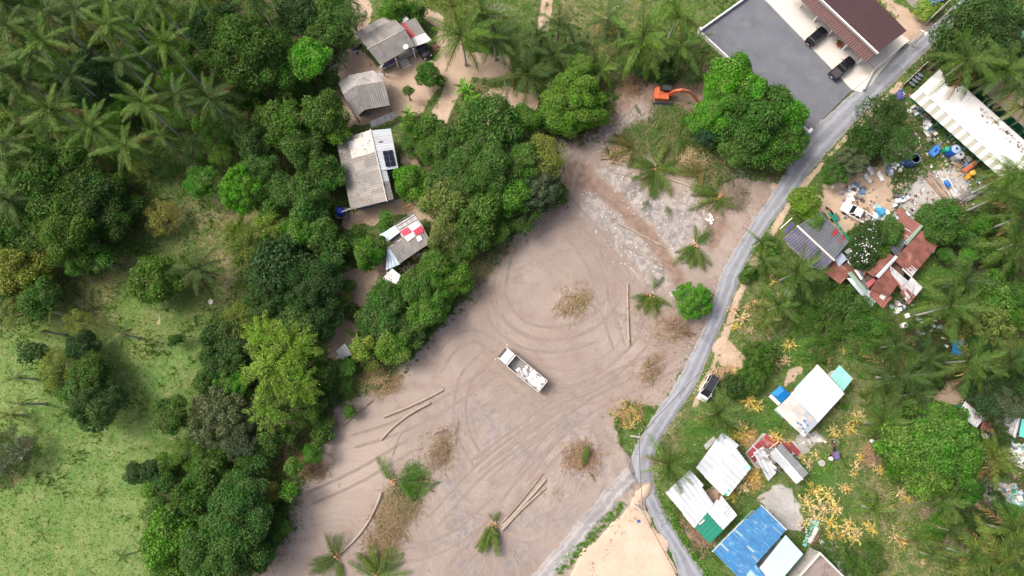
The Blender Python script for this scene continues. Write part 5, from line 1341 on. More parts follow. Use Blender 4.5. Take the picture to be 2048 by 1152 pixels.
mb = MB(); mb.add([*q, c1, c2], [(0, 1, 4), (1, 2, 5, 4), (2, 3, 5), (3, 0, 4, 5)]); mb.f = [f if (Vector(mb.v[f[1]]) - Vector(mb.v[f[0]])).cross(Vector(mb.v[f[2]]) - Vector(mb.v[f[0]])).z > 0 else f[::-1] for f in mb.f]; part(t, 'tarpaulin', mb, TARPB)
for p_ in q: mb = MB(); mb.box((p_.x, p_.y, p_.z / 2), (.07, .07, p_.z)); part(t, 'pole', mb, STEEL)
mb = MB(); mb.box(P(1549, 800, 1.6), (.5, 1.9, .5), radians(45)); part(t, 'side_tank', mb, WHITE)

# 9 silver roofs, green roof
t = thing('silver_roofed_house', 'house with a wide silver corrugated roof patched with plain white sheets', 'house', base(1450, 930))
roof(t, [(1444, 864, 3.6), (1392, 935, 3.3), (1414, 957, 3.1), (1478, 890, 3.4)], 7, 1, TIN, .7, grey(1.15, 1.4), .10)
roof(t, [(1472, 896, 3.5), (1408, 953, 3.2), (1456, 992, 3.0), (1502, 935, 3.2)], 7, 2, TIN, .7, lambda i, j: (lambda g: (g, g, g))(rnd.uniform(1.15, 1.4)), .10)
plate(t, [(1412, 957, 3.3), (1424, 944, 3.4), (1458, 976, 3.2), (1446, 991, 3.1)], WHITE, .05, 'white_sheet')
plate(t, [(1452, 915, 3.66), (1460, 908, 3.7), (1488, 935, 3.5), (1478, 942, 3.5)], WHITE, .05, 'white_sheet')
plate(t, [(1446, 985, 3.12), (1456, 975, 3.15), (1462, 984, 3.05), (1452, 993, 3.05)], TEAL, .05, 'green_sheet', (.35, .75, .6))
plate(t, [(1488, 935, 3.4), (1495, 926, 3.4), (1502, 936, 3.3), (1496, 943, 3.3)], TEAL, .05, 'pale_sheet', (1.6, 1.1, 1.1))
plate(t, [(1408, 890, 2.3), (1428, 872, 2.5), (1432, 880, 2.5), (1412, 900, 2.3)], CONC, .06, 'porch_roof', (.9, .95, 1.0))
walls(t, [(1398, 935, 2.9), (1444, 870, 2.9), (1496, 935, 2.9), (1455, 985, 2.9)], .4, 2.85, WALLW)
t = thing('silver_roofed_house', 'smaller silver corrugated roof beside the road bend and the green roof', 'house', base(1385, 1000))
roof(t, [(1380, 939, 3.2), (1331, 985, 3.0), (1389, 1054, 2.8), (1427, 1008, 3.0)], 6, 2, TIN, .7, grey(1.15, 1.35), .10)
roof(t, [(1380, 939, 3.25), (1407, 970, 3.2), (1398, 980, 3.1), (1370, 948, 3.2)], 2, 1, TIN, .5, grey(1.3, 1.45))
plate(t, [(1365, 1028, 2.6), (1372, 1024, 2.7), (1394, 1048, 2.6), (1388, 1056, 2.5)], WHITE, .05, 'white_sheet')
walls(t, [(1338, 985, 2.6), (1380, 945, 2.6), (1420, 1008, 2.6), (1388, 1048, 2.6)], .35, 2.6, WALLW)
t = thing('white_shed', 'white and grey tin shed between the silver and green roofs', 'shed', base(1443, 1025))
roof(t, [(1442, 990, 2.9), (1474, 1030, 2.9), (1446, 1060, 2.6), (1414, 1024, 2.6)], 4, 2, TIN, .5, lambda i, j: (1.45, 1.43, 1.4) if j == 1 or i == 3 else (.95, .93, .92), mats=lambda i, j: RTIN if j == 0 and i < 2 else TIN)
plate(t, [(1434, 996, 2.95), (1442, 988, 2.95), (1445, 993, 2.92), (1437, 1001, 2.92)], RUST, .04, 'rusty_sheet')
walls(t, [(1442, 993, 2.4), (1470, 1030, 2.4), (1446, 1056, 2.4), (1418, 1024, 2.4)], .3, 2.4, WALLW, opens=False)
t = thing('green_roofed_shed', 'shed with a plain deep green metal roof near the road', 'shed', base(1417, 1058))
roof(t, [(1414, 1026, 3.0), (1446, 1061, 3.0), (1419, 1087, 2.7), (1389, 1054, 2.7)], 5, 1, GREEN, .6, grey(.96, 1.04), .02)
bar(t, (1399, 1049, 2.9), (1409, 1040, 3.0), .14, WCONC, 'pale_plank')
walls(t, [(1414, 1030, 2.5), (1442, 1061, 2.5), (1419, 1083, 2.5), (1393, 1054, 2.5)], .3, 2.5, WALLW, opens=False)

# 10 blue roof house
t = thing('blue_roofed_house', 'house with a large bright blue corrugated roof and faded patches', 'house', base(1500, 1085))
def bt(i, j):
    u = rnd.random()
    if u < .05: return (5.5, 2.3, 1.15)
    if u < .08: return (3.4, 1.5, 1.0)
    g = rnd.uniform(.9, 1.12); return (g * rnd.uniform(.8, 1.3), g, g)
roof(t, [(1487, 1041, 4.4), (1426, 1102, 4.2), (1482, 1160, 3.6), (1546, 1088, 3.8)], 22, 4, BLUE, .5, bt, .10)
roof(t, [(1522, 1011, 4.5), (1488, 1042, 4.4), (1543, 1092, 3.9), (1571, 1059, 4.0)], 12, 3, BLUE, .5, bt, .10)
roof(t, [(1482, 1160, 3.6), (1510, 1128, 3.7), (1530, 1150, 3.3), (1505, 1185, 3.2)], 3, 1, BLUE, .42, bt, .06)
bar(t, (1424, 1104, 4.2), (1487, 1040, 4.45), .08, RTIN, 'eave_trim'); bar(t, (1522, 1010, 4.5), (1573, 1060, 4.0), .08, WHITE, 'eave_trim')
plate(t, [(1493, 1040, 4.3), (1505, 1022, 4.4), (1509, 1026, 4.4), (1497, 1044, 4.3)], RUST, .04, 'rusty_sheet')
walls(t, [(1435, 1103, 3.4), (1520, 1020, 3.4), (1560, 1060, 3.4), (1485, 1150, 3.4)], .3, 3.3, TEAL, color=(.8, .85, .85))
t = thing('pale_blue_annex', 'flat pale blue roofed annex below the blue corrugated roof', 'shed', base(1570, 1105))
roof(t, [(1571, 1070, 3.5), (1606, 1108, 3.4), (1562, 1160, 3.2), (1530, 1122, 3.3)], 5, 1, PBLUE, .6, grey(.97, 1.05), .02)
roof(t, [(1530, 1123, 3.25), (1562, 1161, 3.15), (1535, 1190, 3.0), (1505, 1150, 3.1)], 4, 1, WHITE, .6, grey(1.0, 1.08), .02)
walls(t, [(1571, 1075, 3.0), (1600, 1108, 3.0), (1540, 1180, 3.0), (1515, 1145, 3.0)], .3, 2.95, WALLW, opens=False)
# 11 red slab and small gabled pavilion
t = thing('tiled_slab', 'broken red tiled floor slab of a dismantled house', 'slab', base(1535, 900))
ctr = [(1525, 866), (1590, 883), (1598, 905), (1560, 918), (1540, 935), (1512, 938), (1490, 906)]
cw = [P(*p) for p in ctr]; lo_, hi_ = (min(p.x for p in cw), min(p.y for p in cw)), (max(p.x for p in cw), max(p.y for p in cw))
def inside(x, y, poly):
    r_ = False
    for i in range(len(poly)):
        a, b = poly[i - 1], poly[i]
        if (a.y > y) != (b.y > y) and x < (b.x - a.x) * (y - a.y) / (b.y - a.y) + a.x: r_ = not r_
    return r_
mb = MB(); mb.prism(cw, -.2, .14); part(t, 'floor_base', mb, CONC)
ang = radians(42); st = .92; cnt = 0
for i in range(-12, 13):
    for j in range(-12, 13):
        x = cw[0].x + (i * cos(ang) - j * sin(ang)) * st; y = cw[0].y + (i * sin(ang) + j * cos(ang)) * st
        if inside(x, y, cw) and not inside(x, y, [P(*p) for p in ((1520, 890), (1545, 895), (1560, 925), (1520, 930), (1505, 912))]) and rnd.random() < .93:
            mb = MB(); mb.box((x, y, .155 + rnd.uniform(0, .012)), (st - .03, st - .03, .05), ang); part(t, 'tile', mb, REDT, tuple([rnd.uniform(.75, 1.25)] * 3)); cnt += 1
t = thing('ruined_frame', 'collapsed grey roof frame lying across the red slab', 'ruin', base(1535, 925))
for k in range(18):
    a_ = (rnd.uniform(1502, 1535), rnd.uniform(890, 930)); dx, dy = rnd.choice([(34, 26), (30, 8), (22, -16), (40, 34)])
    bar(t, (*a_, rnd.uniform(.4, 1.6)), (a_[0] + dx, a_[1] + dy, rnd.uniform(.3, 1.4)), rnd.uniform(.05, .09), rnd.choice([STEEL, GWOOD, WHITE]), 'beam')
roof(t, [(1506, 905, .9), (1525, 893, 1.1), (1552, 945, .7), (1536, 962, .5)], 3, 3, TIN, .4, grey(.8, 1.2), wonk=.1, name='loose_sheet')
t = thing('pavilion', 'narrow gabled pavilion with a ribbed grey roof beside the red slab', 'pavilion', base(1578, 928))
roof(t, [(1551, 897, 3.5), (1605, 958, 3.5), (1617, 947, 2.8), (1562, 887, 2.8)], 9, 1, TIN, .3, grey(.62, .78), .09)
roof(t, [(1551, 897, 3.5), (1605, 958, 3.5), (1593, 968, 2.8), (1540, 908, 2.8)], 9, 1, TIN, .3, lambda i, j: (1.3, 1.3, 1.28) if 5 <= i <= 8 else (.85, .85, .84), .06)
mb = MB(); mb.tube([P(1550, 896, 3.55), P(1606, 959, 3.55)], .1, 6); part(t, 'ridge_cap', mb, WHITE)
for x, y in ((1543, 908), (1562, 890), (1594, 965), (1614, 946), (1568, 936), (1588, 918)): post(t, x, y, 2.75, WOOD, .08)
# 12 grey flat roofed block
t = thing('concrete_block_house', 'unfinished grey concrete block with a dirty flat roof and low parapet', 'building', base(1645, 1140))
w_ = [P(1640, 1104, 3.4), P(1696, 1160, 3.4), P(1650, 1205, 3.4), P(1592, 1158, 3.4)]
mb = MB(); mb.prism(w_, -.2, 3.0); part(t, 'wall', mb, CONC)
mb = MB(); mb.ring(w_, 3.0, 3.5, .25); part(t, 'parapet', mb, CONC, (1.3, 1.3, 1.28))
mb = MB(); mb.prism(inset(ccw([(p.x, p.y) for p in w_]), .26), 2.9, 3.08); part(t, 'roof_deck', mb, M('stained_deck', (.27, .225, .20), .95, .35, .4, dirt=(.14, .12, .10), damt=.5))
# 13 sheds at the edge
t = thing('rusty_shed', 'rust-streaked silver shed roof with a dark green wall', 'shed', base(1942, 830))
roof(t, [(1930, 802, 3.0), (1968, 837, 3.0), (1953, 856, 2.6), (1916, 827, 2.6)], 5, 2, RTIN, .4, grey(.95, 1.2))
roof(t, [(1968, 836, 2.8), (1994, 846, 2.6), (1986, 868, 2.3), (1960, 858, 2.5)], 4, 1, RUST, .4, rs)
plate(t, [(1962, 868, 1.2), (1980, 866, 1.2), (1978, 878, 1.1), (1966, 876, 1.1)], WHITE, .05, 'white_board'); plate(t, [(1987, 844, 2.7), (1998, 840, 2.7), (1993, 851, 2.6)], WHITE, .05, 'white_board')
walls(t, [(1930, 805, 2.6), (1966, 836, 2.6), (1953, 853, 2.6), (1919, 827, 2.6)], .15, 2.5, GREEN, opens=False)
t = thing('edge_shed', 'grey streaked shed roof with a teal sheet at the picture edge', 'shed', base(2022, 855))
roof(t, [(2012, 834, 2.9), (2041, 836, 2.9), (2031, 876, 2.5), (2004, 862, 2.5)], 5, 1, RTIN, .4, grey(.8, .95)); plate(t, [(2044, 838, 2.7), (2062, 840, 2.7), (2054, 878, 2.4), (2038, 872, 2.4)], TEAL, .05, 'teal_sheet', (.5, 1, .9))
walls(t, [(2012, 837, 2.4), (2056, 840, 2.4), (2050, 872, 2.4), (2008, 860, 2.4)], .2, 2.35, DGREY, opens=False)
t = thing('enclosure', 'walled plot with a blue tin roof at the top of the lane', 'enclosure', base(1848, 20))
for a_, b_ in (((1805, -8), (1848, 38)), ((1848, 38), (1888, -8))):
    A_, B_ = P(*a_), P(*b_); m_ = (A_ + B_) / 2; mb = MB(); mb.box((m_.x, m_.y, .8), ((B_ - A_).length, .2, 1.8), atan2(B_.y - A_.y, B_.x - A_.x)); part(t, 'wall', mb, CONC)
roof(t, [(1852, -10, 2.8), (1875, -18, 2.8), (1886, 0, 2.4), (1862, 12, 2.4)], 4, 1, BLUE, .4, lambda i, j: (.5, .35, .9)); plate(t, [(1872, -4, 2.4), (1886, -12, 2.4), (1892, -2, 2.3), (1880, 4, 2.3)], TEAL, .05, 'teal_sheet')
for x, y in ((1856, -6), (1862, 10), (1884, 0)): post(t, x, y, 2.4, WOOD, .07)
t = thing('blue_tarpaulin', 'blue tarpaulin roof showing between palm fronds', 'canopy', base(1917, 700))
plate(t, [(1906, 680, 2.5), (1928, 680, 2.5), (1930, 710, 2.2), (1904, 712, 2.2)], TARPB, .04, 'tarpaulin', (.7, .9, .9))
for x, y in ((1907, 682), (1926, 682), (1928, 708), (1906, 710)): post(t, x, y, 2.2, WOOD, .05)
t = thing('green_tarpaulin', 'green tarpaulin shelter under the palms by the rust-streaked shed', 'canopy', base(1985, 755))
plate(t, [(1970, 752, 2.3), (1992, 740, 2.4), (1996, 752, 2.1), (1974, 764, 2.0)], TEAL, .04, 'tarpaulin', (.1, .5, .45)); plate(t, [(1982, 776, 1.5), (2000, 768, 1.5), (2004, 776, 1.4), (1990, 784, 1.4)], CONC, .05, 'board', (1.2, 1.2, 1.15))
for x, y in ((1972, 753), (1991, 742), (1994, 752), (1975, 762)): post(t, x, y, 2.0, WOOD, .05)
t = thing('stall_roof', 'pale green roofed stall at the far edge of the lane', 'shed', base(2044, 72))
roof(t, [(2038, 62, 2.5), (2062, 50, 2.5), (2066, 74, 2.3), (2040, 76, 2.3)], 3, 1, TEAL, .5, lambda i, j: (1.2, 1, 1)); post(t, 2040, 74, 2.2, WOOD); post(t, 2058, 72, 2.2, WOOD)

# ------------------------------------------------------------------ vehicles
def loft(mb, secs):
    n = len(secs[0]); vs = [p for s_ in secs for p in s_]
    fs = []
    for i in range(len(secs) - 1):
        for j in range(n): fs.append((i * n + j, i * n + (j + 1) % n, (i + 1) * n + (j + 1) % n, (i + 1) * n + j))
    fs.append(tuple(range(n - 1, -1, -1))); fs.append(tuple((len(secs) - 1) * n + j for j in range(n)))
    return mb.add(vs, fs)
def sec(x, w, z0, z1): return [(x, -w * .92, z0), (x, w * .92, z0), (x, w, (z0 + z1) / 2), (x, w * .95, z1 - .07), (x, w * .80, z1), (x, 0, z1 + .025), (x, -w * .80, z1), (x, -w * .95, z1 - .07), (x, -w, (z0 + z1) / 2)]
def wheel(t, x, y, r, wd=.22):
    mb = MB(); mb.lathe((x, y, r), [(r * .55, -wd / 2), (r, -wd / 2), (r, wd / 2), (r * .55, wd / 2)], 14, 'X', pi / 2)
    o = part(t, 'wheel', mb, RUBBER, world=False)
    mb = MB(); mb.lathe((x, y, r), [(.03, -wd * .4), (r * .6, -wd * .42), (r * .6, wd * .42), (.03, wd * .4)], 10, 'X', pi / 2)
    sub(o, t, 'rim', mb, STEEL, world=False)
def cabin(t, xb0, xb1, xt0, xt1, w, zb, zt, paint, roofcol, glass=GLASS):
    mb = MB()
    g = lambda x0, x1, wv, z: [(x0, -wv, z), (x1, -wv, z), (x1, wv, z), (x0, wv, z)]
    loft(mb, [g(xb0, xb1, w, zb), g(xt0, xt1, w * .84, zt)])
    part(t, 'windows', mb, glass, world=False)
    mb = MB(); loft(mb, [g(xt0 - .03, xt1 + .03, w * .86, zt - .02), g(xt0 + .1, xt1 - .1, w * .76, zt + .06)]); part(t, 'roof', mb, PAINT, roofcol, world=False)
    for sy in (-1, 1):
        for (a, b) in ((xb0, xt0), (xb1, xt1), ((xb0 + xb1) / 2 - .05, (xt0 + xt1) / 2)):
            mb = MB(); mb.tube([(a, sy * w * 1.0, zb), (b, sy * w * .855, zt)], .045, 5); part(t, 'pillar', mb, PAINT, paint, world=False)
def car(name, label, cat, px, rz, kind, paint, roofcol=None):
    t = thing(name, label, cat, base(*px), rz)
    t.location.z = max(t.location.z, .0) + 0
    rc = roofcol or paint
    mb = MB()
    if kind == 'pickup':
        L, W = 5.2, .92
        loft(mb, [sec(-2.6, W * .9, .5, .98), sec(-2.5, W, .42, 1.04), sec(-.75, W, .36, 1.05), sec(1.1, W, .36, 1.05), sec(2.2, W * .95, .38, .98), sec(2.5, W * .84, .42, .82), sec(2.6, W * .7, .48, .7)])
        part(t, 'body', mb, PAINT, paint, world=False, smooth=False)
        cabin(t, -.8, 1.25, -.55, .65, W * .9, 1.0, 1.68, paint, rc)
        mb = MB(); mb.box((-1.68, 0, 1.065), (1.6, 1.5, .05)); part(t, 'bed_liner', mb, DSTEEL, world=False)
        for sy in (-1, 1):
            mb = MB(); mb.box((-1.68, sy * .84, 1.12), (1.78, .10, .16)); part(t, 'bed_side', mb, PAINT, paint, world=False)
        mb = MB(); mb.box((-2.53, 0, 1.10), (.08, 1.66, .14)); part(t, 'tailgate', mb, PAINT, paint, world=False)
        wx = (-1.6, 1.6); wr = .38
    else:
        L, W = (4.3, .88) if kind == 'suv' else (4.4, .87)
        loft(mb, [sec(-2.15, W * .8, .5, .85), sec(-2.05, W * .96, .38, 1.0), sec(-1.2, W, .32, 1.04), sec(.9, W, .32, 1.04), sec(1.75, W * .95, .34, .95), sec(2.05, W * .84, .36, .78), sec(2.17, W * .66, .42, .64)])
        part(t, 'body', mb, PAINT, paint, world=False)
        if kind == 'suv': cabin(t, -2.0, 1.15, -1.75, .35, W * .92, 1.0, 1.66, paint, rc)
        else: cabin(t, -2.05, 1.35, -1.9, .45, W * .92, 1.0, 1.70, paint, rc)
        wx = (-1.3, 1.3); wr = .34
        mb = MB(); mb.box((-1.98, 0, 1.62), (.22, 1.2, .05)); part(t, 'spoiler', mb, PAINT, rc, world=False)
        if roofcol:
            for sy in (-1, 1): mb = MB(); mb.box((-.7, sy * .62, 1.79), (2.0, .05, .05)); part(t, 'roof_rail', mb, STEEL, world=False)
    for x in wx:
        for sy in (-1, 1): wheel(t, x, sy * (W - .10), wr)
    for sy in (-1, 1):
        mb = MB(); mb.box((L / 2 - .16, sy * W * .62, .72), (.2, .36, .14)); part(t, 'headlight', mb, LAMP_W, world=False)
        mb = MB(); mb.box((-L / 2 + .06, sy * W * .7, .84), (.1, .26, .22)); part(t, 'tail_light', mb, LAMP_R, world=False)
        mb = MB(); mb.box((.85, sy * (W + .1), 1.08), (.14, .2, .13)); part(t, 'mirror', mb, PAINT, paint, world=False)
    mb = MB(); mb.box((-L / 2 - .005, 0, .62), (.03, .42, .14)); part(t, 'number_plate', mb, WHITE, world=False)
    return t
BLK = (.012, .013, .015)
t = car('suv', 'black hatchback suv parked on the pale concrete apron', 'car', (1629, 78), heading((1611, 92), (1645, 62)), 'suv', BLK); t.location.z = .16
t = car('pickup_truck', 'black double cab pickup parked half on the dark lot', 'pickup', (1680, 141), heading((1658, 157), (1700, 121)), 'pickup', BLK); t.location.z = .15
car('hatchback', 'white hatchback with a dark glass roof parked beside the lane', 'car', (1413, 777), heading((1426, 752), (1402, 795)), 'mpv', (.80, .80, .80), (.03, .032, .035))
tw = car('pickup_truck', 'white pickup with scrap in its bed on the sandy yard', 'pickup', (1708, 430), heading((1730, 443), (1686, 417)), 'pickup', (.82, .82, .82))
for k in range(8):
    mb = MB(); mb.box((-1.7 + rnd.uniform(-.6, .6), rnd.uniform(-.55, .55), 1.15 + rnd.uniform(0, .1)), (rnd.uniform(.3, .8), rnd.uniform(.15, .4), .1), rnd.uniform(0, 3)); part(tw, 'scrap_piece', mb, rnd.choice([WOOD, RUST, CONC]), world=False)
car('estate_car', 'dark car parked under the side wing of the red-patched house', 'car', (845, 101), heading((838, 92), (849, 108)), 'suv', (.012, .014, .018))

# dump truck
t = thing('dump_truck', 'white cab-over dump truck with a long open bed on the cleared dirt', 'truck', G(1043, 740), heading((1085, 773), (1002, 704)))
Wt = 1.08
mb = MB(); mb.box((0, 0, .72), (7.6, .8, .3)); part(t, 'chassis', mb, DSTEEL, world=False)
mb = MB(); loft(mb, [[(2.35, -Wt, .6), (3.95, -Wt, .55), (4.05, -Wt, 1.5), (3.75, -Wt * .96, 2.55), (2.35, -Wt * .96, 2.6)], [(2.35, Wt, .6), (3.95, Wt, .55), (4.05, Wt, 1.5), (3.75, Wt * .96, 2.55), (2.35, Wt * .96, 2.6)]])
cabp = part(t, 'cab', mb, PAINT, (.74, .75, .75), world=False)
mb = MB(); loft(mb, [[(4.075, -.95, 1.45), (4.10, -.95, 1.47), (3.82, -.9, 2.42), (3.79, -.9, 2.40)], [(4.075, .95, 1.45), (4.10, .95, 1.47), (3.82, .9, 2.42), (3.79, .9, 2.40)]]); sub(cabp, t, 'windscreen', mb, GLASS, world=False)
mb = MB(); mb.box((2.95, 0, 2.63), (1.1, 1.5, .06)); sub(cabp, t, 'roof_panel', mb, PAINT, (.72, .74, .74), world=False)
mb = MB(); mb.box((3.7, 0, 2.60), (.12, 1.8, .08)); sub(cabp, t, 'sun_visor', mb, DSTEEL, world=False)
for sy in (-1, 1):
    mb = MB(); mb.box((3.2, sy * (Wt + .005), 1.85), (.8, .03, .6)); sub(cabp, t, 'side_window', mb, GLASS, world=False)
    mb = MB(); mb.tube([(3.9, sy * Wt, 2.2), (4.15, sy * (Wt + .35), 2.2)], .03, 5); sub(cabp, t, 'mirror_arm', mb, STEEL, world=False)
    mb = MB(); mb.box((4.15, sy * (Wt + .36), 2.05), (.1, .2, .42)); part(t, 'mirror', mb, WHITE, world=False)
    mb = MB(); mb.box((4.03, sy * .75, .85), (.08, .3, .2)); part(t, 'headlight', mb, LAMP_W, world=False)
    mb = MB(); mb.box((-1.05, sy * (Wt + .04), 1.65), (6.3, .09, 1.1)); part(t, 'bed_side', mb, PAINT, (.56, .52, .48), world=False)
    for k in range(6): mb = MB(); mb.box((-3.9 + 1.15 * k, sy * (Wt + .12), 1.6), (.1, .08, 1.0)); part(t, 'bed_rib', mb, PAINT, (.50, .46, .42), world=False)
    for x in (3.1, -1.6, -2.9): wheel(t, x, sy * .9, .5, .3)
mb = MB(); mb.box((2.05, 0, 1.85), (.09, 2.2, 1.5)); part(t, 'bed_front', mb, PAINT, (.70, .68, .65), world=False)
mb = MB(); mb.box((2.28, 0, 2.28), (.5, 2.0, .08)); part(t, 'cab_guard', mb, PAINT, (.75, .74, .72), world=False)
mb = MB(); mb.box((-4.2, 0, 1.6), (.08, 2.2, 1.0)); part(t, 'tailgate', mb, PAINT, (.78, .78, .77), world=False)
mb = MB(); mb.box((-1.05, 0, 1.15), (6.25, 2.14, .12)); part(t, 'bed_floor', mb, M('bed_steel', (.21, .20, .19), .8, .3, 1.0, dirt=(.36, .33, .30), damt=.4), world=False)
LOAD = M('lime_load', (.78, .78, .77), .9, .15, 2.0, dirt=(.25, .24, .23), damt=.45, dscale=1.6)
for k in range(60):
    x = .4 - 4.4 * rnd.random() ** .75; y = rnd.uniform(-.95, .95)
    mb = MB(); mb.box((x, y, 1.24 + rnd.uniform(0, .08)), (rnd.uniform(.3, .75), rnd.uniform(.25, .6), .10), rnd.uniform(0, 3), 0, .8); part(t, 'rubble_slab', mb, LOAD, tuple([rnd.uniform(.75, 1.15)] * 3), world=False)
mb = MB(); mb.lathe((-2.7, .1, 1.2), [(1.0, 0), (.8, .1), (.3, .16), (.02, .17)], 12); o = part(t, 'load_heap', mb, LOAD, world=False); o.scale = (1.35, .95, 1); o.location.x = .9

# excavator
t = thing('excavator', 'orange tracked excavator with its arm stretched towards felled brush', 'excavator', G(1325, 196), radians(-4))
for sy in (-1, 1):
    mb = MB(); loft(mb, [[(x, sy * .95 - .25, z) for x, z in ((-1.6, .3), (-1.35, .05), (1.35, .05), (1.6, .3), (1.6, .5), (1.35, .75), (-1.35, .75), (-1.6, .5))], [(x, sy * .95 + .25, z) for x, z in ((-1.6, .3), (-1.35, .05), (1.35, .05), (1.6, .3), (1.6, .5), (1.35, .75), (-1.35, .75), (-1.6, .5))]])
    tr_ = part(t, 'track', mb, M('track_steel', (.15, .145, .15), .7, .3), world=False)
    for k in range(11): mb = MB(); mb.box((-1.35 + .27 * k, sy * .95, .77), (.12, .5, .05)); sub(tr_, t, 'track_shoe', mb, DSTEEL, world=False)
mb = MB(); mb.box((0, 0, .55), (1.6, 1.4, .4)); part(t, 'undercarriage', mb, DSTEEL, world=False)
mb = MB(); loft(mb, [[(-1.55, -1.0, .95), (-1.75, -.6, .95), (-1.8, 0, .95), (-1.75, .6, .95), (-1.55, 1.0, .95), (-.9, 1.05, .95), (-.9, -1.05, .95)], [(-1.5, -1.0, 1.75), (-1.7, -.6, 1.75), (-1.75, 0, 1.75), (-1.7, .6, 1.75), (-1.5, 1.0, 1.75), (-.9, 1.05, 1.85), (-.9, -1.05, 1.85)]]); part(t, 'counterweight', mb, ORANGE, world=False)
mb = MB(); mb.box((-.1, -.45, 1.35), (1.7, 1.2, .8), 0, 0, .95); part(t, 'engine_cover', mb, ORANGE, world=False)
mb = MB(); mb.box((-.5, .1, 1.78), (.7, .5, .12)); part(t, 'exhaust_hatch', mb, ORANGE, (.9, .8, .8), world=False)
mb = MB(); mb.box((-.1, 0, .9), (1.9, 2.0, .12)); part(t, 'deck', mb, ORANGE, world=False)
mb = MB(); mb.box((.15, .62, 1.75), (1.5, .85, 1.6), 0, 0, .92); cb = part(t, 'cab', mb, GLASS, world=False)
mb = MB(); mb.box((.15, .62, 2.58), (1.42, .82, .07)); sub(cb, t, 'cab_roof', mb, M('cab_roof_paint', (.045, .06, .058), .5, .2), world=False)
def beam(name, pts, w, h0, h1):
    mb = MB(); secs = []
    for i, (x, z) in enumerate(pts):
        h = h0 + (h1 - h0) * i / (len(pts) - 1)
        secs.append([(x, BYY(x) - w, z - h), (x, BYY(x) + w, z - h), (x, BYY(x) + w, z + h), (x, BYY(x) - w, z + h)])
    loft(mb, secs); return part(t, name, mb, ORANGE, world=False)
BYY = lambda x: .05 - .06 * max(0, x - 3.2)
beam('boom', [(.7, 1.5), (1.5, 2.6), (2.4, 3.1), (3.4, 2.95), (4.3, 2.4)], .19, .30, .22)
BYY = lambda x: -.02 - .42 * max(0, x - 4.1)
beam('stick', [(3.9, 2.75), (4.3, 2.45), (5.4, 1.35), (6.2, .7)], .16, .26, .14)
for a_, b_ in (((1.0, -.2, 1.4), (2.2, -.2, 2.8)), ((1.0, .3, 1.4), (2.2, .3, 2.8)), ((2.4, .05, 3.45), (3.9, .0, 3.1)), ((4.4, -.15, 2.75), (5.6, -.65, 1.65))):
    mb = MB(); mb.tube([a_, b_], .07, 6); part(t, 'cylinder', mb, ORANGE if a_[2] < 2 else STEEL, world=False)
mb = MB(); loft(mb, [[(6.1, -1.35, .75), (6.75, -1.35, .6), (6.9, -1.35, .15), (6.4, -1.35, .02), (6.0, -1.35, .3)], [(6.1, -.45, .75), (6.75, -.45, .6), (6.9, -.45, .15), (6.4, -.45, .02), (6.0, -.45, .3)]]); bk = part(t, 'bucket', mb, M('bucket_steel', (.13, .10, .095), .6, .4), world=False)
for k in range(4): mb = MB(); mb.box((6.98, -1.25 + .24 * k, .12), (.2, .08, .07)); sub(bk, t, 'tooth', mb, STEEL, world=False)

# motorbike with sidecar
def bike(label, px, rz, colr, cart):
    t = thing('sidecar_motorbike', label, 'motorbike', base(*px), rz)
    for x in (-.65, .65): wheel(t, x, 0, .28, .1)
    mb = MB(); mb.tube([(-.6, 0, .5), (0, 0, .62), (.45, 0, .78), (.62, 0, .4)], .07, 6); part(t, 'frame', mb, DSTEEL, world=False)
    mb = MB(); mb.box((-.3, 0, .78), (.75, .26, .1)); part(t, 'seat', mb, RUBBER, world=False)
    mb = MB(); mb.box((.18, 0, .74), (.35, .24, .18), 0, 0, .8); part(t, 'fuel_tank', mb, PAINT, colr, world=False)
    mb = MB(); mb.tube([(.5, -.36, .98), (.55, 0, .92), (.5, .36, .98)], .025, 5); part(t, 'handlebar', mb, STEEL, world=False)
    mb = MB(); mb.box((.72, 0, .78), (.12, .16, .16)); part(t, 'headlamp', mb, LAMP_W, world=False)
    mb = MB(); mb.box((-1.3, 0, .62), (1.1, 1.0, .1)); c_ = part(t, 'cart_floor', mb, PAINT, cart, world=False)
    for sy in (-1, 1): mb = MB(); mb.box((-1.3, sy * .5, .78), (1.1, .05, .3)); sub(c_, t, 'cart_rail', mb, PAINT, colr, world=False)
    for sy in (-1, 1): wheel(t, -1.4, sy * .55, .28, .1)
    return t
bike('black motorbike towing a red and blue cart on the village grass', (1665, 893), radians(92), (.30, .05, .07), (.10, .14, .30))
bike('motorbike with a green cart by the dark gable roof', (1657, 424), radians(120), (.45, .10, .04), (.02, .20, .14))

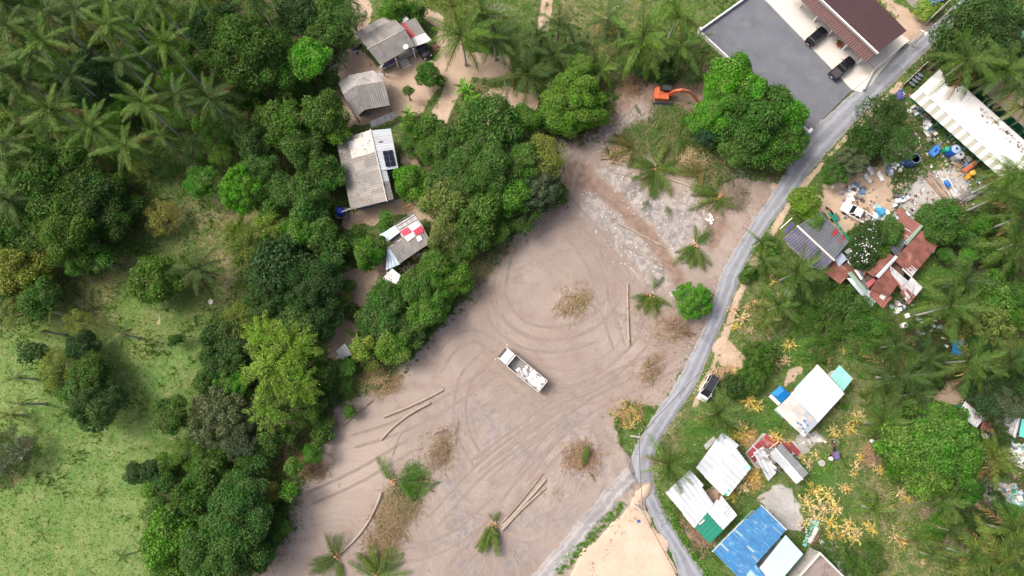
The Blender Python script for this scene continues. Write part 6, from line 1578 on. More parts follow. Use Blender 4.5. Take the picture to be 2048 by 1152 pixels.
# ------------------------------------------------------------------ felled timber
def log(px0, px1, r, label, bend=0.0, r2=None, pale=False, z=.0):
    a, b = G(*px0), G(*px1)
    if label in LOGSEEN: raise ValueError(label)
    LOGSEEN.add(label)
    t = thing('felled_log', label, 'log', a)
    d = b - a; nrm = Vector((-d.y, d.x, 0)).normalized()
    r2 = r2 or r * .75; pts = []; rs = []
    for i in range(11):
        s = i / 10
        p = a.lerp(b, s) + nrm * bend * d.length * 4 * s * (1 - s)
        rr = r + (r2 - r) * s
        p.z = gz(p.x, p.y) + rr * .8 + z + .02 * sin(9 * s)
        pts.append(p); rs.append(rr * (1 + .07 * sin(s * 23)))
    mb = MB(); mb.tube(pts, rs, 9, cap=False); part(t, 'trunk', mb, LOGW, (.86, .86, .88) if pale else (.68, .64, .62), smooth=True)
    for p, q, rr in ((pts[0], pts[1], rs[0]), (pts[-1], pts[-2], rs[-1])):
        mb = MB(); mb.tube([p + (p - q).normalized() * .012, p + (q - p).normalized() * .05], rr * .985, 9); part(t, 'cut_face', mb, WOOD, (2.0, 1.6, 1.3))
    return t
LOGSEEN = set()
log((1258, 690), (1255, 568), .22, 'straight felled palm log standing apart beside the cut palm crown', .01, pale=True)
log((1220, 438), (1332, 496), .2, 'felled log lying across the grey rock, upper of the two', .0, pale=True)
log((1325, 533), (1246, 489), .2, 'felled log at the lower edge of the grey rock', .0, pale=True)
log((768, 833), (886, 780), .24, 'straight brown log, upper of the paired logs on the dirt', -.02, pale=True)
log((860, 806), (762, 880), .24, 'bowed grey log, lower of the paired logs on the dirt', -.06, pale=True)
log((677, 858), (746, 800), .2, 'log half hidden by a leafy shrub at the clearing edge', .0)
log((1004, 1046), (1086, 946), .16, 'thin brown log, outermost of the log trio', -.01)
log((1091, 959), (1005, 1052), .24, 'thick pale log in the middle of the log trio', .01, pale=True)
log((1004, 1060), (1091, 976), .22, 'pale log nearest the gravel track in the log trio', .02, pale=True)
log((1200, 318), (1258, 314), .2, 'short orange log, upper of two at the clearing bend', .0)
log((1222, 324), (1272, 336), .18, 'short reddish log, lower of two at the clearing bend', .0)
log((1308, 342), (1337, 268), .17, 'long slim log pointing up between green brush', .0)
log((1318, 340), (1319, 322), .2, 'stubby log under the cut green palm crown', .0)
log((1240, 290), (1300, 300), .12, 'thin brown pole across the green brush', .03)
log((1345, 300), (1415, 330), .12, 'thin grey pole in the green cuttings by the vivid trees', .04)
log((1330, 245), (1385, 262), .12, 'thin brown pole under the excavator arm', -.03)
log((1352, 330), (1395, 300), .1, 'crooked pale pole among the bleached branches', .06, pale=True)
log((1285, 360), (1225, 345), .12, 'thin dark pole on the churned soil beside the cut crown', .02)
log((1252, 305), (1268, 272), .14, 'broken pale branch in the brush above the grey rock', .03, pale=True)
log((1297, 262), (1282, 270), .14, 'short splintered pale branch in the brush', .0, pale=True)
log((1330, 356), (1430, 394), .2, 'long pale trunk of the fallen palm', .02, pale=True)
log((763, 985), (672, 1112), .24, 'strongly curved palm trunk lying over the dirt', .09, pale=True)
log((785, 912), (802, 866), .06, 'thin dark branch on the bare dirt below the paired logs', .02)
log((1025, 1110), (1035, 1130), .09, 'small grey branch beside the gravel track', .02, pale=True)
log((1010, 215), (1004, 150), .10, 'curved grey stem on the tan plot above the thicket', -.08, pale=True)
log((1540, 345), (1562, 335), .10, 'pale pole lying beside the lane below the vivid trees', .0, pale=True)
log((1450, 652), (1480, 636), .12, 'pale stick lying in the verge beside the lane', .0, pale=True)
log((1760, 1030), (1770, 1055), .08, 'thin pale stick on the grass under the yellow plants', .0, pale=True)
log((1540, 680), (1532, 668), .10, 'short grey stick by the dense green hedge', .0, pale=True)
log((1920, 372), (1935, 420), .10, 'grey palm pole leaning by the timber pile', .0)
log((1912, 527), (1975, 508), .2, 'pale fallen trunk under the palms by the green lawn', .0, pale=True)

def crown_fall(px, rpx, az, spreadr, label, n=14, cols=(.088, .158, .042), stub=True):
    p = G(*px, .1); t = thing('felled_palm_crown', label, 'palm crown', p)
    L = rpx * mpp(px[1]) * 1.1
    for i in range(n):
        a = az + rnd.uniform(-spreadr, spreadr) * 1.25; g = rnd.uniform(.75, 1.35)
        el = radians(rnd.uniform(4, 24)); l = L * rnd.uniform(.7, 1.1)
        link('frond', FR[rnd.choice((0, 1))], t, (rnd.uniform(-.3, .3), rnd.uniform(-.3, .3), .15 + rnd.uniform(0, .4)), (rnd.uniform(-.5, .5), -el, a), (l, l, l * .8), (cols[0] * g * rnd.uniform(.9, 1.5), cols[1] * g, cols[2] * g))
    if stub:
        for k in range(9):
            a = rnd.uniform(0, 6.28); mb = MB(); mb.tube([(0, 0, .25), (cos(a) * .7, sin(a) * .7, rnd.uniform(.3, .7))], [.09, .05], 5); link('leaf_stub', mb.mesh('leaf_stub', WOOD), t, color=(2.1, 1.5, .95))
        mb = MB(); mb.lathe((0, 0, -.1), [(.24, 0), (.26, .4), (.16, .75)], 9); link('heart', mb.mesh('heart', WOOD), t, color=(1.7, 1.2, .8))
    return t
D = lambda a: radians(a)
crown_fall((1299, 592), 44, D(-100), 1.2, 'cut green palm crown with pale stubs beside the round vivid tree', 16)
crown_fall((1306, 580), 24, D(75), .3, 'loose green frond pointing up from the cut crown by the round tree', 3, stub=False)
crown_fall((1386, 494), 50, D(-108), .75, 'cut palm crown with pale stubs between grey rock and lane', 16)
crown_fall((1392, 488), 36, D(58), .45, 'smaller fan of green fronds above the cut crown by the lane', 7, stub=False)
crown_fall((1434, 396), 56, D(178), .5, 'green fronds of the fallen palm sweeping back along its trunk', 9)
crown_fall((1436, 398), 36, D(-60), .9, 'green fronds of the fallen palm hanging towards the lane', 9)
crown_fall((1430, 388), 30, D(120), .4, 'short fronds of the fallen palm pointing up to the pale soil', 4, stub=False)
crown_fall((1308, 342), 54, D(-100), .75, 'large cut palm crown below the upright slim log', 13)
crown_fall((1312, 338), 56, D(30), .7, 'green fronds of the large cut crown reaching towards the vivid trees', 9, stub=False)
crown_fall((1306, 338), 52, D(150), .6, 'green fronds of the large cut crown reaching over the reddish log', 8, stub=False)
crown_fall((1265, 300), 46, D(200), 1.2, 'wilted green fronds strewn over the brush above the two short logs', 8, (.11, .14, .05), stub=False)
crown_fall((1360, 275), 44, D(-40), 1.6, 'green fronds tangled in the cuttings below the excavator', 9, stub=False)
crown_fall((1400, 345), 40, D(190), 1.0, 'half-dry fronds between the bleached branches and the fallen palm', 7, (.13, .14, .055), stub=False)
crown_fall((1295, 403), 26, D(225), .08, 'single cut frond on the grey rock, slanting', 2, stub=False)
crown_fall((1331, 414), 26, D(-85), .08, 'single cut frond on the grey rock, upright', 2, stub=False)
crown_fall((785, 962), 50, D(118), .15, 'single long green frond standing over the brown brush', 2)
crown_fall((800, 960), 54, D(-15), .8, 'heap of green fronds on the brown brush', 16, (.055, .13, .028), stub=False)
crown_fall((672, 1112), 58, D(215), .5, 'cut palm crown at the end of the curved trunk', 6)
crown_fall((672, 1110), 50, D(75), .7, 'upright fronds at the end of the curved trunk', 5, stub=False)
crown_fall((676, 1120), 40, D(-70), .6, 'short fronds below the end of the curved trunk', 4, stub=False)
crown_fall((755, 1148), 62, D(110), .6, 'broad green palm crown at the foot of the brown brush', 9)
crown_fall((758, 1148), 60, D(40), .5, 'green fronds leaning over the grey dirt by the brush', 5, stub=False)
crown_fall((985, 1050), 52, D(-100), .35, 'tangled green crown beside the log trio', 14)
crown_fall((990, 1045), 22, D(85), .6, 'short green fronds topping the tangled crown by the logs', 5, stub=False)
crown_fall((640, 880), 44, D(-105), .5, 'cut green fronds hanging over the clearing edge', 8)
crown_fall((1168, 930), 38, D(78), .12, 'green frond sticking out of the stump brush', 4, stub=False)
crown_fall((560, 180), 20, D(200), 2.5, 'small cut crown in the forest shade', 5, stub=False)
crown_fall((190, 505), 34, D(-60), .3, 'two green fronds lying under the big meadow tree', 3, stub=False)

def brush(px, rx, ry, rz, label, twigs, leaves, tcol=(1, 1, 1), lcol=(.20, .15, .085)):
    leaves = leaves * 3; rx *= 1.2; ry *= 1.2
    p = G(*px); t = thing('brush_pile', label, 'brush', p)
    s = mpp(px[1]); mb = MB()
    for k in range(int(twigs * 2.6)):
        u, v = rnd.gauss(0, .36), rnd.gauss(0, .36)
        if k % 3: u, v = u * .6 + .35 * sin(k * .7), v * .6 + .35 * cos(k * 1.3)
        x, y = (u * rx * cos(rz) - v * ry * sin(rz)) * s, (u * rx * sin(rz) + v * ry * cos(rz)) * s
        z = gz(p.x + x, p.y + y) - p.z + rnd.uniform(.02, .5) * max(.1, 1 - hypot(u, v))
        a = rnd.gauss(rz, 1.1); l = rnd.uniform(.5, 2.4) * (.4 if rx < 30 else .75)
        mb.tube([(x - cos(a) * l / 2, y - sin(a) * l / 2, z), (x + rnd.uniform(-.1, .1), y + rnd.uniform(-.1, .1), z + rnd.uniform(-.05, .15)), (x + cos(a) * l / 2, y + sin(a) * l / 2, z + rnd.uniform(-.1, .25))], [.045, .035, .015], 4, cap=False)
    o = part(t, 'twigs', mb, TWIG, tcol, world=False); o['kind'] = 'stuff'
    green = lcol[1] > lcol[0]
    for k in range(3 + leaves // 330):
        u, v = rnd.gauss(0, .34), rnd.gauss(0, .34); x, y = (u * rx * cos(rz) - v * ry * sin(rz)) * s, (u * rx * sin(rz) + v * ry * cos(rz)) * s
        l = rnd.uniform(1.2, 2.8); g = rnd.uniform(.7, 1.5)
        link('branch', rnd.choice(FR[:2]) if green and k % 3 else rnd.choice(FRD), t, (x, y, gz(p.x + x, p.y + y) - p.z + rnd.uniform(.1, .45)), (rnd.uniform(-.6, .6), rnd.uniform(-.25, .05), rnd.gauss(rz, 1.6)), (l, l, l), tuple(c * g for c in lcol))
    r = np.random.default_rng(int(px[0])); u = r.normal(0, .40, (leaves, 2)) * r.uniform(.5, 1.1, (leaves, 1))
    lob = r.uniform(0, 6.28, 5); k5 = r.integers(0, 5, leaves); u = u * .7 + .38 * np.stack([np.cos(lob), np.sin(lob)], -1)[k5]
    X = (u[:, 0] * rx * cos(rz) - u[:, 1] * ry * sin(rz)) * s; Y = (u[:, 0] * rx * sin(rz) + u[:, 1] * ry * cos(rz)) * s
    Z = np.array([gz(p.x + a, p.y + b) - p.z for a, b in zip(X, Y)]) + r.uniform(.02, .45, leaves) * np.clip(1 - np.hypot(u[:, 0], u[:, 1]), .1, 1)
    N = unit(r.normal(size=(leaves, 3)) * .5 + np.array([0, 0, 1])); T = unit(np.cross(N, r.normal(size=(leaves, 3)))); ln = r.uniform(.12, .38, leaves)
    V, Q = leaf_quads(np.stack([X, Y, Z], -1), N, T, ln * 1.6, ln * .22)
    o = link('dry_leaves', np_mesh('dry_leaves', V, Q, DRY), t, color=lcol); o['kind'] = 'stuff'
brush((1145, 608), 54, 30, radians(40), 'brown brush mound in the middle of the clearing', 40, 300, (1, .95, .85), (.34, .27, .15))
brush((1165, 915), 40, 44, radians(60), 'uprooted brown stump brush on the lower clearing', 70, 260, (1.0, .82, .68), (.24, .17, .12))
brush((1300, 742), 22, 46, radians(-20), 'low brown twig scatter near the lane', 14, 120, (.9, .8, .7), (.24, .18, .11))
brush((880, 900), 30, 60, radians(-35), 'long band of brown twigs below the paired logs', 30, 240, (.9, .85, .75), (.24, .18, .11))
brush((828, 965), 40, 40, radians(30), 'leafy green heap at the top of the brown brush mat', 60, 1800, (.9, .95, .75), (.10, .19, .045))
brush((805, 1000), 44, 44, radians(60), 'brown brush under the heap of green fronds', 110, 1000, (.85, .85, .75), (.23, .20, .10))
brush((775, 1060), 46, 70, radians(-20), 'wide mat of brown brush above the broad palm crown', 180, 1500, (.9, .85, .75), (.25, .20, .11))
brush((1256, 825), 36, 24, radians(10), 'dry yellowish brush on the verge above the cable pole', 60, 500, (1.3, 1.1, .8), (.42, .32, .14))
brush((1275, 285), 66, 44, radians(30), 'leafy green brush strewn above the grey rock', 80, 2600, (.75, .75, .55), (.10, .17, .045))
brush((1340, 290), 60, 40, radians(10), 'dense green cuttings between the slim log and the vivid trees', 70, 2600, (.75, .75, .55), (.09, .17, .04))
brush((1420, 345), 54, 36, radians(-20), 'tangled green and grey cuttings above the fallen palm', 70, 2000, (.75, .75, .6), (.09, .14, .045))
brush((1240, 305), 40, 26, radians(10), 'pale twigs beside the two short logs', 90, 700, (1.3, 1.2, 1), (.26, .22, .13))
brush((1345, 250), 56, 50, radians(60), 'felled green branches below the excavator arm', 70, 2600, (.75, .75, .55), (.09, .16, .04))
brush((1380, 320), 50, 44, radians(0), 'pale bleached branches beside the large cut crown', 140, 900, (1.3, 1.25, 1.05), (.20, .20, .10))
brush((1470, 395), 36, 36, radians(0), 'grey twigs and rubbish at the fallen palm crown', 70, 500, (.8, .8, .8), (.22, .2, .17))
brush((1345, 660), 50, 34, radians(-20), 'brown bark scraps below the round vivid tree', 24, 300, (.9, .75, .65), (.24, .17, .12))
brush((762, 760), 34, 50, radians(70), 'tall pile of bent cut stems at the thicket edge', 120, 700, (1.1, 1, .8), (.26, .22, .12))
brush((605, 930), 30, 60, radians(80), 'exposed brown roots along the shaded clearing edge', 110, 500, (.9, .75, .6), (.18, .13, .09))
brush((1260, 170), 30, 30, radians(80), 'tangled brown roots under the palms by the excavator', 80, 500, (.8, .7, .6), (.14, .12, .07))
brush((1335, 152), 40, 18, radians(10), 'dark green felled boughs behind the excavator cab', 80, 1500, (.9, .9, .8), (.07, .11, .035))
brush((1400, 1060), 30, 60, radians(40), 'brown weeds along the silver roofs by the lane', 70, 900, (1, .85, .75), (.28, .2, .14))
brush((1500, 960), 24, 34, radians(40), 'straw heap between the silver roof and red slab', 60, 700, (1.4, 1.2, .8), (.5, .38, .14))
brush((1495, 875), 22, 22, 0, 'round straw heap above the silver roof', 50, 500, (1.4, 1.15, .8), (.52, .36, .18))
brush((1455, 745), 30, 20, 0, 'bleached brush by the white hatchback', 40, 400, (1.3, 1.1, 1.0), (.45, .33, .26))
brush((950, 545), 60, 30, radians(50), 'dry grassy stems leaning over the clearing edge', 110, 900, (.9, .9, .75), (.18, .19, .09))
brush((1890, 1060), 30, 90, radians(35), 'grey dead palm fronds below the big vivid tree', 120, 900, (.9, .85, .85), (.30, .26, .25))
brush((1850, 690), 50, 40, 0, 'dark leaf heap and scraps between the palms', 60, 900, (.7, .6, .5), (.16, .12, .09))
brush((1750, 905), 40, 30, radians(30), 'brown brush beside the big vivid tree', 70, 700, (1, .85, .75), (.28, .2, .15))

# ------------------------------------------------------------------ the scrapyard and the lane
def one(name, label, cat, mb, mat, at, color=None, smooth=False):
    o = link(name, mb.mesh(name, mat, at, smooth), loc=at, color=color); return tag(o, label, cat)
def tank(name, label, px, r, h, col, top, hole=True, open_=False):
    b = base(*px); t = thing(name, label, 'tank', b)
    mb = MB()
    if open_: mb.lathe((0, 0, 0), [(r, 0), (r * 1.02, h * .3), (r, h * .6), (r, h), (r * .86, h), (r * .84, h * .35), (.01, h * .34)], 20)
    else: mb.lathe((0, 0, 0), [(r, 0), (r * 1.03, h * .25), (r, h * .5), (r * 1.03, h * .75), (r, h)], 20)
    part(t, 'tank_body', mb, PLAST, col, world=False, smooth=True)
    mb = MB(); mb.lathe((0, 0, h + .002), [(r * 1.01, 0), (r * .98, .05), (r * .5, .14), (r * .3, .15)] if not open_ else [(r * 1.03, -.06), (r * 1.03, .04), (r * .84, .04), (r * .84, -.06)], 20); part(t, 'tank_top', mb, PLAST, top, world=False)
    if hole: mb = MB(); mb.lathe((0, 0, h + .14), [(r * .28, 0), (r * .28, .04)], 12); part(t, 'hatch', mb, RUBBER, world=False)
tank('water_tank', 'open blue tank standing on the scrapyard grass', (1815, 327), .82, 2.3, (.06, .12, .34), (.16, .24, .36), False, True)
tank('water_tank', 'upright blue tank with a pale top by the striped awning', (1896, 308), .75, 2.1, (.012, .09, .42), (.30, .40, .58))
tank('water_tank', 'grey tank beside the upright blue tank', (1906, 318), .72, 1.8, (.28, .30, .33), (.38, .40, .42))
tank('water_drum', 'green drum behind the upright blue tank', (1886, 304), .42, 1.3, (.01, .28, .19), (.03, .33, .24), False)
tank('water_drum', 'white drum standing on the grass below the rusty roofs', (1805, 652), .5, .9, (.70, .70, .67), (.75, .75, .73), True)
tank('water_jar', 'white water jar beside the sidecar motorbike', (1660, 917), .3, .6, (.70, .70, .68), (.7, .7, .7), False)
tank('water_jar', 'white jar under the palm by the path', (1742, 882), .28, .5, (.75, .75, .73), (.8, .8, .8), False)
t = thing('tank_half', 'blue moulded tank half lying on the scrapyard grass', 'tank', base(1866, 304), radians(50))
mb = MB(); loft(mb, [[(-1.0, -.5, .05), (-1.0, .5, .05), (-1.0, .45, .6), (-1.0, -.45, .6)], [(-.2, -.65, .02), (-.2, .65, .02), (-.2, .55, .95), (-.2, -.55, .95)], [(.9, -.5, .05), (.9, .5, .05), (.9, .4, .75), (.9, -.4, .75)]]); part(t, 'shell', mb, PLAST, (.06, .22, .62), world=False); mb = MB(); mb.box((-.1, 0, .93), (.7, .4, .12)); part(t, 'hatch', mb, PLAST, (.02, .08, .3), world=False)
def lounger(px, rz, label):
    t = thing('recliner', label, 'chair', base(*px), rz, 'white plastic recliners')
    for y in np.linspace(-.26, .26, 5): mb = MB(); mb.box((.25, y, .34), (1.1, .09, .035)); part(t, 'slat', mb, PLAST, (.82, .82, .82), world=False)
    mb = MB(); mb.box((-.55, 0, .58), (.75, .62, .04), 0, radians(35)); part(t, 'backrest', mb, PLAST, (.82, .82, .82), world=False)
    for x in (-.3, .7):
        for y in (-.28, .28): mb = MB(); mb.box((x, y, .17), (.06, .06, .34)); part(t, 'leg', mb, PLAST, (.8, .8, .8), world=False)
    for y in (-.36, .36): mb = MB(); mb.box((0, y, .52), (.7, .06, .04)); part(t, 'armrest', mb, PLAST, (.8, .8, .8), world=False)
lounger((1733, 359), radians(-50), 'white plastic recliner nearest the round fresh green tree')
lounger((1758, 355), radians(-60), 'white plastic recliner farthest from the round fresh green tree')
lounger((1738, 343), radians(-60), 'greyish recliner above the other two recliners')
t = thing('rusty_boiler', 'rusty orange boiler pipe lying in the scrapyard', 'pipe', base(1936, 336), radians(35)); mb = MB(); mb.lathe((0, 0, .5), [(.30, -1.5), (.48, -1.3), (.48, 1.2), (.40, 1.3), (.40, 1.5)], 14, 'X'); part(t, 'shell', mb, RUST, (1.6, 1.3, .9), world=False); mb = MB(); mb.lathe((0, 0, .5), [(.33, 1.49), (.33, 1.52)], 12, 'X'); part(t, 'mouth', mb, RUBBER, world=False)
t = thing('yellow_mixer', 'yellow machine on the concrete yard', 'machine', base(1934, 353), radians(40)); mb = MB(); mb.box((0, 0, .45), (1.7, .8, .5), 0, 0, .85); part(t, 'body', mb, PAINT, (.55, .30, .03), world=False); mb = MB(); mb.lathe((.3, 0, .7), [(.2, 0), (.5, .25), (.45, .6), (.28, .7)], 12); part(t, 'drum', mb, PAINT, (.52, .33, .06), world=False)
for y in (-.4, .4): wheel(t, -.5, y, .25, .1)
def heap(name, label, px, n, kinds, area, cat, az=None, ln=(.4, 1.2), h=.5):
    b = base(*px); t = thing(name, label, cat, b); s = mpp(px[1])
    for k in range(n):
        nm, mat, cols, dim = rnd.choice(kinds)
        x, y = rnd.gauss(0, .4) * area[0] * s, rnd.gauss(0, .4) * area[1] * s
        l = rnd.uniform(*ln) * dim[0]; w = dim[1] * rnd.uniform(.7, 1.3); hh = dim[2] * rnd.uniform(.7, 1.3)
        z = gz(b.x + x, b.y + y) - b.z + hh / 2 + rnd.uniform(0, h) * max(0, 1 - hypot(x, y) / (area[0] * s))
        mb = MB()
        if nm in ('pipe', 'pole'): a = (az if az is not None else rnd.uniform(0, 3)) + rnd.gauss(0, .06); mb.tube([(x - cos(a) * l / 2, y - sin(a) * l / 2, z), (x + cos(a) * l / 2, y + sin(a) * l / 2, z + rnd.uniform(-.1, .1))], w / 2, 6)
        else: mb.box((x, y, z), (l, w, hh), (az if az is not None else rnd.uniform(0, 3)) + rnd.gauss(0, .1 if az is not None else .5), rnd.gauss(0, .06), .96)
        part(t, nm, mb, mat, rnd.choice(cols), world=False)
    return t
W_ = [(.8, .8, .8), (.6, .62, .65), (.7, .68, .62)]
PK = ('pipe', JUNK, [(.35, .22, .15), (.5, .38, .28), (.25, .23, .22), (.55, .5, .45)], (5.0, .12, .12))
PW = ('plank', GWOOD, [(1.2, 1.1, 1.1), (.9, .8, .8), (1.6, 1.3, 1.1)], (4.0, .25, .08))
CR = ('crate', JUNK, W_ + [(.1, .2, .4), (.3, .3, .32), (.05, .05, .06)], (.8, .6, .45))
SH = ('sheet', JUNK, W_ + [(.5, .55, .6), (.3, .5, .5)], (1.3, .8, .03))
DR = ('block', JUNK, [(.05, .05, .055), (.12, .11, .11), (.3, .25, .2)], (.6, .5, .4))
heap('pipe_stack', 'long rusty pipes and planks stacked on the concrete yard', (1870, 372), 30, [PK, PK, PW], (16, 14), 'pipe stack', radians(-57), (.75, 1.15), .7)
heap('pipe_stack', 'pale gutters and poles beside the rusty pipe stack', (1896, 372), 12, [('pole', JUNK, [(.7, .7, .68), (.5, .5, .48)], (5.0, .14, .1))], (12, 8), 'pipe stack', radians(-65), (.7, 1.1), .4)
t = heap('timber_stack', 'grey weathered timber stack under the palms', (1945, 390), 34, [('plank', GWOOD, [(.8, .8, .85), (1.1, 1.1, 1.15), (.6, .6, .62)], (3.6, .22, .1))], (30, 14), 'timber', radians(28), (.6, 1.1), 1.0)
t = thing('blue_barrel', 'small blue barrel lying on the pipe stack', 'barrel', G(1887, 371, .9), radians(-60)); mb = MB(); mb.lathe((0, 0, .1), [(.25, -.6), (.34, -.5), (.34, .5), (.25, .6)], 14, 'X'); part(t, 'drum', mb, PLAST, (.02, .16, .62), world=False, smooth=True); mb = MB(); mb.lathe((0, 0, .1), [(.36, -.1), (.36, .1)], 14, 'X'); part(t, 'hoop', mb, PLAST, (.02, .12, .5), world=False)
heap('scrap_heap', 'pale scrap and frames heaped beside the sandy drive', (1706, 385), 30, [CR, SH, DR, ('frame_bar', JUNK, W_, (1.2, .08, .08))], (26, 24), 'scrap', None, (.5, 1.2))
heap('scrap_heap', 'blue cart and boxes by the flowering tree', (1757, 428), 16, [('crate', JUNK, [(.05, .32, .55), (.1, .4, .6), (.4, .5, .55)], (1.0, .7, .5)), SH], (14, 16), 'scrap')
heap('scrap_heap', 'white and teal scrap on the roof edge of the rusty compound', (1800, 430), 22, [SH, CR, ('panel', JUNK, [(.45, .5, .55), (.3, .12, .1), (.3, .5, .45)], (1.6, .9, .06))], (40, 22), 'scrap', radians(38))
heap('scrap_heap', 'machine scrap beside the grey tank', (1920, 330), 26, [CR, DR, ('rod', JUNK, [(.7, .7, .7), (.2, .2, .2)], (1.4, .07, .07)), ('panel', JUNK, [(.4, .18, .08), (.5, .5, .5)], (.9, .6, .1))], (28, 18), 'scrap')
heap('scrap_heap', 'dark junk and pots along the striped awning', (1855, 250), 34, [DR, CR, SH], (14, 50), 'scrap', radians(-45))
heap('scrap_heap', 'boxes and wire heaped at the awning corner', (1830, 222), 16, [CR, SH, DR], (16, 14), 'scrap')
heap('scrap_heap', 'black engine parts on the scrapyard grass', (1778, 345), 12, [DR, CR], (14, 10), 'scrap')
heap('scrap_heap', 'white boxes on the grass near the open blue tank', (1790, 332), 8, [CR], (14, 8), 'scrap', None, (.4, .8), .1)
heap('scrap_heap', 'crates and concrete blocks at the yard corner', (1800, 400), 12, [CR, DR], (24, 12), 'scrap', None, (.5, 1.0), .2)
heap('rubbish_heap', 'mixed rubbish spilling below the rusty roofs', (1800, 615), 24, [CR, SH, DR], (16, 16), 'rubbish', None, (.3, .8))
heap('rubbish_heap', 'grey and pink rubbish dump under the palms at the edge', (1998, 985), 36, [CR, SH, DR, ('board', JUNK, [(.5, .38, .28), (.6, .6, .58)], (1.6, .9, .1))], (36, 24), 'rubbish')
heap('rubbish_heap', 'white and teal rubbish below the edge shed', (2030, 905), 26, [CR, SH, ('board', JUNK, [(.8, .8, .78), (.2, .5, .48)], (1.8, .9, .08))], (22, 34), 'rubbish')
heap('rubbish_heap', 'teal boards and scraps at the picture edge below the palms', (2038, 1000), 18, [SH, CR, ('board', JUNK, [(.2, .5, .48), (.75, .75, .75)], (1.6, .7, .08))], (16, 24), 'rubbish')
heap('rubbish_heap', 'pale broken roof tiles beside the grey concrete block', (1675, 1115), 60, [('tile_shard', JUNK, [(.5, .48, .45), (.38, .33, .30), (.65, .62, .58)], (.7, .35, .08))], (26, 44), 'rubbish', radians(-50), (.5, 1.2), .7)
heap('rubbish_heap', 'teal and brown boards stacked by the yellow plants', (1622, 1065), 14, [('board', JUNK, [(.25, .60, .55), (.16, .09, .08), (.55, .55, .53)], (2.6, .55, .08))], (14, 26), 'boards', radians(55), (.5, 1.1), .4)
heap('pallet_stack', 'pale wooden pallets stacked by the solar-panelled house', (814, 413), 12, [('plank', WOOD, [(2.4, 2.2, 1.8), (1.8, 1.5, 1.2)], (1.4, .3, .12))], (9, 7), 'pallets', radians(25), (.6, 1), .5)
heap('brick_pile', 'orange bricks piled beside the red-patched house', (872, 97), 40, [('brick', JUNK, [(.42, .2, .12), (.5, .27, .17), (.35, .18, .12)], (.35, .18, .14))], (11, 9), 'bricks', None, (.8, 1.2), .4)
heap('bench_set', 'small wooden bench and stool in the sandy yard', (733, 540), 7, [('plank', WOOD, [(1.6, 1.1, .9), (1.2, .9, .8)], (1.3, .22, .12))], (7, 6), 'bench', radians(10), (.6, 1), .4)
heap('scrap_heap', 'yellow planks and boxes at the patchwork shed eave', (838, 510), 14, [('plank', WOOD, [(2.6, 2.2, 1.5), (1.5, 1.3, 1.1)], (1.8, .3, .1)), CR], (24, 12), 'scrap', radians(32))
heap('scrap_heap', 'dark crates against the white flat hut', (812, 540), 10, [DR, CR, PW], (16, 12), 'scrap')
heap('scrap_heap', 'blue scrap beside the fence discs', (1797, 190), 10, [('crate', JUNK, [(.03, .07, .25), (.1, .1, .3), (.6, .6, .6)], (.9, .6, .4))], (12, 10), 'scrap')
heap('rubbish_heap', 'plastic scraps scattered round the palms below the white drum', (1850, 660), 22, [CR, SH], (40, 40), 'rubbish', None, (.25, .6), .1)
heap('rubbish_heap', 'pale rubble along the wall of the white-roofed house', (1625, 880), 24, [('block', JUNK, [(.5, .48, .44), (.6, .57, .52)], (.6, .4, .12))], (36, 12), 'rubble', radians(-40), (.4, 1), .1)
heap('scrap_heap', 'white sacks dumped by the lane at the rock', (1420, 440), 8, [('sack', JUNK, [(.75, .75, .73)], (.6, .4, .2))], (6, 16), 'sacks', None, (.5, 1), .1)
heap('rubbish_heap', 'clutter around the red-patched house steps', (715, 100), 8, [CR, DR], (12, 14), 'rubbish', None, (.3, .7), .1)
def disc(label, px, r, tilt):
    t = thing('cement_lid', label, 'lid', G(*px, .0)); mb = MB(); mb.lathe((0, 0, .02), [(r * .9, 0), (r, .05), (r, .14), (r * .9, .16), (r * .5, .12), (.02, .13)], 20); o = part(t, 'disc', mb, DGREY, (2.4, 2.7, 2.7), world=False); mb = MB(); mb.box((0, 0, .17), (r * 1.7, .07, .05)); h_ = part(t, 'handle_bar', mb, STEEL, world=False); t.rotation_euler = (radians(tilt) , 0, radians(-45 + 180)); t.location.z += .45
for k, (x, y) in enumerate(((1837, 153), (1832, 159), (1826, 165), (1820, 171))): disc(['topmost', 'second', 'third', 'lowest'][k] + ' of four overlapping grey discs by the white fence', (x, y), .64, 34)
def ring(label, px, r, h=.35):
    t = thing('well_ring', label, 'well', base(*px)); mb = MB(); mb.lathe((0, 0, 0), [(r, -.1), (r, h), (r * .84, h), (r * .84, .1)], 20); part(t, 'ring', mb, CONC, (1.2, 1.2, 1.2), world=False); mb = MB(); mb.lathe((0, 0, h - .04), [(r * .86, 0), (r * .86, .07), (.02, .09)], 20); part(t, 'cover', mb, CONC, world=False); mb = MB(); mb.box((0, 0, h + .07), (.5, .06, .08)); part(t, 'handle', mb, STEEL, world=False)
ring('round grey concrete well cover on the grass by the dark gable roof', (1575, 588), .68); ring('round grey concrete cover beside the narrow pavilion', (1643, 926), .5, .2); ring('small concrete ring on the meadow near the solitary palm', (423, 604), .42, .25)
t = thing('roadside_fence', 'white board fence along the lane beside the four discs', 'fence', base(1822, 150))
for k in range(9):
    f0, f1 = k / 9, (k + .96) / 9
    A_, B_ = P(1800 + 49 * f0, 176 - 47 * f0), P(1800 + 49 * f1, 176 - 47 * f1); m_ = (A_ + B_) / 2; mb = MB(); mb.box((m_.x, m_.y, .65), ((B_ - A_).length, .06, .9 if k % 3 else .5), atan2(B_.y - A_.y, B_.x - A_.x)); part(t, 'board', mb, WHITE, tuple([rnd.uniform(.75, 1)] * 3)); mb = MB(); mb.box((A_.x, A_.y, .55), (.1, .1, 1.3)); part(t, 'post', mb, WOOD)
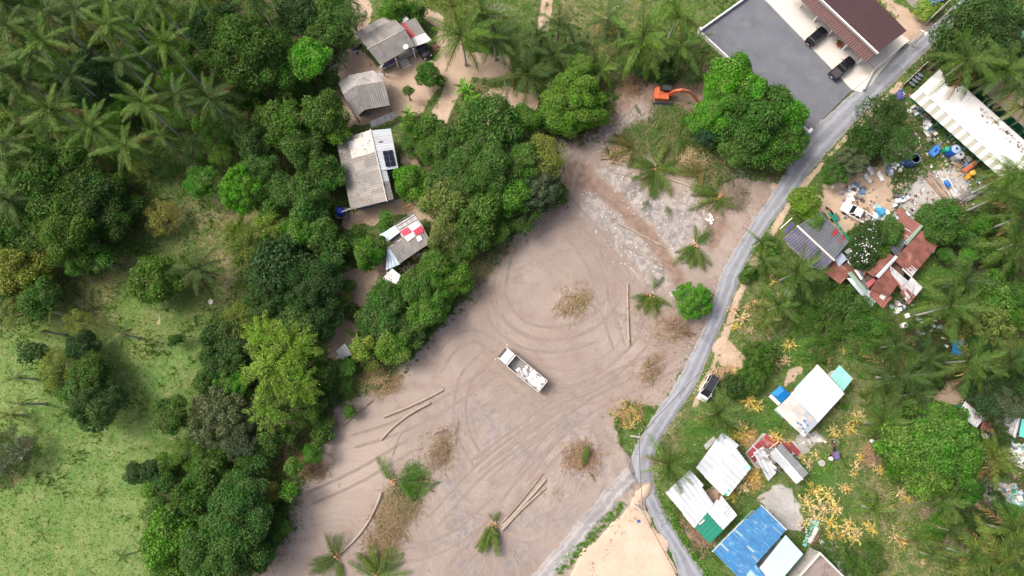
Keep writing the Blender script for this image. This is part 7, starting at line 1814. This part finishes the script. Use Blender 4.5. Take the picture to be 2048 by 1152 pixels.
t = thing('shade_net', 'dark green sheets standing behind the white workshop', 'fence', base(1970, 210))
for k in range(8): x, y = 1912 + 18 * k, 158 + 16 * k; A_, B_ = P(x, y), P(x + 16, y + 14.3); m_ = (A_ + B_) / 2; mb = MB(); mb.box((m_.x, m_.y, .9), ((B_ - A_).length, .06, 2.0), atan2(B_.y - A_.y, B_.x - A_.x)); part(t, 'net_panel', mb, GREEN, (.5, .55, .6))
# poles, lamps, cables
def utility(label, px, h, arm, rz, name='utility_pole'):
    b = base(*px); t = thing(name, label, 'pole', b); mb = MB(); mb.tube([(0, 0, -.3), (0, 0, h)], [.15, .10], 8); part(t, 'pole', mb, CONC, (1.25, 1.25, 1.22), world=False)
    mb = MB(); mb.box((0, 0, h - .5), (arm, .1, .1), rz); part(t, 'cross_arm', mb, STEEL, world=False)
    for k in (-.45, 0, .45): mb = MB(); mb.lathe((arm * k * cos(rz), arm * k * sin(rz), h - .45), [(.04, 0), (.07, .08), (.03, .18)], 8); part(t, 'insulator', mb, WHITE, world=False)
    return b + Vector((0, 0, h - .3))
p1 = utility('concrete cable pole on the verge at the road fork', (1262, 872), 7, 1.2, radians(80)); p2 = utility('leaning concrete cable pole at the tip of the sand lot', (1268, 1010), 7, 1.2, radians(70)); p3 = utility('slim pale pole with a cable beside the lane near the shops', (1822, 93), 7, .9, radians(45)); p4 = utility('pale pole with a white box at the lot corner', (1616, 268), 5.5, .7, radians(45))
p5 = utility('slim grey pole on the far lane verge under the dark trees', (1850, 48), 7, .9, radians(45))
mb = MB(); q = P(1619, 262, 3.0); mb.box(q, (.9, .5, .7), radians(45)); o = one('meter_box', 'white meter box on the pole at the lot corner', 'box', mb, WHITE, q)
def cable(label, a, b, sag, r=.035):
    mb = MB(); pts = []
    for i in range(13): s = i / 12; p = a.lerp(b, s); p.z -= sag * 4 * s * (1 - s); pts.append(p)
    mb.tube(pts, r, 5); one('cable', label, 'cable', mb, RUBBER, a)
cable('black cable along the road between the two concrete poles', p1, p2, .5); cable('black cable from the fork pole up along the lane', p1, P(1400, 745, 6.5), .6); cable('black cable from the leaning pole along the sand lot', p2, P(1360, 1160, 6), .5); cable('black cable across the lot front to the shops pole', p4, P(1716, 172, 6), .4); cable('black cable between the lot corner and the upper lane', P(1716, 172, 6), p3, .4); cable('black cable over the sandy side path', p3, p5, .3)
t = thing('clothes_line', 'long thin line strung over the village grass', 'line', base(1672, 900)); a_, b_ = P(1676, 880, 3.5), P(1664, 1100, 3.5)
mb = MB(); mb.tube([a_, (a_ + b_) / 2 - Vector((0, 0, .3)), b_], .014, 5); part(t, 'wire', mb, STEEL)
for p_ in (a_, b_): mb = MB(); mb.tube([(p_.x, p_.y, -.2), p_], .05, 6); part(t, 'post', mb, STEEL)
t = thing('solar_lamp', 'small pole lamp with a blue solar panel on the sand lot', 'lamp', G(1267, 1035)); q_ = P(1277, 1042, 3.4) - t.location
mb = MB(); mb.tube([(0, 0, -.2), (0, 0, 3.3), (q_.x, q_.y, 3.35)], .05, 6); part(t, 'pole', mb, STEEL, world=False); mb = MB(); mb.box((q_.x, q_.y, 3.42), (.55, .42, .05), .2, .25); part(t, 'solar_panel', mb, PLAST, (.05, .16, .42), world=False); mb = MB(); mb.box((q_.x + .1, q_.y - .1, 3.28), (.4, .3, .1), .2); part(t, 'lamp_head', mb, WHITE, world=False)
t = thing('street_light', 'white street light leaning over the lane beside the shops wall', 'lamp', base(1808, 92)); mb = MB(); mb.tube([(0, 0, -.2), (0, 0, 5), (.4, -.7, 5.4)], .07, 6); part(t, 'pole', mb, WHITE, world=False); mb = MB(); mb.box((.5, -.9, 5.4), (.3, .7, .14), -.5); part(t, 'lamp_head', mb, WHITE, world=False)
t = thing('potted_plant', 'red leaved plant in a pot before the shops', 'plant', G(1674, 91, .22)); mb = MB(); mb.lathe((0, 0, 0), [(.22, 0), (.32, .4), (.28, .4), (.26, .3)], 12); part(t, 'pot', mb, CONC, world=False)
for k in range(12): link('leaf', BANL[k % 2], t, (0, 0, .45), (0, -radians(rnd.uniform(10, 70)), k * 2.4), (.8, .8, .8), (.30, .05, .06) if k % 3 else (.08, .15, .04))
# trodden bits of scrap, too many to count
SCR = leaf_mat('scrap_bits', (1, 1, 1), .45, 0.0)
sm = umax([[(1770, 300), (1830, 220), (1900, 290), (1990, 360), (1940, 420), (1860, 430), (1790, 430)], [(1650, 360), (1740, 350), (1760, 420), (1700, 440)], [(1820, 190), (1850, 190), (1960, 310), (1930, 330)], [(1780, 590), (1830, 600), (1830, 640), (1780, 640)],
           [(1960, 950), (2048, 940), (2048, 1030), (1960, 1020)], [(2000, 860), (2048, 870), (2048, 930), (2000, 920)], [(1640, 1080), (1700, 1120), (1700, 1160), (1660, 1150)]], 14)
for k_, (n_, s_, c_) in enumerate(((200, .15, (.66, .66, .65)), (460, .17, (.30, .28, .26)), (40, .15, (.10, .24, .50)), (360, .18, (.30, .20, .14)), (220, .15, (.06, .06, .065)))):
    o = stones('rubble', scatter(sm, n_, 200 + k_), s_, 300 + k_, SCR, ['white', 'grey', 'blue', 'brown', 'black'][k_] + ' bits of scrap trodden into the yards'); o.color = (*c_, 1)
# white blossoms of the flowering tree
r = np.random.default_rng(77); bl = []
for cx, cy, rr, n in ((1742, 472, 34, 34), (1728, 508, 28, 34)):
    for k in range(n):
        a, q = r.uniform(0, 6.28), rr * math.sqrt(r.random()); z = 6.2 - 2.4 * (q / rr) ** 2
        bl.append(tuple(P(cx + q * cos(a), cy + q * sin(a), z)))
bl = np.array(bl); t = thing('blossom_clusters', 'white blossoms dotting the flowering tree between the rusty and dark roofs', 'blossoms', tuple(bl[0]))
N = unit(r.normal(size=(len(bl) * 3, 3)) * .4 + np.array([0, 0, 1])); T = unit(np.cross(N, r.normal(size=N.shape))); ln = r.uniform(.12, .24, len(N))
V, Q = leaf_quads(np.repeat(bl, 3, 0) + r.normal(0, .07, (len(bl) * 3, 3)) - np.array(t.location), N, T, ln, ln * .8)
link('blossoms', np_mesh('blossoms', V, Q, WHITE), t)['kind'] = 'stuff'

# ------------------------------------------------------------------ labels of the planting: which one, told by the things round it
MARKS = [('red-patched grey house', 785, 80), ('sagging grey house', 730, 190), ('solar-panelled house', 730, 340), ('patchwork shed', 810, 480), ('white flat hut', 783, 556), ('grey lean-to shed', 688, 702),
         ('blue tank', 683, 425), ('excavator', 1350, 188), ('dump truck', 1040, 737), ('fallen palm', 1400, 380), ('lone upright log', 1256, 630), ('brown-roofed shops', 1690, 60), ('parking lot corner', 1420, 90),
         ('pale pole box', 1620, 262), ('striped awning', 1910, 260), ('white recliners', 1742, 352), ('white pickup', 1707, 430), ('rusty roofs', 1770, 550), ('dark gable roof', 1625, 490), ('white hatchback', 1412, 775),
         ('blue canopy', 1560, 788), ('white-roofed house', 1635, 790), ('teal roof', 1682, 756), ('silver roofs', 1445, 930), ('green roof', 1415, 1055), ('blue roof', 1500, 1090), ('red slab', 1530, 890), ('grey flat-roofed block', 1640, 1130),
         ('rust-streaked shed', 1942, 828), ('blue tarpaulin', 1917, 693), ('well ring', 1574, 588), ('sidecar motorbike', 1665, 895), ('rubbish heap', 1995, 985), ('timber pile', 1945, 388), ('green tarp', 1985, 750),
         ('log trio', 1050, 1000), ('curved log', 715, 1045), ('paired logs', 820, 830), ('solar lamp', 1278, 1040), ('sandy track', 1090, 40), ('pink soil patch', 316, 641), ('bare brush mound', 1145, 608),
         ('lit meadow', 160, 960), ('solitary meadow palm', 390, 540), ('bamboo grove', 560, 745), ('dark domed tree', 178, 152), ('photo corner', 0, 0), ('cable pole', 1270, 873), ('concrete yard', 1850, 390), ('stacked discs', 1828, 162)]
ORD = ['', 'second ', 'third ', 'fourth ', 'fifth ', 'sixth ', 'seventh ', 'eighth ', 'ninth ', 'tenth ', 'eleventh ', 'twelfth ']
grp = {}
for t, look, x, y in VEG:
    ds = sorted((hypot(x - mx, y - my), nm) for nm, mx, my in MARKS)
    a, b = ds[0], ds[1]
    grp.setdefault((look, a[1], b[1]), []).append((a[0], t))
KIND_GROUP = {'coconut_palm': 'coconut palms', 'areca_palm': 'areca palms', 'leafy_tree': 'leafy trees', 'open_crowned_tree': 'open-crowned trees', 'bamboo_clump': 'bamboo clumps', 'shrub': 'shrubs', 'banana_plant': 'banana plants',
              'spiky_plant': 'spiky green plants', 'dry_yellow_plant': 'dried yellow plants'}
for (look, a, b), lst in grp.items():
    lst.sort(key=lambda q: q[0])
    for i, (d, t) in enumerate(lst):
        l = f'{look} beside {a}, towards {b}'
        if len(lst) > 1: l = f'{look}, {ORD[i] or "first "}from {a} towards {b}'
        w = l.split()
        t['label'] = ' '.join(w)
        t['group'] = KIND_GROUP.get(t.name.split('.')[0], t.name.split('.')[0].replace('_', ' '))
